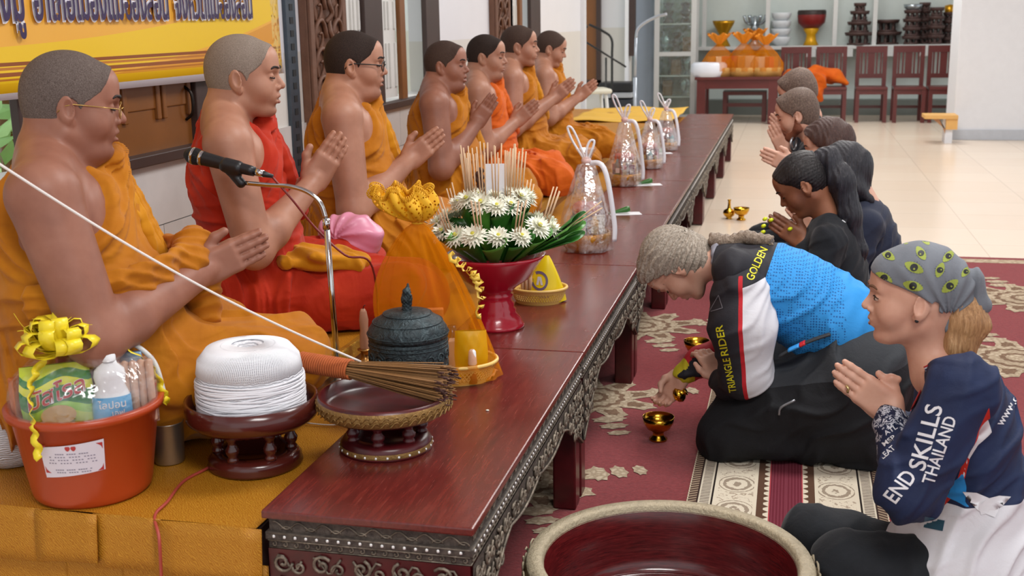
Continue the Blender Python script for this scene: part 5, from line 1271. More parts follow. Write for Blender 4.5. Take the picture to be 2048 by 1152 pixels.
def carton(name, w, d_, h_, mat, s_, f_, z, rz, lab, cat='box', tilt=0):
    o = MB().b2((-w/2, -d_/2, 0), (w/2, d_/2, h_)).build(name, mat, bevel=.002, seg=1); o.location = tuple(sb0+bl(s_, f_, z)); o.rotation_euler = (tilt, 0, yaw_c+rz); tag(o, lab, cat); return o
carton('red_carton', .10, .05, .12, simple('red_pack', '8f2430', .4, var=.2, vscale=30), .0, -.02, hb-.02, .1, 'dark red carton behind the snack packet in the pail')
carton('orange_carton', .055, .04, .13, simple('orange_pack', 'c4581e', .4, var=.15, vscale=30), .055, -.03, hb-.03, -.2, 'orange carton behind the white bottle in the pail')
carton('orange_pouch', .05, .02, .10, simple('orange_pouch', 'b8622a', .4, var=.15, vscale=30), -.125, .0, hb-.03, .5, 'orange pouch at the left rim of the pail', 'pouch')
carton('blue_sachet', .06, .015, .10, simple('blue_sachet', '8fb6d8', .3, var=.2, vscale=30), .10, -.03, hb-.01, -.3, 'pale blue sachet near the handle inside the pail', 'sachet')
cd_ = empty('candle_pack', sb0+bl(.105, .045, hb-.05), yaw_c, 'clear pack of beige candles at the right of the pail', 'candle pack')
for i in range(5): MB().lathe([(.0085, 0), (.0085, .135), (.003, .139), (0, .139)], 10, c=(-.034+i*.017, .004*(i % 2), 0)).build('candle', simple('beige_wax', 'c09a80', .5, var=.1), cd_)
MB().b2((-.046, -.012, -.002), (.046, .016, .142)).build('sleeve', CELLO, cd_)
# --- white thread bundle behind the pail
t = NT('white_cotton_thread'); wv_ = t.node('ShaderNodeTexWave', bands_direction='Z'); wv_.inputs['Scale'].default_value = 60; wv_.inputs['Distortion'].default_value = 5; t.link(t.coord(), wv_.inputs[0]); t.set(color=t.ramp(wv_.outputs['Fac'], [(.2, 'c3c5cb'), (.7, 'e9eaee')]), rough=.9, normal=t.bump(wv_.outputs['Fac'], .7, .004)); WTH = t.m
q = atz(14, 928, DZ)
wb = MB().lathe([(0, 0), (.06, .0), (.088, .03), (.096, .08), (.088, .13), (.06, .165), (0, .18)], 36, wob=lambda a, z: 1+.02*math.sin(a*9+z*80)).build('thread_bundle', WTH); wb.location = (q[0], q[1]+.03, DZ); tag(wb, 'pale bundle of white thread half hidden behind the orange pail', 'thread ball')
# --- aluminium cup
q = atz(340, 922, DZ)
cu_ = empty('metal_cup', (q[0], q[1], DZ), label='plain brushed aluminium cup beside the orange pail', cat='cup')
MB().lathe([(0, 0), (.033, 0), (.0345, .003), (.0385, .098), (.040, .1), (.037, .1), (.0335, .006), (0, .006)], 36).build('vessel', STEEL, cu_); MB().tube([(.0388*math.cos(a), .0388*math.sin(a), .1) for a in np.linspace(0, 2*PI, 36, endpoint=False)], .0014, 6, closed=True).build('rim', STEEL, cu_)
q = atz(378, 880, DZ); o = MB().ell((0, 0, .012), (.012, .03, .012), 14).build('dark_fruit', simple('dark_brown_seed', '2b1c16', .5)); o.location = (q[0], q[1], DZ); tag(o, 'small dark oval object beside the metal cup', 'seed')
# --- pedestal trays
def pedestal(q, z, rbase, rtop, hgt, mat, lab, gilt=False, nb=6):
    r = empty('pedestal_tray', (q[0], q[1], z), label=lab, cat='tray')
    MB().lathe([(0, 0), (rbase, 0), (rbase*1.02, .006), (rbase*.98, .014), (rbase, .02), (rbase*.9, .032), (rbase*.72, .036), (rbase*.66, .03), (rbase*.6, .012), (0, .012)], 48).build('base', mat, r)
    for i in range(nb):
        a = 2*PI*i/nb+.35; c_ = (rbase*.78*math.cos(a), rbase*.78*math.sin(a), 0); z0, z1 = .032, hgt*.60; H_ = z1-z0
        MB().lathe([(0, z0), (.014, z0), (.014, z0+H_*.12), (.010, z0+H_*.2), (.015, z0+H_*.32), (.016, z0+H_*.45), (.010, z0+H_*.6), (.009, z0+H_*.72), (.014, z0+H_*.82), (.014, z1), (0, z1)], 14, c=c_).build('baluster', mat, r)
    zt = hgt*.60
    MB().lathe([(0, zt), (rbase*.85, zt), (rtop*.86, zt+.006), (rtop*.97, zt+.02), (rtop, hgt*.8), (rtop*.99, hgt), (rtop*.94, hgt), (rtop*.92, hgt*.82), (rtop*.86, zt+.022), (rtop*.4, zt+.014), (0, zt+.014)], 56).build('dish', mat, r)
    if gilt:
        GB = simple('gilt_band', '8a6a3a', .45, .5, var=.4, vscale=60, bump=.5, bscale=80)
        z0 = zt+.016; z1 = hgt-.008
        bd_ = MB().lathe([(rtop*.955, z0-.002), (rtop*1.0, z0+.006), (rtop*1.012, z0+(z1-z0)*.5), (rtop*1.005, z1), (rtop*.985, z1+.003)], 64).build('gilt_band', GB, r)
        m = MB(); n = 46
        for i in range(n):
            a = 2*PI*i/n
            for k_ in (0, 1):
                pts = [(rtop*1.016*math.cos(a+da), rtop*1.016*math.sin(a+da), z0+(z1-z0)*(.3+.38*k_)+.0055*math.sin(s_)) for da, s_ in ((-.07, -1.5), (-.04, -.6), (0, .9), (.04, 1.5), (.06, .3))]
                m.tube(pts, .0017, 5)
        m.build('relief_scrolls', GB, bd_)['kind'] = 'stuff'
        m = MB()
        for i in range(26): a = 2*PI*i/26; m.ell((rbase*1.012*math.cos(a), rbase*1.012*math.sin(a), .011), (.0035, .0035, .0035), 6)
        MB().lathe([(rbase*1.005, .004), (rbase*1.03, .010), (rbase*1.005, .018)], 48).build('gilt_ring', GB, r)
        m.build('bead_row', M['bead'], r)['kind'] = 'stuff'
    return r
qa = atz(512, 925, DZ); ka = scale_at(qa); pedestal(qa, DZ, 92/ka, 131/ka, .165, MAHO, 'plain mahogany pedestal tray on turned posts, holding the big white thread ball')
zt = DZ+.165*.6+.014
tb = empty('thread_ball', (qa[0], qa[1], zt), label='large wound ball of white sacred thread standing in the mahogany tray', cat='thread ball')
rw = 104/ka
MB().lathe([(0, 0), (rw*.92, 0), (rw*1.0, .02), (rw*1.0, .085), (rw*.98, .115), (rw*.93, .145), (rw*.8, .168), (rw*.5, .178), (rw*.2, .176), (.02, .168), (0, .166)], 64).build('core', WTH, tb)
m = MB(); rnd = random.Random(11)
for i in range(46):
    z0 = .004+.10*(i/46)**1.05; tl = rnd.uniform(-.014, .014); ph = rnd.random()*6.28; rr = rw*(1.005+.012*rnd.random())
    m.tube([(rr*math.cos(a), rr*math.sin(a), z0+tl*math.sin(a+ph)+.002*math.sin(3*a+i)) for a in np.linspace(0, 2*PI, 40, endpoint=False)], .0022, 5, closed=True)
m.build('wound_strands', simple('thread_strand', 'e8e9ee', .9, var=.05), tb)['kind'] = 'stuff'
m = MB()
for i in range(170):
    a = 2*PI*i/170; m.tube([(rw*.98*math.cos(a), rw*.98*math.sin(a), .118), (rw*.94*math.cos(a+.05), rw*.94*math.sin(a+.05), .148), (rw*.78*math.cos(a+.1), rw*.78*math.sin(a+.1), .172), (rw*.3*math.cos(a+.2), rw*.3*math.sin(a+.2), .180)], .0017, 4)
m.build('crown_strands', simple('thread_strand_b', 'eceef2', .9, var=.05), tb)['kind'] = 'stuff'
qb = atz(773, 893, TZ); kb = scale_at(qb); pb2 = pedestal(qb, TZ, 91/kb, 132/kb, .135, M['lacquer'], 'red lacquer pedestal tray with gilt band, under the bundled whisk', gilt=True, nb=7)
# --- whisk of bound twigs lying across the tray
wh0, wh1 = aty(600, 730, qb[1]+.03), aty(918, 765, qb[1]-.02)
wz = TZ+.135+.03
d0 = np.array((qb[0]-.225, qb[1]+.06, wz+.012)); d1 = np.array((qb[0]+.155, qb[1]-.005, wz-.004))
wk = empty('twig_whisk', (qb[0], qb[1], TZ+.135), label='bundle of thin twigs bound with orange cord, lying across the gilt tray', cat='whisk'); o3 = np.array((qb[0], qb[1], TZ+.135))
ax_ = d1-d0; ln = np.linalg.norm(ax_); ax_ /= ln; s1 = np.cross(ax_, (0, 0, 1)); s1 /= np.linalg.norm(s1); s2 = np.cross(s1, ax_)
TW = simple('twig_straw', '8a6236', .7, var=.3, vscale=20); m = MB(); rnd = random.Random(9)
for i in range(230):
    a = rnd.random()*2*PI; u = rnd.random()**.5; r0 = .020*u; r1 = (.046+.004*rnd.random())*u; e = ln*rnd.uniform(.96, 1.02)
    P_ = lambda s_, r: d0-o3+ax_*s_+s1*(r*math.cos(a))+s2*(r*math.sin(a))
    m.tube([P_(.0, r0*.9), P_(ln*.36, r0), P_(ln*.7, (r0+r1)/2*1.05), P_(e, r1)], .0014, 4)
m.build('twigs', TW, wk)['kind'] = 'stuff'
m = MB()
for i in range(60):
    a = rnd.random()*2*PI; u = rnd.random()**.5; r1 = .047*u; p = d0-o3+ax_*ln+s1*(r1*math.cos(a))+s2*(r1*math.sin(a)); m.tube([p-ax_*.012, p+ax_*rnd.uniform(.0, .012)+np.array((rnd.uniform(-.004, .004), rnd.uniform(-.004, .004), rnd.uniform(-.004, .004)))], .0018, 4)
m.build('burnt_tips', simple('dark_tip', '4a2c24', .8), wk)['kind'] = 'stuff'
m = MB(); N = 22*16
m.tube([d0-o3+ax_*(-.005+ln*.36*i/N)+s1*(.0225*math.cos(i*2*PI/16))+s2*(.0225*math.sin(i*2*PI/16)) for i in range(N)], .0032, 5); m.build('binding_cord', simple('orange_cord', 'b05a2a', .8, var=.25, vscale=60), wk)
# --- dark metal urn
qu = atz(821, 796, TZ); ku = scale_at(qu); ru = 78/ku
ur = empty('lidded_urn', (qu[0], qu[1]+.0, TZ), label='dark patinated metal urn with embossed body and figure finial on its lid', cat='urn')
t = NT('dark_patina_metal'); v = t.coord(); n = t.noise(v, 40, 5, .7); wv_ = t.node('ShaderNodeTexVoronoi', feature='SMOOTH_F1'); wv_.inputs['Scale'].default_value = 38; t.link(v, wv_.inputs['Vector'])
t.set(color=t.ramp(n, [(.3, '252c2f'), (.6, '39464a'), (.85, '5e6f72')]), rough=.5, metal=.55, normal=t.bump(t.noise(v, 34, 3, .5, 2.5), .6, .01)); PAT = t.m
MB().lathe([(0, .0), (ru*.8, .0), (ru*.88, .015), (ru*.97, .06), (ru*1.0, .12), (ru*.985, .165), (ru*.95, .172), (0, .172)], 56).build('body', PAT, ur)
MB().lathe([(0, .172), (ru*1.01, .170), (ru*1.03, .178), (ru*.99, .194), (ru*.86, .214), (ru*.62, .23), (ru*.58, .235), (ru*.3, .241), (0, .243)], 56).build('lid', PAT, ur)
for z, r in ((.15, 1.0), (.16, .995), (.182, 1.03), (.212, .88), (.232, .61)): MB().tube([(ru*r*math.cos(a), ru*r*math.sin(a), z) for a in np.linspace(0, 2*PI, 48, endpoint=False)], .0018, 5, closed=True).build('ring', PAT, ur)
m = MB()
for i in range(18):
    a = 2*PI*i/18
    for sg, zc in ((1, .05), (-1, .09), (1, .125)):
        m.tube([(ru*1.0*(1 if zc > .1 else .985)*math.cos(a+sg*p_[0]/ru), ru*1.0*(1 if zc > .1 else .985)*math.sin(a+sg*p_[0]/ru), zc+p_[1]) for p_ in spiral(0, 0, .017, 1.3, .5+i, sg, 14)], .0026, 5)
m.build('embossing', PAT, ur)['kind'] = 'stuff'
F = Field(.0016); F.cap((0, 0, .176), (0, 0, .19), .010, .009, .004); F.ell((0, 0, .198), (.011, .011, .012), None, .006); F.ell((.002, -.004, .212), (.008, .008, .008), None, .005); F.cap((0, 0, .205), (.004, .0, .226), .006, .002, .004); F.cap((.004, -.008, .195), (.010, -.008, .206), .004, .003, .003); F.cap((-.004, .008, .195), (-.008, .008, .210), .004, .003, .003); F.disp(lambda p: np.sin(p[:, 0]*900)*np.sin(p[:, 2]*800)*.001); fi_ = F.obj('finial', PAT, ur); fi_.location = (0, 0, .066-.176*.35); fi_.scale = (1.35, 1.35, 1.35)
# --- candle in a brass holder
qc = atz(731, 722, TZ); cn = empty('candlestick', (qc[0], qc[1], TZ), label='half-burnt brown wax candle in a small brass holder beside the urn', cat='candle')
MB().lathe([(0, 0), (.022, 0), (.020, .006), (.012, .010), (.0125, .03), (.022, .035), (.022, .038), (.010, .040), (0, .040)], 24).build('holder', simple('aged_brass', '9c7442', .3, .9), cn)
MB().lathe([(.0125, .038), (.0135, .06), (.012, .10), (.013, .125), (.010, .150), (.006, .158), (0, .158)], 18, wob=lambda a, z: 1+.10*math.sin(a*3+z*60)+.06*math.sin(a*5-z*90)).build('wax', simple('brown_wax', 'a97c62', .45, var=.12, vscale=40), cn)
MB().tube([(0, 0, .156), (.002, 0, .166), (.007, 0, .170)], .0012, 5).build('wick', BLKP, cn)
# --- gold foil packets and shallow tray between table and monks
GF = simple('gold_foil', 'd2a22e', .25, .8, var=.3, vscale=50, bump=.5, bscale=40)
for (px, py, w, l_, rz, lab) in ((690, 690, .06, .10, .5, 'shiny gold foil packet below the microphone stand'), (640, 800, .06, .16, .75, 'flat gold foil strip between the two pedestal trays')):
    q = atz(px, py, DZ); o = MB().b2((-w/2, -l_/2, 0), (w/2, l_/2, .014)).build('foil_packet', GF, bevel=.004); o.location = (q[0]-.04, q[1]+.02, DZ); o.rotation_euler = (0, 0, -rz); tag(o, lab, 'packet')
q = atz(700, 712, DZ+.0); pl = MB().lathe([(0, 0), (.05, 0), (.07, .008), (.072, .012), (.05, .005), (0, .004)], 32).build('silver_dish', CHROME); pl.location = (q[0]-.1, q[1]+.05, DZ); tag(pl, 'small silver dish behind the candle', 'dish')
# --- microphone stand
qm = atz(678, 775, DZ); km = scale_at(qm)
ms = empty('microphone_stand', (qm[0], qm[1], DZ), label='chrome microphone stand with bent gooseneck in front of the first two monks', cat='microphone stand'); mo = np.array((qm[0], qm[1], DZ))
def mp(px, py, dy=0): return aty(px, py, mo[1]+dy)-mo
MB().lathe([(0, 0), (.075, 0), (.078, .006), (.07, .012), (.014, .016), (.011, .03), (0, .03)], 36).build('base', STEEL, ms)
top_ = mp(652, 437)
MB().tube([(0, 0, .02), (top_[0], top_[1], top_[2])], .0085, 12).build('pole', CHROME, ms)
MB().tube([np.array(top_)+np.array((0, 0, -.03)), top_], .0105, 12).build('collar', CHROME, ms)
gn = bez([top_, mp(640, 405), mp(615, 384), mp(580, 373), mp(535, 370), mp(492, 366)], 6); MB().tube(gn, .0065, 10).build('gooseneck', CHROME, ms)
BLKPL = simple('black_plastic', '17181b', .4, var=.05)
mc = empty('microphone', mo+mp(450, 328), label='black handheld microphone clipped to the bent chrome stand', cat='microphone'); co_ = mo+mp(450, 328)
mq = lambda px, py: mo+mp(px, py)-co_
a_, b_ = mq(388, 312), mq(543, 352); d_ = b_-a_; L_ = np.linalg.norm(d_); Rm = frame(d_); Rz = np.stack([Rm[:, 1], Rm[:, 2], Rm[:, 0]], 1)
MB().lathe([(0, -.028), (.012, -.026), (.0215, -.014), (.0245, .0), (.0235, .012), (.020, .022)], 24, c=a_, R=Rz).build('grille', simple('grille_black', '1b1c20', .5, .4, bump=.8, bscale=400), mc)
MB().lathe([(.0245, -.004), (.0252, 0), (.0245, .004)], 24, c=a_, R=Rz).build('ring', CHROME, mc); MB().lathe([(.0205, .020), (.0215, .024), (.0205, .030)], 24, c=a_, R=Rz).build('ring', CHROME, mc)
MB().lathe([(.020, .029), (.0195, .04), (.0145, L_*.72), (.0135, L_*.78), (0, L_*.78)], 24, c=a_, R=Rz).build('handle', BLKPL, mc); MB().lathe([(.0, L_*.78), (.011, L_*.78), (.010, L_*.9), (0, L_*.9)], 16, c=a_, R=Rz).build('connector', CHROME, mc); MB().lathe([(.009, L_*.9), (.005, L_*1.02), (0, L_*1.02)], 14, c=a_, R=Rz).build('cable_boot', BLKPL, mc)
F = Field(.003); F.cap(mq(452, 330), mq(475, 336), .021, .021, .01); F.cap(mq(462, 345), mq(482, 366), .012, .014, .01); F.obj('clip', BLKPL, ms).location = tuple(co_-mo)
cb = MB().tube(bez([mo+mp(543, 352), mo+mp(585, 400), mo+mp(630, 455, .03), mo+mp(690, 510, .04), mo+mp(745, 535, .1), np.array((qm[0]+.02, qm[1]+.3, DZ+.02))], 8), .0032, 6).build('microphone_cable', simple('dark_red_cable', '7a1f1c', .45)); tag(cb, 'dark red cable hanging from the microphone down past the monks', 'cable')
cb = MB().tube(bez([atz(470, 905, DZ+.004)+np.array((-.02, .06, 0)), atz(425, 930, DZ+.004), atz(368, 962, DZ+.004), atz(335, 1003, DZ+.006), np.array(atz(322, 1022, DZ))+np.array((0, -.025, 0)), aty(318, 1075, 2.0), aty(322, 1140, 2.0), aty(324, 1190, 2.0)], 8), .0036, 6).build('red_power_cable', simple('coral_cable', 'a84438', .45)); tag(cb, 'thin red cable trailing over the front edge of the golden cloth', 'cable')
# --- sacred string
sp0 = CAM+ray(-60, 290)*2.15; sp1 = d0+ax_*.16+np.array((0, 0, .024)); pts = []
for i in range(41): u = i/40; p = sp0+(sp1-sp0)*u; pts.append(p+np.array((0, 0, -.03*math.sin(PI*u))))
o = MB().tube(pts, .0028, 6).build('white_string', simple('white_cord', 'e6e2dd', .8, var=.06)); tag(o, 'taut white cord running diagonally in front of the nearest monk to the whisk', 'cord')
o = MB().tube(bez([atz(612, 846, DZ+.004), atz(660, 850, DZ+.004), atz(695, 846, DZ+.004)], 5), .002, 5).build('loose_thread', simple('white_cord_b', 'e6e2dd', .8)); tag(o, 'short loose white thread on the golden cloth between the pedestal trays', 'thread')

# --- baskets
def basket(q, z, rx, ry, h_, lab, mat=PLAST_Y, rot=0):
    r = empty('plastic_basket', (q[0], q[1], z), rot, lab, 'basket')
    def wob(a, z_): return 1
    m = MB(); n = 60; rows = 4
    # perforated wall: struts in a diamond lattice between solid bands
    def ring(z_, e): return [(rx*e*math.cos(2*PI*i/n), ry*e*math.sin(2*PI*i/n), z_) for i in range(n)]
    def band(z0, z1, e0, e1, t_=.003):
        for e, s_ in ((1, 1), (1-t_/rx, -1)):
            A_, B_ = ring(z0, e0*e), ring(z1, e1*e); V = A_+B_; m.add(V, [((i, (i+1) % n, n+(i+1) % n, n+i) if s_ > 0 else (i, n+i, n+(i+1) % n, (i+1) % n)) for i in range(n)], True)
    ex = lambda z_: .84+.16*z_/h_
    band(0, h_*.22, ex(0), ex(h_*.22)); band(h_*.72, h_, ex(h_*.72), 1.0)
    for s_ in (-1, 1):
        for i in range(n):
            a0_ = 2*PI*i/n; pts = [(rx*ex(z_)*math.cos(a0_+s_*da), ry*ex(z_)*math.sin(a0_+s_*da), z_) for z_, da in ((h_*.2, 0), (h_*.47, .10), (h_*.74, .21))]; m.tube(pts, .0022, 4, cap=False)
    m.build('wall', mat, r)
    MB().lathe([(0, 0), (.84, 0), (.84, .003), (0, .003)], 40).build('floor', mat, r).scale = (rx, ry, 1)
    MB().tube([(rx*1.01*math.cos(a), ry*1.01*math.sin(a), h_) for a in np.linspace(0, 2*PI, 60, endpoint=False)], .0055, 8, closed=True).build('rim', mat, r)
    return r
qk = aty(905, 740, 2.99); qk[2] = TZ; basket(qk, TZ, .125, .10, .055, 'cream yellow perforated basket under the orange gauze wrap')
OR = sheer_mat('orange_organza', 'e08a10', .42); LACE = simple('yellow_lace', 'e3a916', .7, var=.2, vscale=60)
t = NT('yellow_lace_net'); vo = t.node('ShaderNodeTexVoronoi'); vo.inputs['Scale'].default_value = 105; t.link(t.coord(), vo.inputs['Vector']); t.set(color='e6ae18', rough=.7, alpha=t.math('GREATER_THAN', vo.outputs['Distance'], .34)); LACEN = t.m
gz = empty('organza_wrap', (qk[0], qk[1], TZ), label='tall orange gauze wrap tied with lace ruffle, over the offering basket behind the urn', cat='gift wrap')
tie = aty(835, 445, qk[1]-.02)-np.array((qk[0], qk[1], TZ))
lowl = aty(745, 690, qk[1]-.02)-np.array((qk[0], qk[1], TZ))
def org(u, v):
    a = 2*PI*u; w = 1-v; rx, ry = .128*w**.62+.010, .105*w**.62+.010
    pl_ = 1+(.09*math.sin(a*14+v*1.5)+.05*math.sin(a*6+1.5*v))*min(1, .3+v*1.2)
    x = tie[0]*v+rx*math.cos(a)*pl_; y_ = tie[1]*v+ry*math.sin(a)*pl_
    if math.cos(a) < 0: x -= .075*math.sin(PI*min(1, w*.95))*(-math.cos(a))
    return (x, y_, .012+(tie[2]-.012)*v)
MB().grid(org, 150, 30, wrap=True).build('gauze', OR, gz)
def ruf(u, v):
    a = 2*PI*u; r = .012+.068*math.sin(min(1, v*1.15)*PI*.62)**.8; return (tie[0]-.045*v+r*math.cos(a)*(1+.13*math.sin(a*11)), tie[1]+r*.85*math.sin(a)*(1+.13*math.sin(a*11+1)), tie[2]+.085*v+.014*v*math.sin(a*7))
MB().grid(ruf, 110, 8, wrap=True).build('ruffle', LACEN, gz, solid=.001)
MB().grid(lambda u, v: tuple(np.array(tie)+(np.array(ruf(u, v))-np.array(tie))*.78), 110, 8, wrap=True).build('inner_ruffle', sheer_mat('yellow_gauze', 'eab01e', .75), gz)
m = MB(); rnd = random.Random(4)
for i in range(150):
    a = 2*PI*i/150; p = np.array(ruf(i/150, 1.0)); m.tube([p+.0075*np.array((math.cos(b)*math.cos(a), math.cos(b)*math.sin(a), math.sin(b))) for b in np.linspace(0, 2*PI, 8, endpoint=False)], .0013, 4, closed=True)
m.build('lace_edge', LACE, gz)['kind'] = 'stuff'
MB().tube([tie+np.array((.013*math.cos(a), .013*math.sin(a), 0)) for a in np.linspace(0, 2*PI, 16, endpoint=False)], .004, 6, closed=True).build('tie', LACE, gz)
# curled ribbon down the right seam
m = MB(); pts = [aty(px, py, qk[1]-.05)-np.array((qk[0], qk[1], TZ)) for px, py in ((900, 510), (925, 530), (945, 548), (958, 566), (962, 600), (955, 640))]; q = bez(pts, 10); q = [p+np.array((.010*math.cos(i*1.3), .008*math.sin(i*1.3), .008*math.sin(i*1.3))) for i, p in enumerate(q)]; ribbon(m, q, .011, (0, 1, 0), 6); m.build('curled_ribbon', simple('pale_yellow_ribbon', 'e8c24a', .35), gz, solid=.0006)
bo = np.array((qk[0], qk[1], TZ+.004))
def put(name, o, off, lab, cat, rz=0): o.location = tuple(bo+np.array(off)); o.rotation_euler = (0, 0, rz); tag(o, lab, cat); return o
put('p', MB().b2((-.022, -.012, 0), (.022, .012, .16)).build('orange_box', simple('orange_gift_box', 'd97c3a', .5, var=.1), bevel=.002), (-.035, -.03, .04), 'narrow orange and white box inside the gauze wrap', 'box', .3)
bx_ = bpy.context.scene.objects[-1] if False else None
tb_ = empty('glue_bottle', bo+np.array((.075, -.06, .002)), .2, 'small white and orange bottle standing in the basket by the urn', 'bottle'); MB().lathe([(0, 0), (.012, 0), (.0125, .05), (.010, .055)], 16).build('vial', simple('orange_vial', 'b05a2a', .4), tb_); MB().lathe([(.0105, .052), (.0125, .056), (.010, .09), (.006, .095), (0, .095)], 16).build('cap', WPL, tb_)
put('p', MB().b2((-.04, -.02, 0), (.03, .02, .10)).build('beige_carton', simple('beige_carton', 'c9b29a', .5, var=.1), bevel=.002), (.03, .01, .004), 'beige carton inside the gauze wrapped basket', 'box', .2)
put('p', MB().lathe([(0, 0), (.03, 0), (.03, .09), (.012, .11), (.012, .13), (0, .13)], 20).build('brown_bottle', simple('brown_glass', '6a4a2a', .2), None), (-.01, .04, .004), 'brown bottle at the back of the gauze wrapped basket', 'bottle')
yb = pillow('yellow_bag', .09, .13, .05, simple('yellow_bag_plastic', 'e8cf1a', .35, var=.08), bo+np.array((.055, .0, .004)), .3); tag(yb, 'glossy yellow bag leaning in the basket beside the urn', 'bag')
q = atz(985, 750, TZ); oc = MB().grid(lambda u, v: ((u-.5)*.12, (v-.5)*.09+.02*math.sin(u*5), .004+.008*math.sin(u*7+v*5)**2), 12, 10).build('orange_cloth', OR and simple('orange_satin', 'c8780e', .5, var=.2), solid=.002); oc.location = (q[0]-.05, q[1]-.0, TZ); tag(oc, 'corner of orange cloth sticking out under the gauze wrapped basket', 'cloth')

# --- red pedestal bowl with flower offering
qr = atz(990, 655, TZ); qr = qr+np.array((0, .02, 0)); kr = scale_at(qr); RED = simple('crimson_lacquer', 'a8112a', .22, var=.12, vscale=9, coat=.4)
rbw = empty('pedestal_bowl', (qr[0], qr[1], TZ), label='crimson lacquer pedestal bowl carrying the flower and incense offering', cat='bowl')
zr = .240; R0 = 98/kr
MB().lathe([(0, 0), (.090, 0), (.092, .008), (.086, .014), (.080, .03), (.064, .05), (.066, .058), (.058, .066), (.060, .078), (.052, .088), (.054, .10), (.058, .108), (.050, .114), (.070, .135), (.115, .165), (R0*.97, zr-.012), (R0*1.03, zr), (R0*.97, zr+.002), (R0*.8, zr-.02), (.05, .16), (0, .155)], 64).build('bowl', RED, rbw)
fo = empty('flower_offering', (qr[0], qr[1], TZ+zr-.03), label='tiered offering of green leaf cones, white chrysanthemums and upright incense sticks', cat='flowers'); fo.scale = (1.14, 1.14, 1.12); fO = np.array((qr[0], qr[1], TZ+zr-.03))
LEAF = simple('banana_leaf', '2f6a24', .35, var=.35, vscale=12); LEAF2 = simple('banana_leaf_light', '4f8a34', .35, var=.3, vscale=12)
def cone_leaf(base, tip, r, mat, flat=.6):
    base, tip = np.array(base), np.array(tip); ax = tip-base; L_ = np.linalg.norm(ax); Rf = frame(ax, (0, 0, 1) if abs(ax[2]/L_) < .95 else (1, 0, 0))
    def fn(u, v): a = -2.6+5.2*u; rr = r*(.15+.85*v)*(1+.12*u); return base+ax*v+Rf[:, 1]*rr*math.cos(a)+Rf[:, 2]*rr*flat*math.sin(a)+ax/L_*(.02*math.cos(a)*v)
    MB().grid(fn, 14, 7).build('leaf', mat, fo, solid=.0012)
rnd = random.Random(21)
for i in range(13):                                     # lower tier: leaning outward
    a = 2*PI*i/13+.1; c_, s_ = math.cos(a), math.sin(a); cone_leaf((.05*c_, .05*s_, .0), (.155*c_, .155*s_, .085+.015*rnd.random()), .036, LEAF if i % 2 else LEAF2, .5)
for i in range(9):
    a = 2*PI*i/9+.3; c_, s_ = math.cos(a), math.sin(a); cone_leaf((.04*c_, .04*s_, .05), (.085*c_, .085*s_, .165), .034, LEAF if i % 3 else LEAF2, .5)
MB().lathe([(0, .02), (.07, .02), (.062, .15), (.03, .17), (0, .17)], 24).build('core', LEAF, fo)
for i in range(3):
    a = -.25+.16*i; cone_leaf((.10, -.02+.02*i, .03), (.235, -.04+.035*i, .09+.02*i), .035, LEAF2 if i == 1 else LEAF, .35)
PET = simple('white_petal', 'e9ead9', .6, var=.06, vscale=40); PC = simple('flower_centre', 'c9c24a', .7, var=.2)
fm = MB()
for ringn, (n, r0, r1, dz) in enumerate(((18, .006, .030, .000), (16, .005, .026, .006), (12, .004, .020, .011), (8, .003, .013, .014))):
    for i in range(n):
        a = 2*PI*(i+.5*(ringn % 2))/n+rnd.uniform(-.08, .08); c_, s_ = math.cos(a), math.sin(a); w = .0032; k_ = len(fm.v); zt_ = dz+.004+(.006 if ringn > 1 else -.001)
        P_ = lambda r, o_, z: (r*c_-o_*s_, r*s_+o_*c_, z)
        fm.add([P_(r0, -w*.5, dz), P_(r0, w*.5, dz), P_((r0+r1)*.55, w, dz+.004), P_((r0+r1)*.55, -w, dz+.004), P_(r1, 0, zt_)], [(0, 1, 2, 3), (3, 2, 4)])
fmesh = None
def flower(p, nrm, s_=1.0):
    global fmesh
    Rf = frame(np.cross(nrm, (0.3, .9, .1)), nrm)
    if fmesh is None: o = fm.build('flower', PET, fo); fmesh = (o, o.data); ce = MB().ell((0, 0, .013), (.005, .005, .004), 8).build('flower_centre', PC, o)
    else:
        o = bpy.data.objects.new('flower', fmesh[1]); COL.objects.link(o); o.parent = fo; ce = fmesh[0].children[0].copy(); COL.objects.link(ce); ce.parent = o
    o.matrix_basis = Matrix.Translation(Vector(p)) @ Matrix(Rf.tolist()).to_4x4() @ Matrix.Diagonal((s_, s_, s_, 1))
vdir = -np.array((qr[0], qr[1], -.8)); vdir /= np.linalg.norm(vdir)
for i in range(15):
    a = 2*PI*i/15; c_, s_ = math.cos(a), math.sin(a); r = .150+.012*rnd.uniform(-1, 1)
    flower((r*c_, r*s_, .103+.012*rnd.uniform(-1, 1)), np.array((c_*.7, s_*.7, .75)), rnd.uniform(1.2, 1.45))
for i in range(13):
    a = 2*PI*i/13+.2; c_, s_ = math.cos(a), math.sin(a); r = .085+.01*rnd.uniform(-1, 1)
    flower((r*c_, r*s_, .180+.010*rnd.uniform(-1, 1)), np.array((c_*.6, s_*.6, .8)), rnd.uniform(1.2, 1.45))
for i in range(5): a = 2*PI*i/5; flower((.045*math.cos(a), .045*math.sin(a), .192), np.array((.2*math.cos(a), .2*math.sin(a), 1)), 1.1)
STK = simple('incense_stick', 'cdae8c', .7, var=.12, vscale=40); stm = MB().tube([(0, 0, 0), (0, 0, .155)], .0021, 6)
st_mesh = None
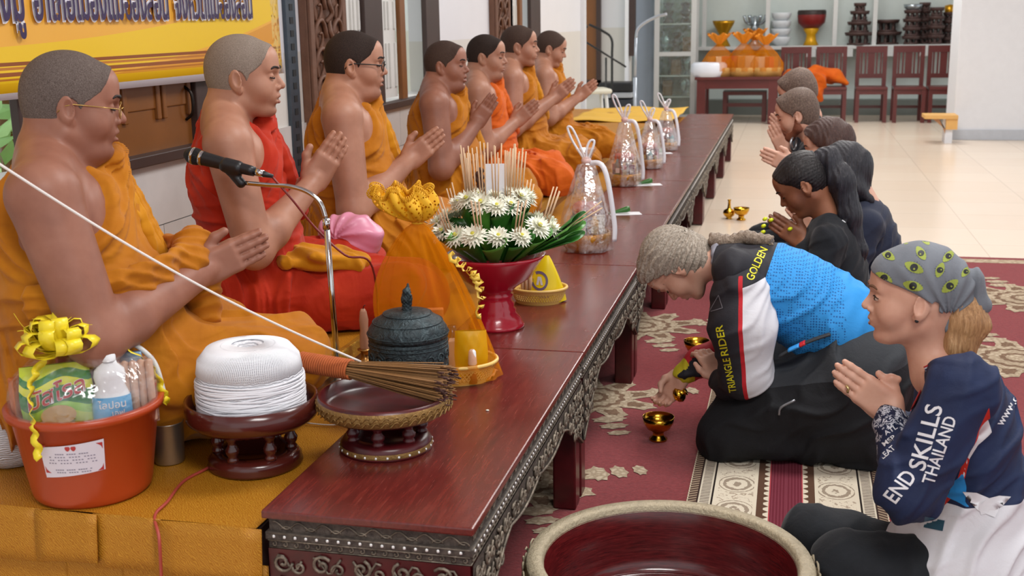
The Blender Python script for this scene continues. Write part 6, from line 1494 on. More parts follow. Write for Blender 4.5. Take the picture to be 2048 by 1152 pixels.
def stick(p, d_, ln_=1.0):
    global st_mesh
    if st_mesh is None: o = stm.build('incense_stick', STK, fo); st_mesh = o.data
    else: o = bpy.data.objects.new('incense_stick', st_mesh); COL.objects.link(o); o.parent = fo
    d_ = np.array(d_, float); d_ /= np.linalg.norm(d_); Rf = frame(np.cross(d_, (.3, .9, .1)), d_); o.matrix_basis = Matrix.Translation(Vector(p)) @ Matrix(Rf.tolist()).to_4x4() @ Matrix.Diagonal((1, 1, ln_, 1))
for i in range(13):                                     # inner fan
    a = 2*PI*i/13+.2; c_, s_ = math.cos(a), math.sin(a)
    for k_ in range(3): stick((.07*c_+.006*(k_-1), .07*s_, .175), (c_*.08+.03*(k_-1), s_*.08, 1), rnd.uniform(.85, 1.1))
for i in range(9):                                      # outer, leaning out
    a = 2*PI*i/9+.5; c_, s_ = math.cos(a), math.sin(a)
    for k_ in range(3): stick((.145*c_+.007*(k_-1), .145*s_, .095), (c_*.35+.03*(k_-1), s_*.35, 1), rnd.uniform(.7, .85))
for (x, y, z, dx, dz) in ((-.19, -.02, .115, -.8, .35), (.20, .0, .10, .8, .5), (.205, .01, .105, .75, .6)): stick((x, y, z), (dx, 0, dz), .8)
cdw = MB().b2((-.034, -.0008, 0), (.034, .0008, .115)).build('white_card', simple('white_paper', 'dfe1e8', .6, var=.03)); cdw.location = tuple(fO+np.array((.01, -.012, .205))); cdw.rotation_euler = (-.1, 0, .25); tag(cdw, 'blank white card standing among the incense sticks', 'card')
F = Field(.003); F.chain([(0, 0, 0), (.004, .0, .04), (-.004, .004, .07), (.006, 0, .095)], [.016, .010, .015, .008], .008); F.disp(lambda p: np.sin(p[:, 2]*300+p[:, 0]*200)*.002); o = F.obj('dried_root', simple('dried_brown_root', '4a2f24', .8, var=.3)); o.location = tuple(fO+np.array((-.045, .0, .205))); tag(o, 'dark brown dried bundle standing upright in the flower offering', 'dried bundle')
# --- second basket with yellow bag
q2 = atz(1078, 602, TZ); basket(q2, TZ, .098, .085, .052, 'cream yellow perforated basket holding a yellow bag, beside the crimson bowl')
t = NT('yellow_bag_print'); t.set(color='e6cc14', rough=.35, spec=.5)
def conebag(u, v): a = 2*PI*u; r = .072*(1-v)**.8+.008; return (r*math.cos(a)*(1+.08*math.sin(3*a+v*4))+.015*v, r*.7*math.sin(a), .16*v)
yb2 = MB().grid(conebag, 30, 12, wrap=True).build('yellow_bag', t.m); yb2.location = (q2[0]+.015, q2[1], TZ+.006); tag(yb2, 'yellow printed bag with purple ring emblem in the basket beside the crimson bowl', 'bag')
bvb = bvh_of(yb2); fw = np.array((-q2[0], -q2[1], 0)); fw /= np.linalg.norm(fw); sd2 = np.array((-fw[1], fw[0], 0))
PUR = simple('purple_print', '6b5a78', .5, var=.05)
ring = [(r*math.cos(2*PI*i/24), r*1.1*math.sin(2*PI*i/24)) for r in (.030, .022) for i in range(24)]
decal('ring_emblem', ring, [(i, (i+1) % 24, 24+(i+1) % 24, 24+i) for i in range(24)], fw*.2+sd2*-.012+np.array((0, 0, .075)), sd2, (0, 0, 1), -fw, bvb, PUR, yb2, .001, .02)
decal('emblem_line', *rect2d(.036, .004), fw*.2+sd2*.005+np.array((0, 0, .022)), sd2, (0, 0, 1), -fw, bvb, PUR, yb2, .001, .02)
decal('emblem_figure', [(-.012, -.014), (-.004, -.014), (0, .004), (.004, -.014), (.012, -.014), (.006, .014), (-.006, .014)], [(0, 1, 2, 6), (2, 3, 4, 5), (2, 5, 6)], fw*.2+sd2*-.012+np.array((0, 0, .075)), sd2, (0, 0, 1), -fw, bvb, simple('white_print_b', 'd6d4dc', .5), yb2, .001, .02)
for i in range(3): o = MB().lathe([(0, 0), (.007, 0), (.007, .11), (0, .112)], 10).build('beige_candle', simple('beige_stick', 'c9a384', .6)); o.location = (q2[0]-.052+.014*i, q2[1]-.03, TZ+.006); tag(o, 'beige candle stick standing in the basket with the yellow bag', 'candle', 'candles in the yellow bag basket')

# --- wrapped hampers along the tables
def hamper(px, py, wpx, hpx, seed, lab, big=False):
    q = atz(px, py, TZ); k_ = scale_at(q); q = q+np.array((0, wpx/2/k_*.6, 0)); r = wpx/2/k_; H_ = hpx/k_; rnd = random.Random(seed)
    h_ = empty('gift_hamper', (q[0], q[1], TZ), label=lab, cat='hamper', group='cellophane hampers along the tables')
    GOLD = M.setdefault('hamper_gold', simple('gold_hamper_bowl', 'b07818', .3, .3, var=.3, vscale=30, bump=.4, bscale=60))
    hb_ = r*.75
    MB().lathe([(0, 0), (r*.8, 0), (r*.96, hb_*.3), (r, hb_*.75), (r*.97, hb_), (r*.9, hb_), (r*.9, hb_*.5), (0, hb_*.4)], 32).build('bowl', GOLD, h_)
    cols = ['a63a34', '2a2c3c', '3f7d7a', 'b8433c', '8d2f38', 'c9a06a', 'd8cfc4', '34507a']
    for i in range(7):
        a = 2*PI*i/7+seed; w = r*.30; hh = r*rnd.uniform(.7, 1.1); x, y = r*.55*math.cos(a), r*.55*math.sin(a); cm = M.setdefault('pack%d' % (i % 8), simple('packet_colour', cols[i % 8], .4, var=.1))
        if i % 3 == 2: it = MB().lathe([(0, hb_*.45), (w*.6, hb_*.45), (w*.6, hb_+hh*.55), (w*.3, hb_+hh*.65), (w*.3, hb_+hh*.8), (0, hb_+hh*.8)], 12, c=(x, y, 0)).build('bottle', cm, h_); 
        else: it = MB().box((x, y, hb_+hh*.25), (w*1.2, w*.6, hh*.9), euler(0, 0, a)).build('packet', cm, h_, bevel=.002)
        zz_ = hb_+hh*.2; R_ = euler(0, 0, a); o_ = np.array((x, y, zz_)); fwq = np.array((-q[0], -q[1], 0)); fwq /= np.linalg.norm(fwq); sdq = np.array((-fwq[1], fwq[0], 0)); e_ = o_+fwq*w*.75
        if y*fwq[1]+x*fwq[0] > 0: MB().add([e_+sdq*a_*w*.4+np.array((0, 0, b_*w*.5)) for a_, b_ in ((-1, -1), (1, -1), (1, 1), (-1, 1))], [(0, 1, 2, 3)]).build('packet_label', M.setdefault('pl%d' % (i % 2), simple('pack_label', ('d9d4cc', 'b9a06a')[i % 2], .5)), it)
    zc = hb_; 
    for i in range(4): a = 2*PI*i/4+seed*.7; MB().ell((r*.3*math.cos(a), r*.3*math.sin(a), hb_+r*.95), (r*.34, r*.30, r*.26), 12, euler(.4*i, .3, 0)).build('snack', M.setdefault('snk', simple('snack_pack_red', 'b5685a', .35, var=.4, vscale=30)), h_)
    nk = H_*.72
    MB().lathe([(r*1.02, .004), (r*1.06, hb_), (r*1.02, hb_+r*.6), (r*.8, hb_+r*1.2), (r*.35, nk-.01), (r*.13, nk), (r*.22, nk+.03), (r*.4, nk+.06)], 32, wob=lambda a, z: 1+.05*math.sin(a*8+seed)+.04*math.sin(a*5+z*50)).build('cellophane_wrap', M.setdefault('cello2', clear_mat('cellophane_b', clear=.74, rough=.14, haze=.28)), h_)
    PINKR = M.setdefault('pinkr', simple('pink_white_ribbon', 'd9b9b4', .4, var=.3, vscale=80)); WR = M.setdefault('whiter', simple('white_ribbon', 'e3e4ea', .4, var=.04))
    m = MB(); t0_ = np.array((0, 0, nk)); fwq = np.array((-q[0], -q[1], 0)); fwq /= np.linalg.norm(fwq); sdq = np.array((-fwq[1], fwq[0], 0))
    for sg, hh in ((-.85, 1.0), (.25, .62)):
        top_ = t0_+sdq*sg*r*.8+np.array((0, 0, (H_-nk)*hh)); ribbon(m, bez([t0_, t0_*.4+top_*.6+sdq*-.012, top_+sdq*-.006, top_+sdq*.012, t0_*.4+top_*.6+sdq*.012, t0_], 6), .010, fwq)
    m.build('ribbon_loop', WR, h_, solid=.0005)
    m = MB(); ribbon(m, bez([t0_, t0_+sdq*r*.7+fwq*r*.4+np.array((0, 0, -.02)), sdq*r*1.1+fwq*r*.3+np.array((0, 0, hb_+r*.5)), sdq*r*1.12+fwq*r*.3+np.array((0, 0, hb_*.5))], 6), .022, fwq, .6); m.build('ribbon_tail', WR, h_, solid=.0006)
    m = MB(); m.ell(t0_+np.array((0, 0, .008)), (r*.22, r*.22, .018), 12); m.build('knot', PINKR, h_)
hamper(1168, 505, 100, 245, 1.0, 'largest cellophane hamper in a gold bowl, right behind the flower offering')
hamper(1246, 373, 66, 178, 2.2, 'cellophane hamper with a tilted white ribbon loop, second along the tables')
hamper(1297, 338, 52, 132, 3.1, 'small cellophane hamper tucked behind the second hamper')
hamper(1330, 302, 46, 112, 4.4, 'farthest cellophane hamper with a drooping white ribbon')
for (px, py, lab) in ((1250, 428, 'white card with folded green leaf lying on the table before the second hamper'), (1296, 370, 'white card with green leaf beside the foot of the second hamper'), (1322, 307, 'white card with green leaf under the farthest hamper')):
    q = atz(px, py, TZ); c_ = empty('offering_card', (q[0], q[1], TZ+.001), .3, lab, 'card'); MB().b2((-.08, -.045, 0), (.08, .045, .0015)).build('paper', M.setdefault('paper', simple('card_paper', 'dfe0e4', .6, var=.02)), c_)
    MB().lathe([(.002, -.055), (.016, .04), (.014, .055), (0, .05)], 12, c=(-.03, .0, .015), R=euler(0, PI/2-.2, 0)).build('leaf_cone', LEAF, c_)
# crumbs of petals on the nearest table
for i, (px, py) in enumerate(((975, 822), (700, 560))):
    if i: break
    q = atz(px, py, TZ); o = MB().ell((0, 0, .002), (.005, .003, .002), 8).build('petal', PET); o.location = tuple(q); tag(o, 'single white petal lying on the nearest red table', 'petal')
# --- pink satin bag and folded cloth by the second monk
qp = aty(712, 470, 3.72)
F = Field(.005); F.ell((0, 0, .0), (.10, .07, .075), rotm('Y', .2), .04); F.ell((-.08, 0, .01), (.06, .06, .05), None, .04); F.clip(lambda p: -.06-p[:, 2]); F.disp(lambda p: foldfn(np.arctan2(p[:, 2], p[:, 0]+.05)*5+wav(p, 18)*1.2)*.008); o = F.obj('pink_satin_bag', simple('pink_satin', 'd58aa4', .35, var=.2, vscale=12)); o.location = (qp[0], qp[1], qp[2]); tag(o, 'crumpled pink satin bag behind the knee of the monk in vermilion', 'bag')
# --- great lacquer basin on the carpet
qn = (-.243, 2.53); bs = empty('lacquer_basin', (qn[0], qn[1], .0165), label='great round red lacquer basin with worn gilt rim in the foreground', cat='basin')
t = NT('basin_lacquer'); v = t.coord(); n = t.noise(v, 4, 4); w_ = t.noise(t.coord('Object', (3, 3, 30)), 8, 3); t.set(color=t.mix(t.math('MULTIPLY', n, .5), t.ramp(w_, [(.3, '3d0d10'), (.6, '651a1c'), (.8, '7c2a26')]), '4a1416'), rough=t.math('ADD', .08, t.math('MULTIPLY', n, .2)), spec=.7, normal=t.bump(n, .1, .01)); BL = t.m
Rb = .335; Hb = .2
MB().lathe([(0, .02), (Rb*.80, .02), (Rb*.85, .035), (Rb*.872, .08), (Rb*.876, Hb-.012), (Rb*.89, Hb-.004)], 72).build('inside', BL, bs)
GR = simple('worn_gilt_rim', 'a89c82', .5, .15, var=.35, vscale=50, bump=.5, bscale=120)
MB().lathe([(Rb*.875, Hb-.014), (Rb*.885, Hb-.001), (Rb*.90, Hb+.004), (Rb*.985, Hb+.003), (Rb*1.002, Hb-.008)], 72).build('rim', GR, bs)
ot = MB().lathe([(Rb*1.0, Hb-.006), (Rb*1.02, Hb-.03), (Rb*1.02, Hb*.45), (Rb*.98, Hb*.3), (Rb*.9, .05), (Rb*.82, .01), (Rb*.84, .0), (0, .0)], 72).build('outside', simple('basin_outer_gilt', '6a5530', .5, .4, var=.4, vscale=50, bump=.6, bscale=70), bs)
m = MB()
for i in range(40):
    a = 2*PI*i/40
    for sg in (1, -1): m.tube([(Rb*1.024*math.cos(a+p_[0]/Rb), Rb*1.024*math.sin(a+p_[0]/Rb), Hb*.72+sg*.03+p_[1]) for p_ in spiral(0, 0, .02, 1.2, i*1.0, sg, 12)], .0028, 4)
m.build('relief_scrolls', GR, ot)['kind'] = 'stuff'
m = MB()
for r in (.82, .86): m.tube([(Rb*r*math.cos(a), Rb*r*math.sin(a), .0265+(r-.82)*.24) for a in np.linspace(0, 2*PI, 72, endpoint=False)], .0022, 5, closed=True)
m.build('inner_ring', BL, bs)
MB().lathe([(0, .0), (Rb*.805, 0)], 64, c=(0, 0, .0245)).build('water', (lambda t: t.set(color='e8eef0', rough=.02, trans=1.0, ior=1.33))(NT('clear_water')), bs)
m = MB(); [m.tube([(-.05+.01*i, -.03+.006*math.sin(i*1.7)+.002*i, .0285) for i in range(13)], .0016, 4)]; o = m.build('twig', simple('dark_twig', '3a2018', .7)); o.parent = None; o.location = (qn[0]+.01, qn[1]+.09, .0165); tag(o, 'thin dark twig floating in the lacquer basin', 'twig')
# --- brass bowls on the floor
def brass_bowl(px, py, wpx, lab, z=.008):
    q = atz(px, py, z); k_ = scale_at(q); r = wpx/2/k_; b = empty('brass_bowl', (q[0], q[1]+r*.4, z), label=lab, cat='bowl', group='small brass bowls on the floor')
    MB().lathe([(0, 0), (r*.55, 0), (r*.58, r*.12), (r*.36, r*.28), (r*.34, r*.5), (r*.42, r*.6)], 36).build('foot', BRASS, b)
    MB().lathe([(r*.36, r*.58), (r*.72, r*.78), (r*.93, r*1.15), (r*1.0, r*1.55), (r*.96, r*1.55), (r*.88, r*1.18), (r*.66, r*.86), (0, r*.72)], 40).build('cup', BRASS, b); return q, r
brass_bowl(1315, 884, 64, 'small footed brass bowl catching the poured water, nearest on the carpet')
q, r = brass_bowl(1392, 722, 52, 'small footed brass bowl standing behind the pouring hand')
brass_bowl(1482, 441, 32, 'small footed brass bowl on the pale floor beside a brass flask', .001)
def flask(loc, s_, lab, R_=None, cat='flask'):
    b = empty('brass_flask', loc, label=lab, cat=cat); m = MB().lathe([(0, 0), (.5*s_, 0), (.5*s_, .08*s_), (.35*s_, .2*s_), (.75*s_, .5*s_), (.95*s_, .9*s_), (.8*s_, 1.3*s_), (.3*s_, 1.6*s_), (.22*s_, 2.1*s_), (.2*s_, 2.7*s_), (.28*s_, 2.9*s_), (0, 2.9*s_)], 24, R=R_); m.build('flask_body', BRASS, b)
    MB().tube([(R_ if R_ is not None else np.eye(3)) @ np.array((.25*s_*math.cos(a), .25*s_*math.sin(a), 2.9*s_)) for a in np.linspace(0, 2*PI, 16, endpoint=False)], .05*s_, 6, closed=True).build('lip', BRASS, b); return b
q = atz(1457, 440, .001); flask((q[0], q[1]+.06, .001), .048, 'brass water flask with tall neck on the pale floor')
q = atz(1396, 735, .008); 
p2w = g2.A+g2.f*g2.L(1372, 782, -.02)[0]+g2.left*(-.02)+np.array((0, 0, g2.L(1372, 782, -.02)[2])); tip_ = g2.A+g2.f*g2.L(1326, 806, -.02)[0]+g2.left*(-.02)+np.array((0, 0, g2.L(1326, 806, -.02)[2]))
dd = tip_-p2w; Rf = frame(dd, (0, 1, 0)); Rz = np.stack([Rf[:, 1], Rf[:, 2], Rf[:, 0]], 1); flask(p2w, .030, 'small brass pouring flask held in the hand of the bowed guest', Rz)
q = atz(1398, 670, .008)
# --- banner on the wall
BX = WX+.05
y0b, y1b = 1.9, float(atx(566, 100, BX)[1]); zb = float(atx(300, 171, BX)[2])
bn = empty('printed_banner', (BX, (y0b+y1b)/2, zb), label='yellow printed banner with purple Thai lettering hung on the wall above the first monks', cat='banner'); ym = (y0b+y1b)/2
t = NT('banner_print'); tc = t.node('ShaderNodeTexCoord'); sp = t.node('ShaderNodeSeparateXYZ'); t.link(tc.outputs['Object'], sp.inputs[0]); z = sp.outputs[2]; y = sp.outputs[1]
hw = (y1b-y0b)/2
sw = t.math('ADD', z, t.math('MULTIPLY', t.math('POWER', t.math('DIVIDE', t.math('ADD', y, hw), 2*hw), 3), -.22)); base = t.mix(t.math('MULTIPLY', t.noise(t.coord(), 2.2, 3), .5), 'e6a836', 'f0bc58')
c = t.mix(t.math('MULTIPLY', t.math('LESS_THAN', t.math('ABSOLUTE', t.math('ADD', sw, -.085)), .06), .85), base, 'e8c41c')
c = t.mix(t.math('MULTIPLY', t.math('LESS_THAN', t.math('ABSOLUTE', t.math('ADD', sw, .03)), .045), .7), c, 'd08a2a')
for zc, wd, col in ((.105, .0055, '8a4a1c'), (.092, .004, 'b8742a'), (.075, .006, '8f4d1e'), (.06, .003, 'b8742a')): c = t.mix(t.math('LESS_THAN', t.math('ABSOLUTE', t.math('SUBTRACT', z, zc)), wd), c, col)
c = t.mix(t.math('LESS_THAN', z, .05), c, 'e3b51e'); c = t.mix(t.math('LESS_THAN', z, .022), c, 'dfe0ea')
edge_ = t.math('GREATER_THAN', y, hw-.10); c = t.mix(t.math('MULTIPLY', edge_, t.math('GREATER_THAN', t.noise(t.coord('Object', (1, 12, 5)), 3, 3, .6, 2), .5)), c, 'd8b86a'); c = t.mix(t.math('MULTIPLY', t.math('MULTIPLY', edge_, t.math('LESS_THAN', t.noise(t.coord('Object', (1, 12, 5)), 3, 3, .6, 2), .42)), .8), c, '9a6a2a')
c = t.mix(t.math('GREATER_THAN', y, hw-.02), c, 'dfe0ea'); t.set(color=c, rough=.35, spec=.4)
MB().grid(lambda u, v: (.006*math.sin(u*17+v*3)*math.sin(v*2), (u-.5)*2*hw, v*.95+(.01-.02*u)*(1-v)), 60, 14).build('sheet', t.m, bn, solid=.001)
PURP = simple('purple_lettering', '2e1a4a', .5, var=.2, vscale=14); OUTL = simple('white_outline', 'e3e2ea', .5, var=.02)
def banner_text(s_, px0, px1, base_px):
    ya = float(atx(px0, base_px, BX)[1]); yb_ = float(atx(px1, base_px, BX)[1]); zz_ = float(atx((px0+px1)/2, base_px, BX)[2]); V, F_ = text2d(s_, 1.0, False); xs = [p[0] for p in V]; w = max(xs)-min(xs); sc_ = (yb_-ya)/w; cx_ = (max(xs)+min(xs))/2
    hs = sc_*1.9
    for (dx, col, nm, of) in ((.012, OUTL, 'lettering_outline', .035), (.018, PURP, 'lettering', .0)):
        c_ = bpy.data.curves.new('l', 'FONT'); c_.body = s_; c_.offset = .02+of; o_ = bpy.data.objects.new('l', c_); c_.align_x = 'CENTER'; COL.objects.link(o_); me = bpy.data.meshes.new_from_object(o_.evaluated_get(bpy.context.evaluated_depsgraph_get())); P_ = [(v.co.x, v.co.y) for v in me.vertices]; FF = [tuple(p.vertices) for p in me.polygons]; bpy.data.objects.remove(o_)
        m = MB(); m.add([(dx, (ya+yb_)/2-ym+(x-cx_)*sc_, zz_-zb+yv*hs) for x, yv in P_], FF); m.build(nm, col, bn)
banner_text('อำเภอเมืองแม่ฮ่องสอน', 62, 330, 38); banner_text('จังหวัดแม่ฮ่องสอน', 345, 498, 36); banner_text('กองมู', -62, 40, 40)

# folded ochre cloth on the lap of the monk in vermilion
q = aty(640, 520, 3.28); F = Field(.005)
F.box((0, 0, 0), (.13, .09, .016), .014, rotm('Y', .12), .02); F.box((.03, -.02, .022), (.10, .08, .012), .011, rotm('Y', .18) @ rotm('Z', .3), .02)
F.disp(lambda p: foldn(p[:, 0]*30+p[:, 1]*22+wav(p, 16, 2)*1.6)*.009); o = F.obj('folded_cloth', ROBE['amber']); o.location = tuple(q); o.rotation_euler = (0, 0, .5); tag(o, 'folded ochre cloth lying on the lap of the monk in vermilion', 'cloth')
# ------------------------------------------------------------------ far end of the hall
YB = 18.3
def at(px, py, Y): return aty(px, py, Y)
def slab(name, px0, py0, px1, py1, Y0, Y1, mat, parent=None, org=(0, 0, 0), bevel=0):
    a, b = at(px0, py1, Y0), at(px1, py0, Y0); o = np.array(org); return MB().b2((min(a[0], b[0])-o[0], Y0-o[1], min(a[2], b[2])-o[2]), (max(a[0], b[0])-o[0], Y1-o[1], max(a[2], b[2])-o[2])).build(name, mat, parent, bevel=bevel)
S(MB().b2((-6, YB, 0), (8, YB+.2, 3.8)).build('wall_back', M['wall_back']))
xr = at(1917, 100, 14.45)[0]
S(MB().b2((xr, 14.45, 0), (xr+2.6, 15.2, 3.8)).build('wall_right', M['plain_white'], bevel=.01))
S(MB().b2((xr-.02, 14.43, 0), (xr+2.62, 15.22, .12)).build('baseboard_right', simple('pale_skirting', 'b9bec6', .5), bevel=.004))
# side door and posts at the left of the far wall
xa, xb = at(1150, 60, 16.6)[0], at(1193, 60, 16.6)[0]
d = empty('door_1', ((xa+xb)/2, 16.6, .4)); d['kind'] = 'structure'; w = (xb-xa)/2; zt_ = 2.3
MB().b2((-w, 0, .2), (w, .06, zt_)).build('leaf', M['brown_wood'], d); MB().b2((w, -.03, .12), (w+.06, .08, zt_)).build('frame', M['dark_wood'], d); MB().b2((-w-.05, -.03, .1), (w+.06, .08, .2)).build('sill', M['dark_wood'], d)
S(MB().b2((-6, 16.66, 0), (at(1262, 60, 16.7)[0], 16.8, 3.8)).build('wall_recess', M['wall']))
a = at(1256, 60, 16.5); b = at(1269, 112, 16.5); S(MB().b2((a[0], 16.5, b[2]), (b[0], 16.64, 3.0)).build('trim_6', M['dark_wood']))
a = at(1249, 60, 16.45); b = at(1256, 112, 16.45); S(MB().b2((a[0], 16.48, .0), (b[0], 16.62, 3.0)).build('trim_7', M['plain_white']))
a = at(1268, 60, 17.3); b = at(1311, 205, 17.3); S(MB().b2((a[0], 17.3, 0), (b[0], 17.6, 3.0)).build('wall_panel', M['grey_wall']))
# glazed cabinet
WPT = simple('white_cabinet_paint', 'c9cac8', .45, var=.04); GLS = clear_mat('cabinet_glass', 'e8f2ee', .88, .03)
CYF = 17.15; x0, x1 = at(1308, 100, CYF)[0], at(1392, 100, CYF)[0]; cbn = empty('glazed_cabinet', ((x0+x1)/2, CYF, 0), label='white framed glass display cabinet against the far wall', cat='cabinet'); W2 = (x1-x0)/2
for sx in (-1, 1):
    for y in (0, .42): MB().b2((sx*W2-(.075 if sx > 0 else 0), y, 0), (sx*W2+(.075 if sx < 0 else 0), y+.05, 2.6)).build('post', WPT, cbn, bevel=.004)
zc = at(1350, 108, CYF)[2]
for z in (.04, zc, 2.5): MB().b2((-W2+.07, 0, z-.03), (W2-.07, .05, z+.03)).build('rail', WPT, cbn)
for z in (.32, .62, zc, zc+.42): MB().b2((-W2+.04, .02, z-.008), (W2-.04, .45, z+.008)).build('shelf', simple('glass_shelf', 'c3c8c2', .2), cbn)
MB().b2((-W2+.07, .015, .06), (W2-.07, .022, zc-.03)).build('pane', GLS, cbn); MB().b2((-W2+.07, .015, zc+.03), (W2-.07, .022, 2.48)).build('pane', GLS, cbn)
MB().b2((-W2, .46, 0), (W2, .48, 2.6)).build('back_panel', simple('cabinet_back', '8d9488', .6, var=.15, vscale=3), cbn)
SILV = simple('silver_ware', 'a9b2b8', .25, .8, var=.2); WOODS = simple('stacked_wood', '4a3430', .55, var=.3, vscale=10); GOLDW = simple('gold_ware', 'c8921e', .3, .7)
ox_ = (x0+x1)/2
rnd = random.Random(8)
ci = 0
for z, names_ in ((zc+.01, ('bowl', 'wood', 'box')), (zc+.43, ('wood', 'wood')), (.33, ('box', 'bowl')), (.63, ('bottle', 'box', 'bowl'))):
    for i, n_ in enumerate(names_):
        x = ox_+(-.5+(i+.5)/len(names_))*W2*1.62
        if n_ == 'bowl': o = MB().lathe([(0, 0), (.06, 0), (.03, .05), (.07, .12), (.08, .2), (.05, .24), (.06, .3), (0, .31)], 20).build('silver_vessel', SILV)
        elif n_ == 'wood': o = MB().lathe([(0, 0), (.08, 0), (.08, .04), (.04, .08), (.09, .16), (.04, .2), (.08, .28), (0, .3)], 16).build('wood_stand', WOODS)
        elif n_ == 'bottle': o = MB().lathe([(0, 0), (.06, 0), (.06, .22), (.02, .28), (.02, .36), (0, .36)], 16).build('green_bottle', simple('green_glass', '2f4a34', .2))
        else: o = MB().b2((-.07, -.08, 0), (.07, .08, .22)).build('brown_box', simple('brown_box', ('8a6238', 'b0a58c', '94633e')[ci % 3], .6, var=.2), bevel=.01)
        ci += 1
        o.location = (x, CYF+.24, z); pos = {zc+.01: 'upper middle', zc+.43: 'topmost', .33: 'lowest', .63: 'lower middle'}[z]; tag(o, {'bowl': 'silver vessel', 'wood': 'dark wood stand', 'bottle': 'dark green bottle', 'box': 'small box'}[n_]+' on the %s shelf of the glass cabinet, %s from the left' % (pos, ['first', 'second', 'third'][i]), {'bowl': 'vessel', 'wood': 'stand', 'bottle': 'bottle', 'box': 'box'}[n_])
# long white shelf unit behind the chairs
SY = 17.75; xs0, xs1 = at(1392, 95, SY)[0], at(1918, 92, SY)[0]; zs = at(1750, 90, SY)[2]
sh = empty('white_shelf_unit', ((xs0+xs1)/2, SY, 0), label='long white shelf unit with pale back along the far wall above the chairs', cat='shelf'); W3 = (xs1-xs0)/2; oxs = (xs0+xs1)/2
MB().b2((-W3, 0, zs-.05), (W3, .5, zs)).build('shelf_board', WPT, sh, bevel=.004)
for px in (1408, 1535, 1670, 1750, 1916): x = at(px, 50, SY)[0]-oxs; MB().b2((x-.03, .05 if px not in (1670, 1912) else 0, zs), (x+.03, .12, 2.6)).build('post', WPT, sh)
for px in (1622, 1696, 1777, 1850): x = at(px, 95, SY)[0]-oxs; MB().b2((x-.07, .0, zs-.16), (x+.07, .3, zs-.05)).build('bracket', WPT, sh)
MB().b2((-W3, .48, 0), (W3, .5, 2.8)).build('back_panel', simple('pale_green_panel', 'c6d0cc', .4, var=.05), sh)
MB().b2((-W3, .2, .0), (W3, .5, .22)).build('plinth', simple('shadowed_plinth', '6d736e', .6), sh)  # plinth, its grey-green colour carrying the shadow below the shelf
def on_shelf(px, o, lab, cat, dy=.18, s_=1.0): x = at(px, 80, SY)[0]; o.location = (x, SY+dy, zs+.001); o.scale = (s_, s_, s_); tag(o, lab, cat)
on_shelf(1445, MB().lathe([(0, 0), (.10, 0), (.05, .10), (.06, .16), (.14, .30), (.15, .34), (0, .3)], 24).build('gold_bowl', GOLDW), 'gold footed bowl on the far shelf above the orange bundles', 'bowl', s_=1.1)
def silver_stand():
    r = empty('silver_stand'); MB().lathe([(0, 0), (.13, 0), (.06, .06), (.04, .2), (.08, .24), (.05, .3), (.05, .42), (0, .44)], 20).build('stem', SILV, r)
    for i in range(6): a = PI/3*i; MB().tube(bez([(.04*math.cos(a), .04*math.sin(a), .3), (.12*math.cos(a), .12*math.sin(a), .34), (.16*math.cos(a), .16*math.sin(a), .44)], 4), [.02]*4+[.026]*5, 6).build('arm', SILV, r)
    return r
on_shelf(1508, silver_stand(), 'branched silver stand on the far shelf', 'stand')
pw = empty('white_bowl_stack'); 
for i in range(4): MB().lathe([(0, 0), (.07, 0), (.13, .06), (.145, .12), (.14, .13), (.06, .05), (0, .04)], 24, c=(0, 0, i*.115)).build('bowl', simple('white_ware', 'd3d8dc', .3), pw)
on_shelf(1561, pw, 'stack of white bowls on the far shelf beside the red drum', 'bowls')
dr = empty('red_drum'); MB().lathe([(0, .25), (.12, .26), (.20, .34), (.215, .44), (.21, .5), (.2, .51)], 28).build('bowl', simple('dark_red_drum', '7a1a18', .4, var=.15), dr); MB().lathe([(.212, .44), (.216, .5), (.205, .53), (0, .53)], 28).build('dark_top', simple('dark_brown_top', '2a1c18', .5, var=.4, vscale=20), dr); MB().lathe([(0, 0), (.12, 0), (.08, .08), (.07, .16), (.12, .24), (.10, .27)], 24).build('gold_foot', simple('yellow_gold_foot', 'd8a010', .35, .3), dr)
on_shelf(1622, dr, 'dark red drum on a yellow gold foot on the far shelf', 'drum', s_=.95)
def tiers(sizes, nm='wood_pedestal_stack'):
    r = empty(nm); z = 0
    for k_, (w, h_) in enumerate(sizes):
        MB().lathe([(0, 0), (w*.8, 0), (w*.8, .025), (0, .025)], 20, c=(0, 0, z)).build('base', WOODS, r)
        for i in range(6): a = PI/3*i+.3; MB().lathe([(.016, 0), (.024, h_*.3), (.014, h_*.6), (.02, h_)], 8, c=(w*.6*math.cos(a), w*.6*math.sin(a), z+.02)).build('post', WOODS, r)
        MB().lathe([(0, h_), (w*.9, h_), (w, h_+.04), (w*.95, h_+.05), (0, h_+.03)], 24, c=(0, 0, z)).build('dish', WOODS, r); z += h_+.05
    return r
for px, sz, lab in ((1718, [(.20, .13), (.17, .10), (.14, .10), (.09, .06)], 'tallest stack of dark wooden pedestal trays, leftmost on the far shelf'), (1777, [(.21, .13), (.17, .12)], 'low pair of dark wooden pedestal trays on the far shelf'), (1824, [(.13, .07), (.13, .07), (.13, .07), (.12, .07)], 'stack of dark wooden bowls under a silver bowl on the far shelf'), (1851, [(.11, .07), (.11, .07), (.10, .07), (.09, .07), (.08, .05)], 'narrow stack of dark wooden stands beside the silver topped stack'), (1873, [(.12, .08), (.12, .08), (.11, .08), (.10, .07)], 'narrow stack of dark wooden stands, second from the right'), (1902, [(.13, .04), (.10, .07), (.10, .07), (.09, .06)], 'rightmost stack of dark wooden stands under a gold cup')):
    on_shelf(px, tiers(sz), lab, 'stand', dy=.14 if px in (1718, 1824, 1873) else .34)
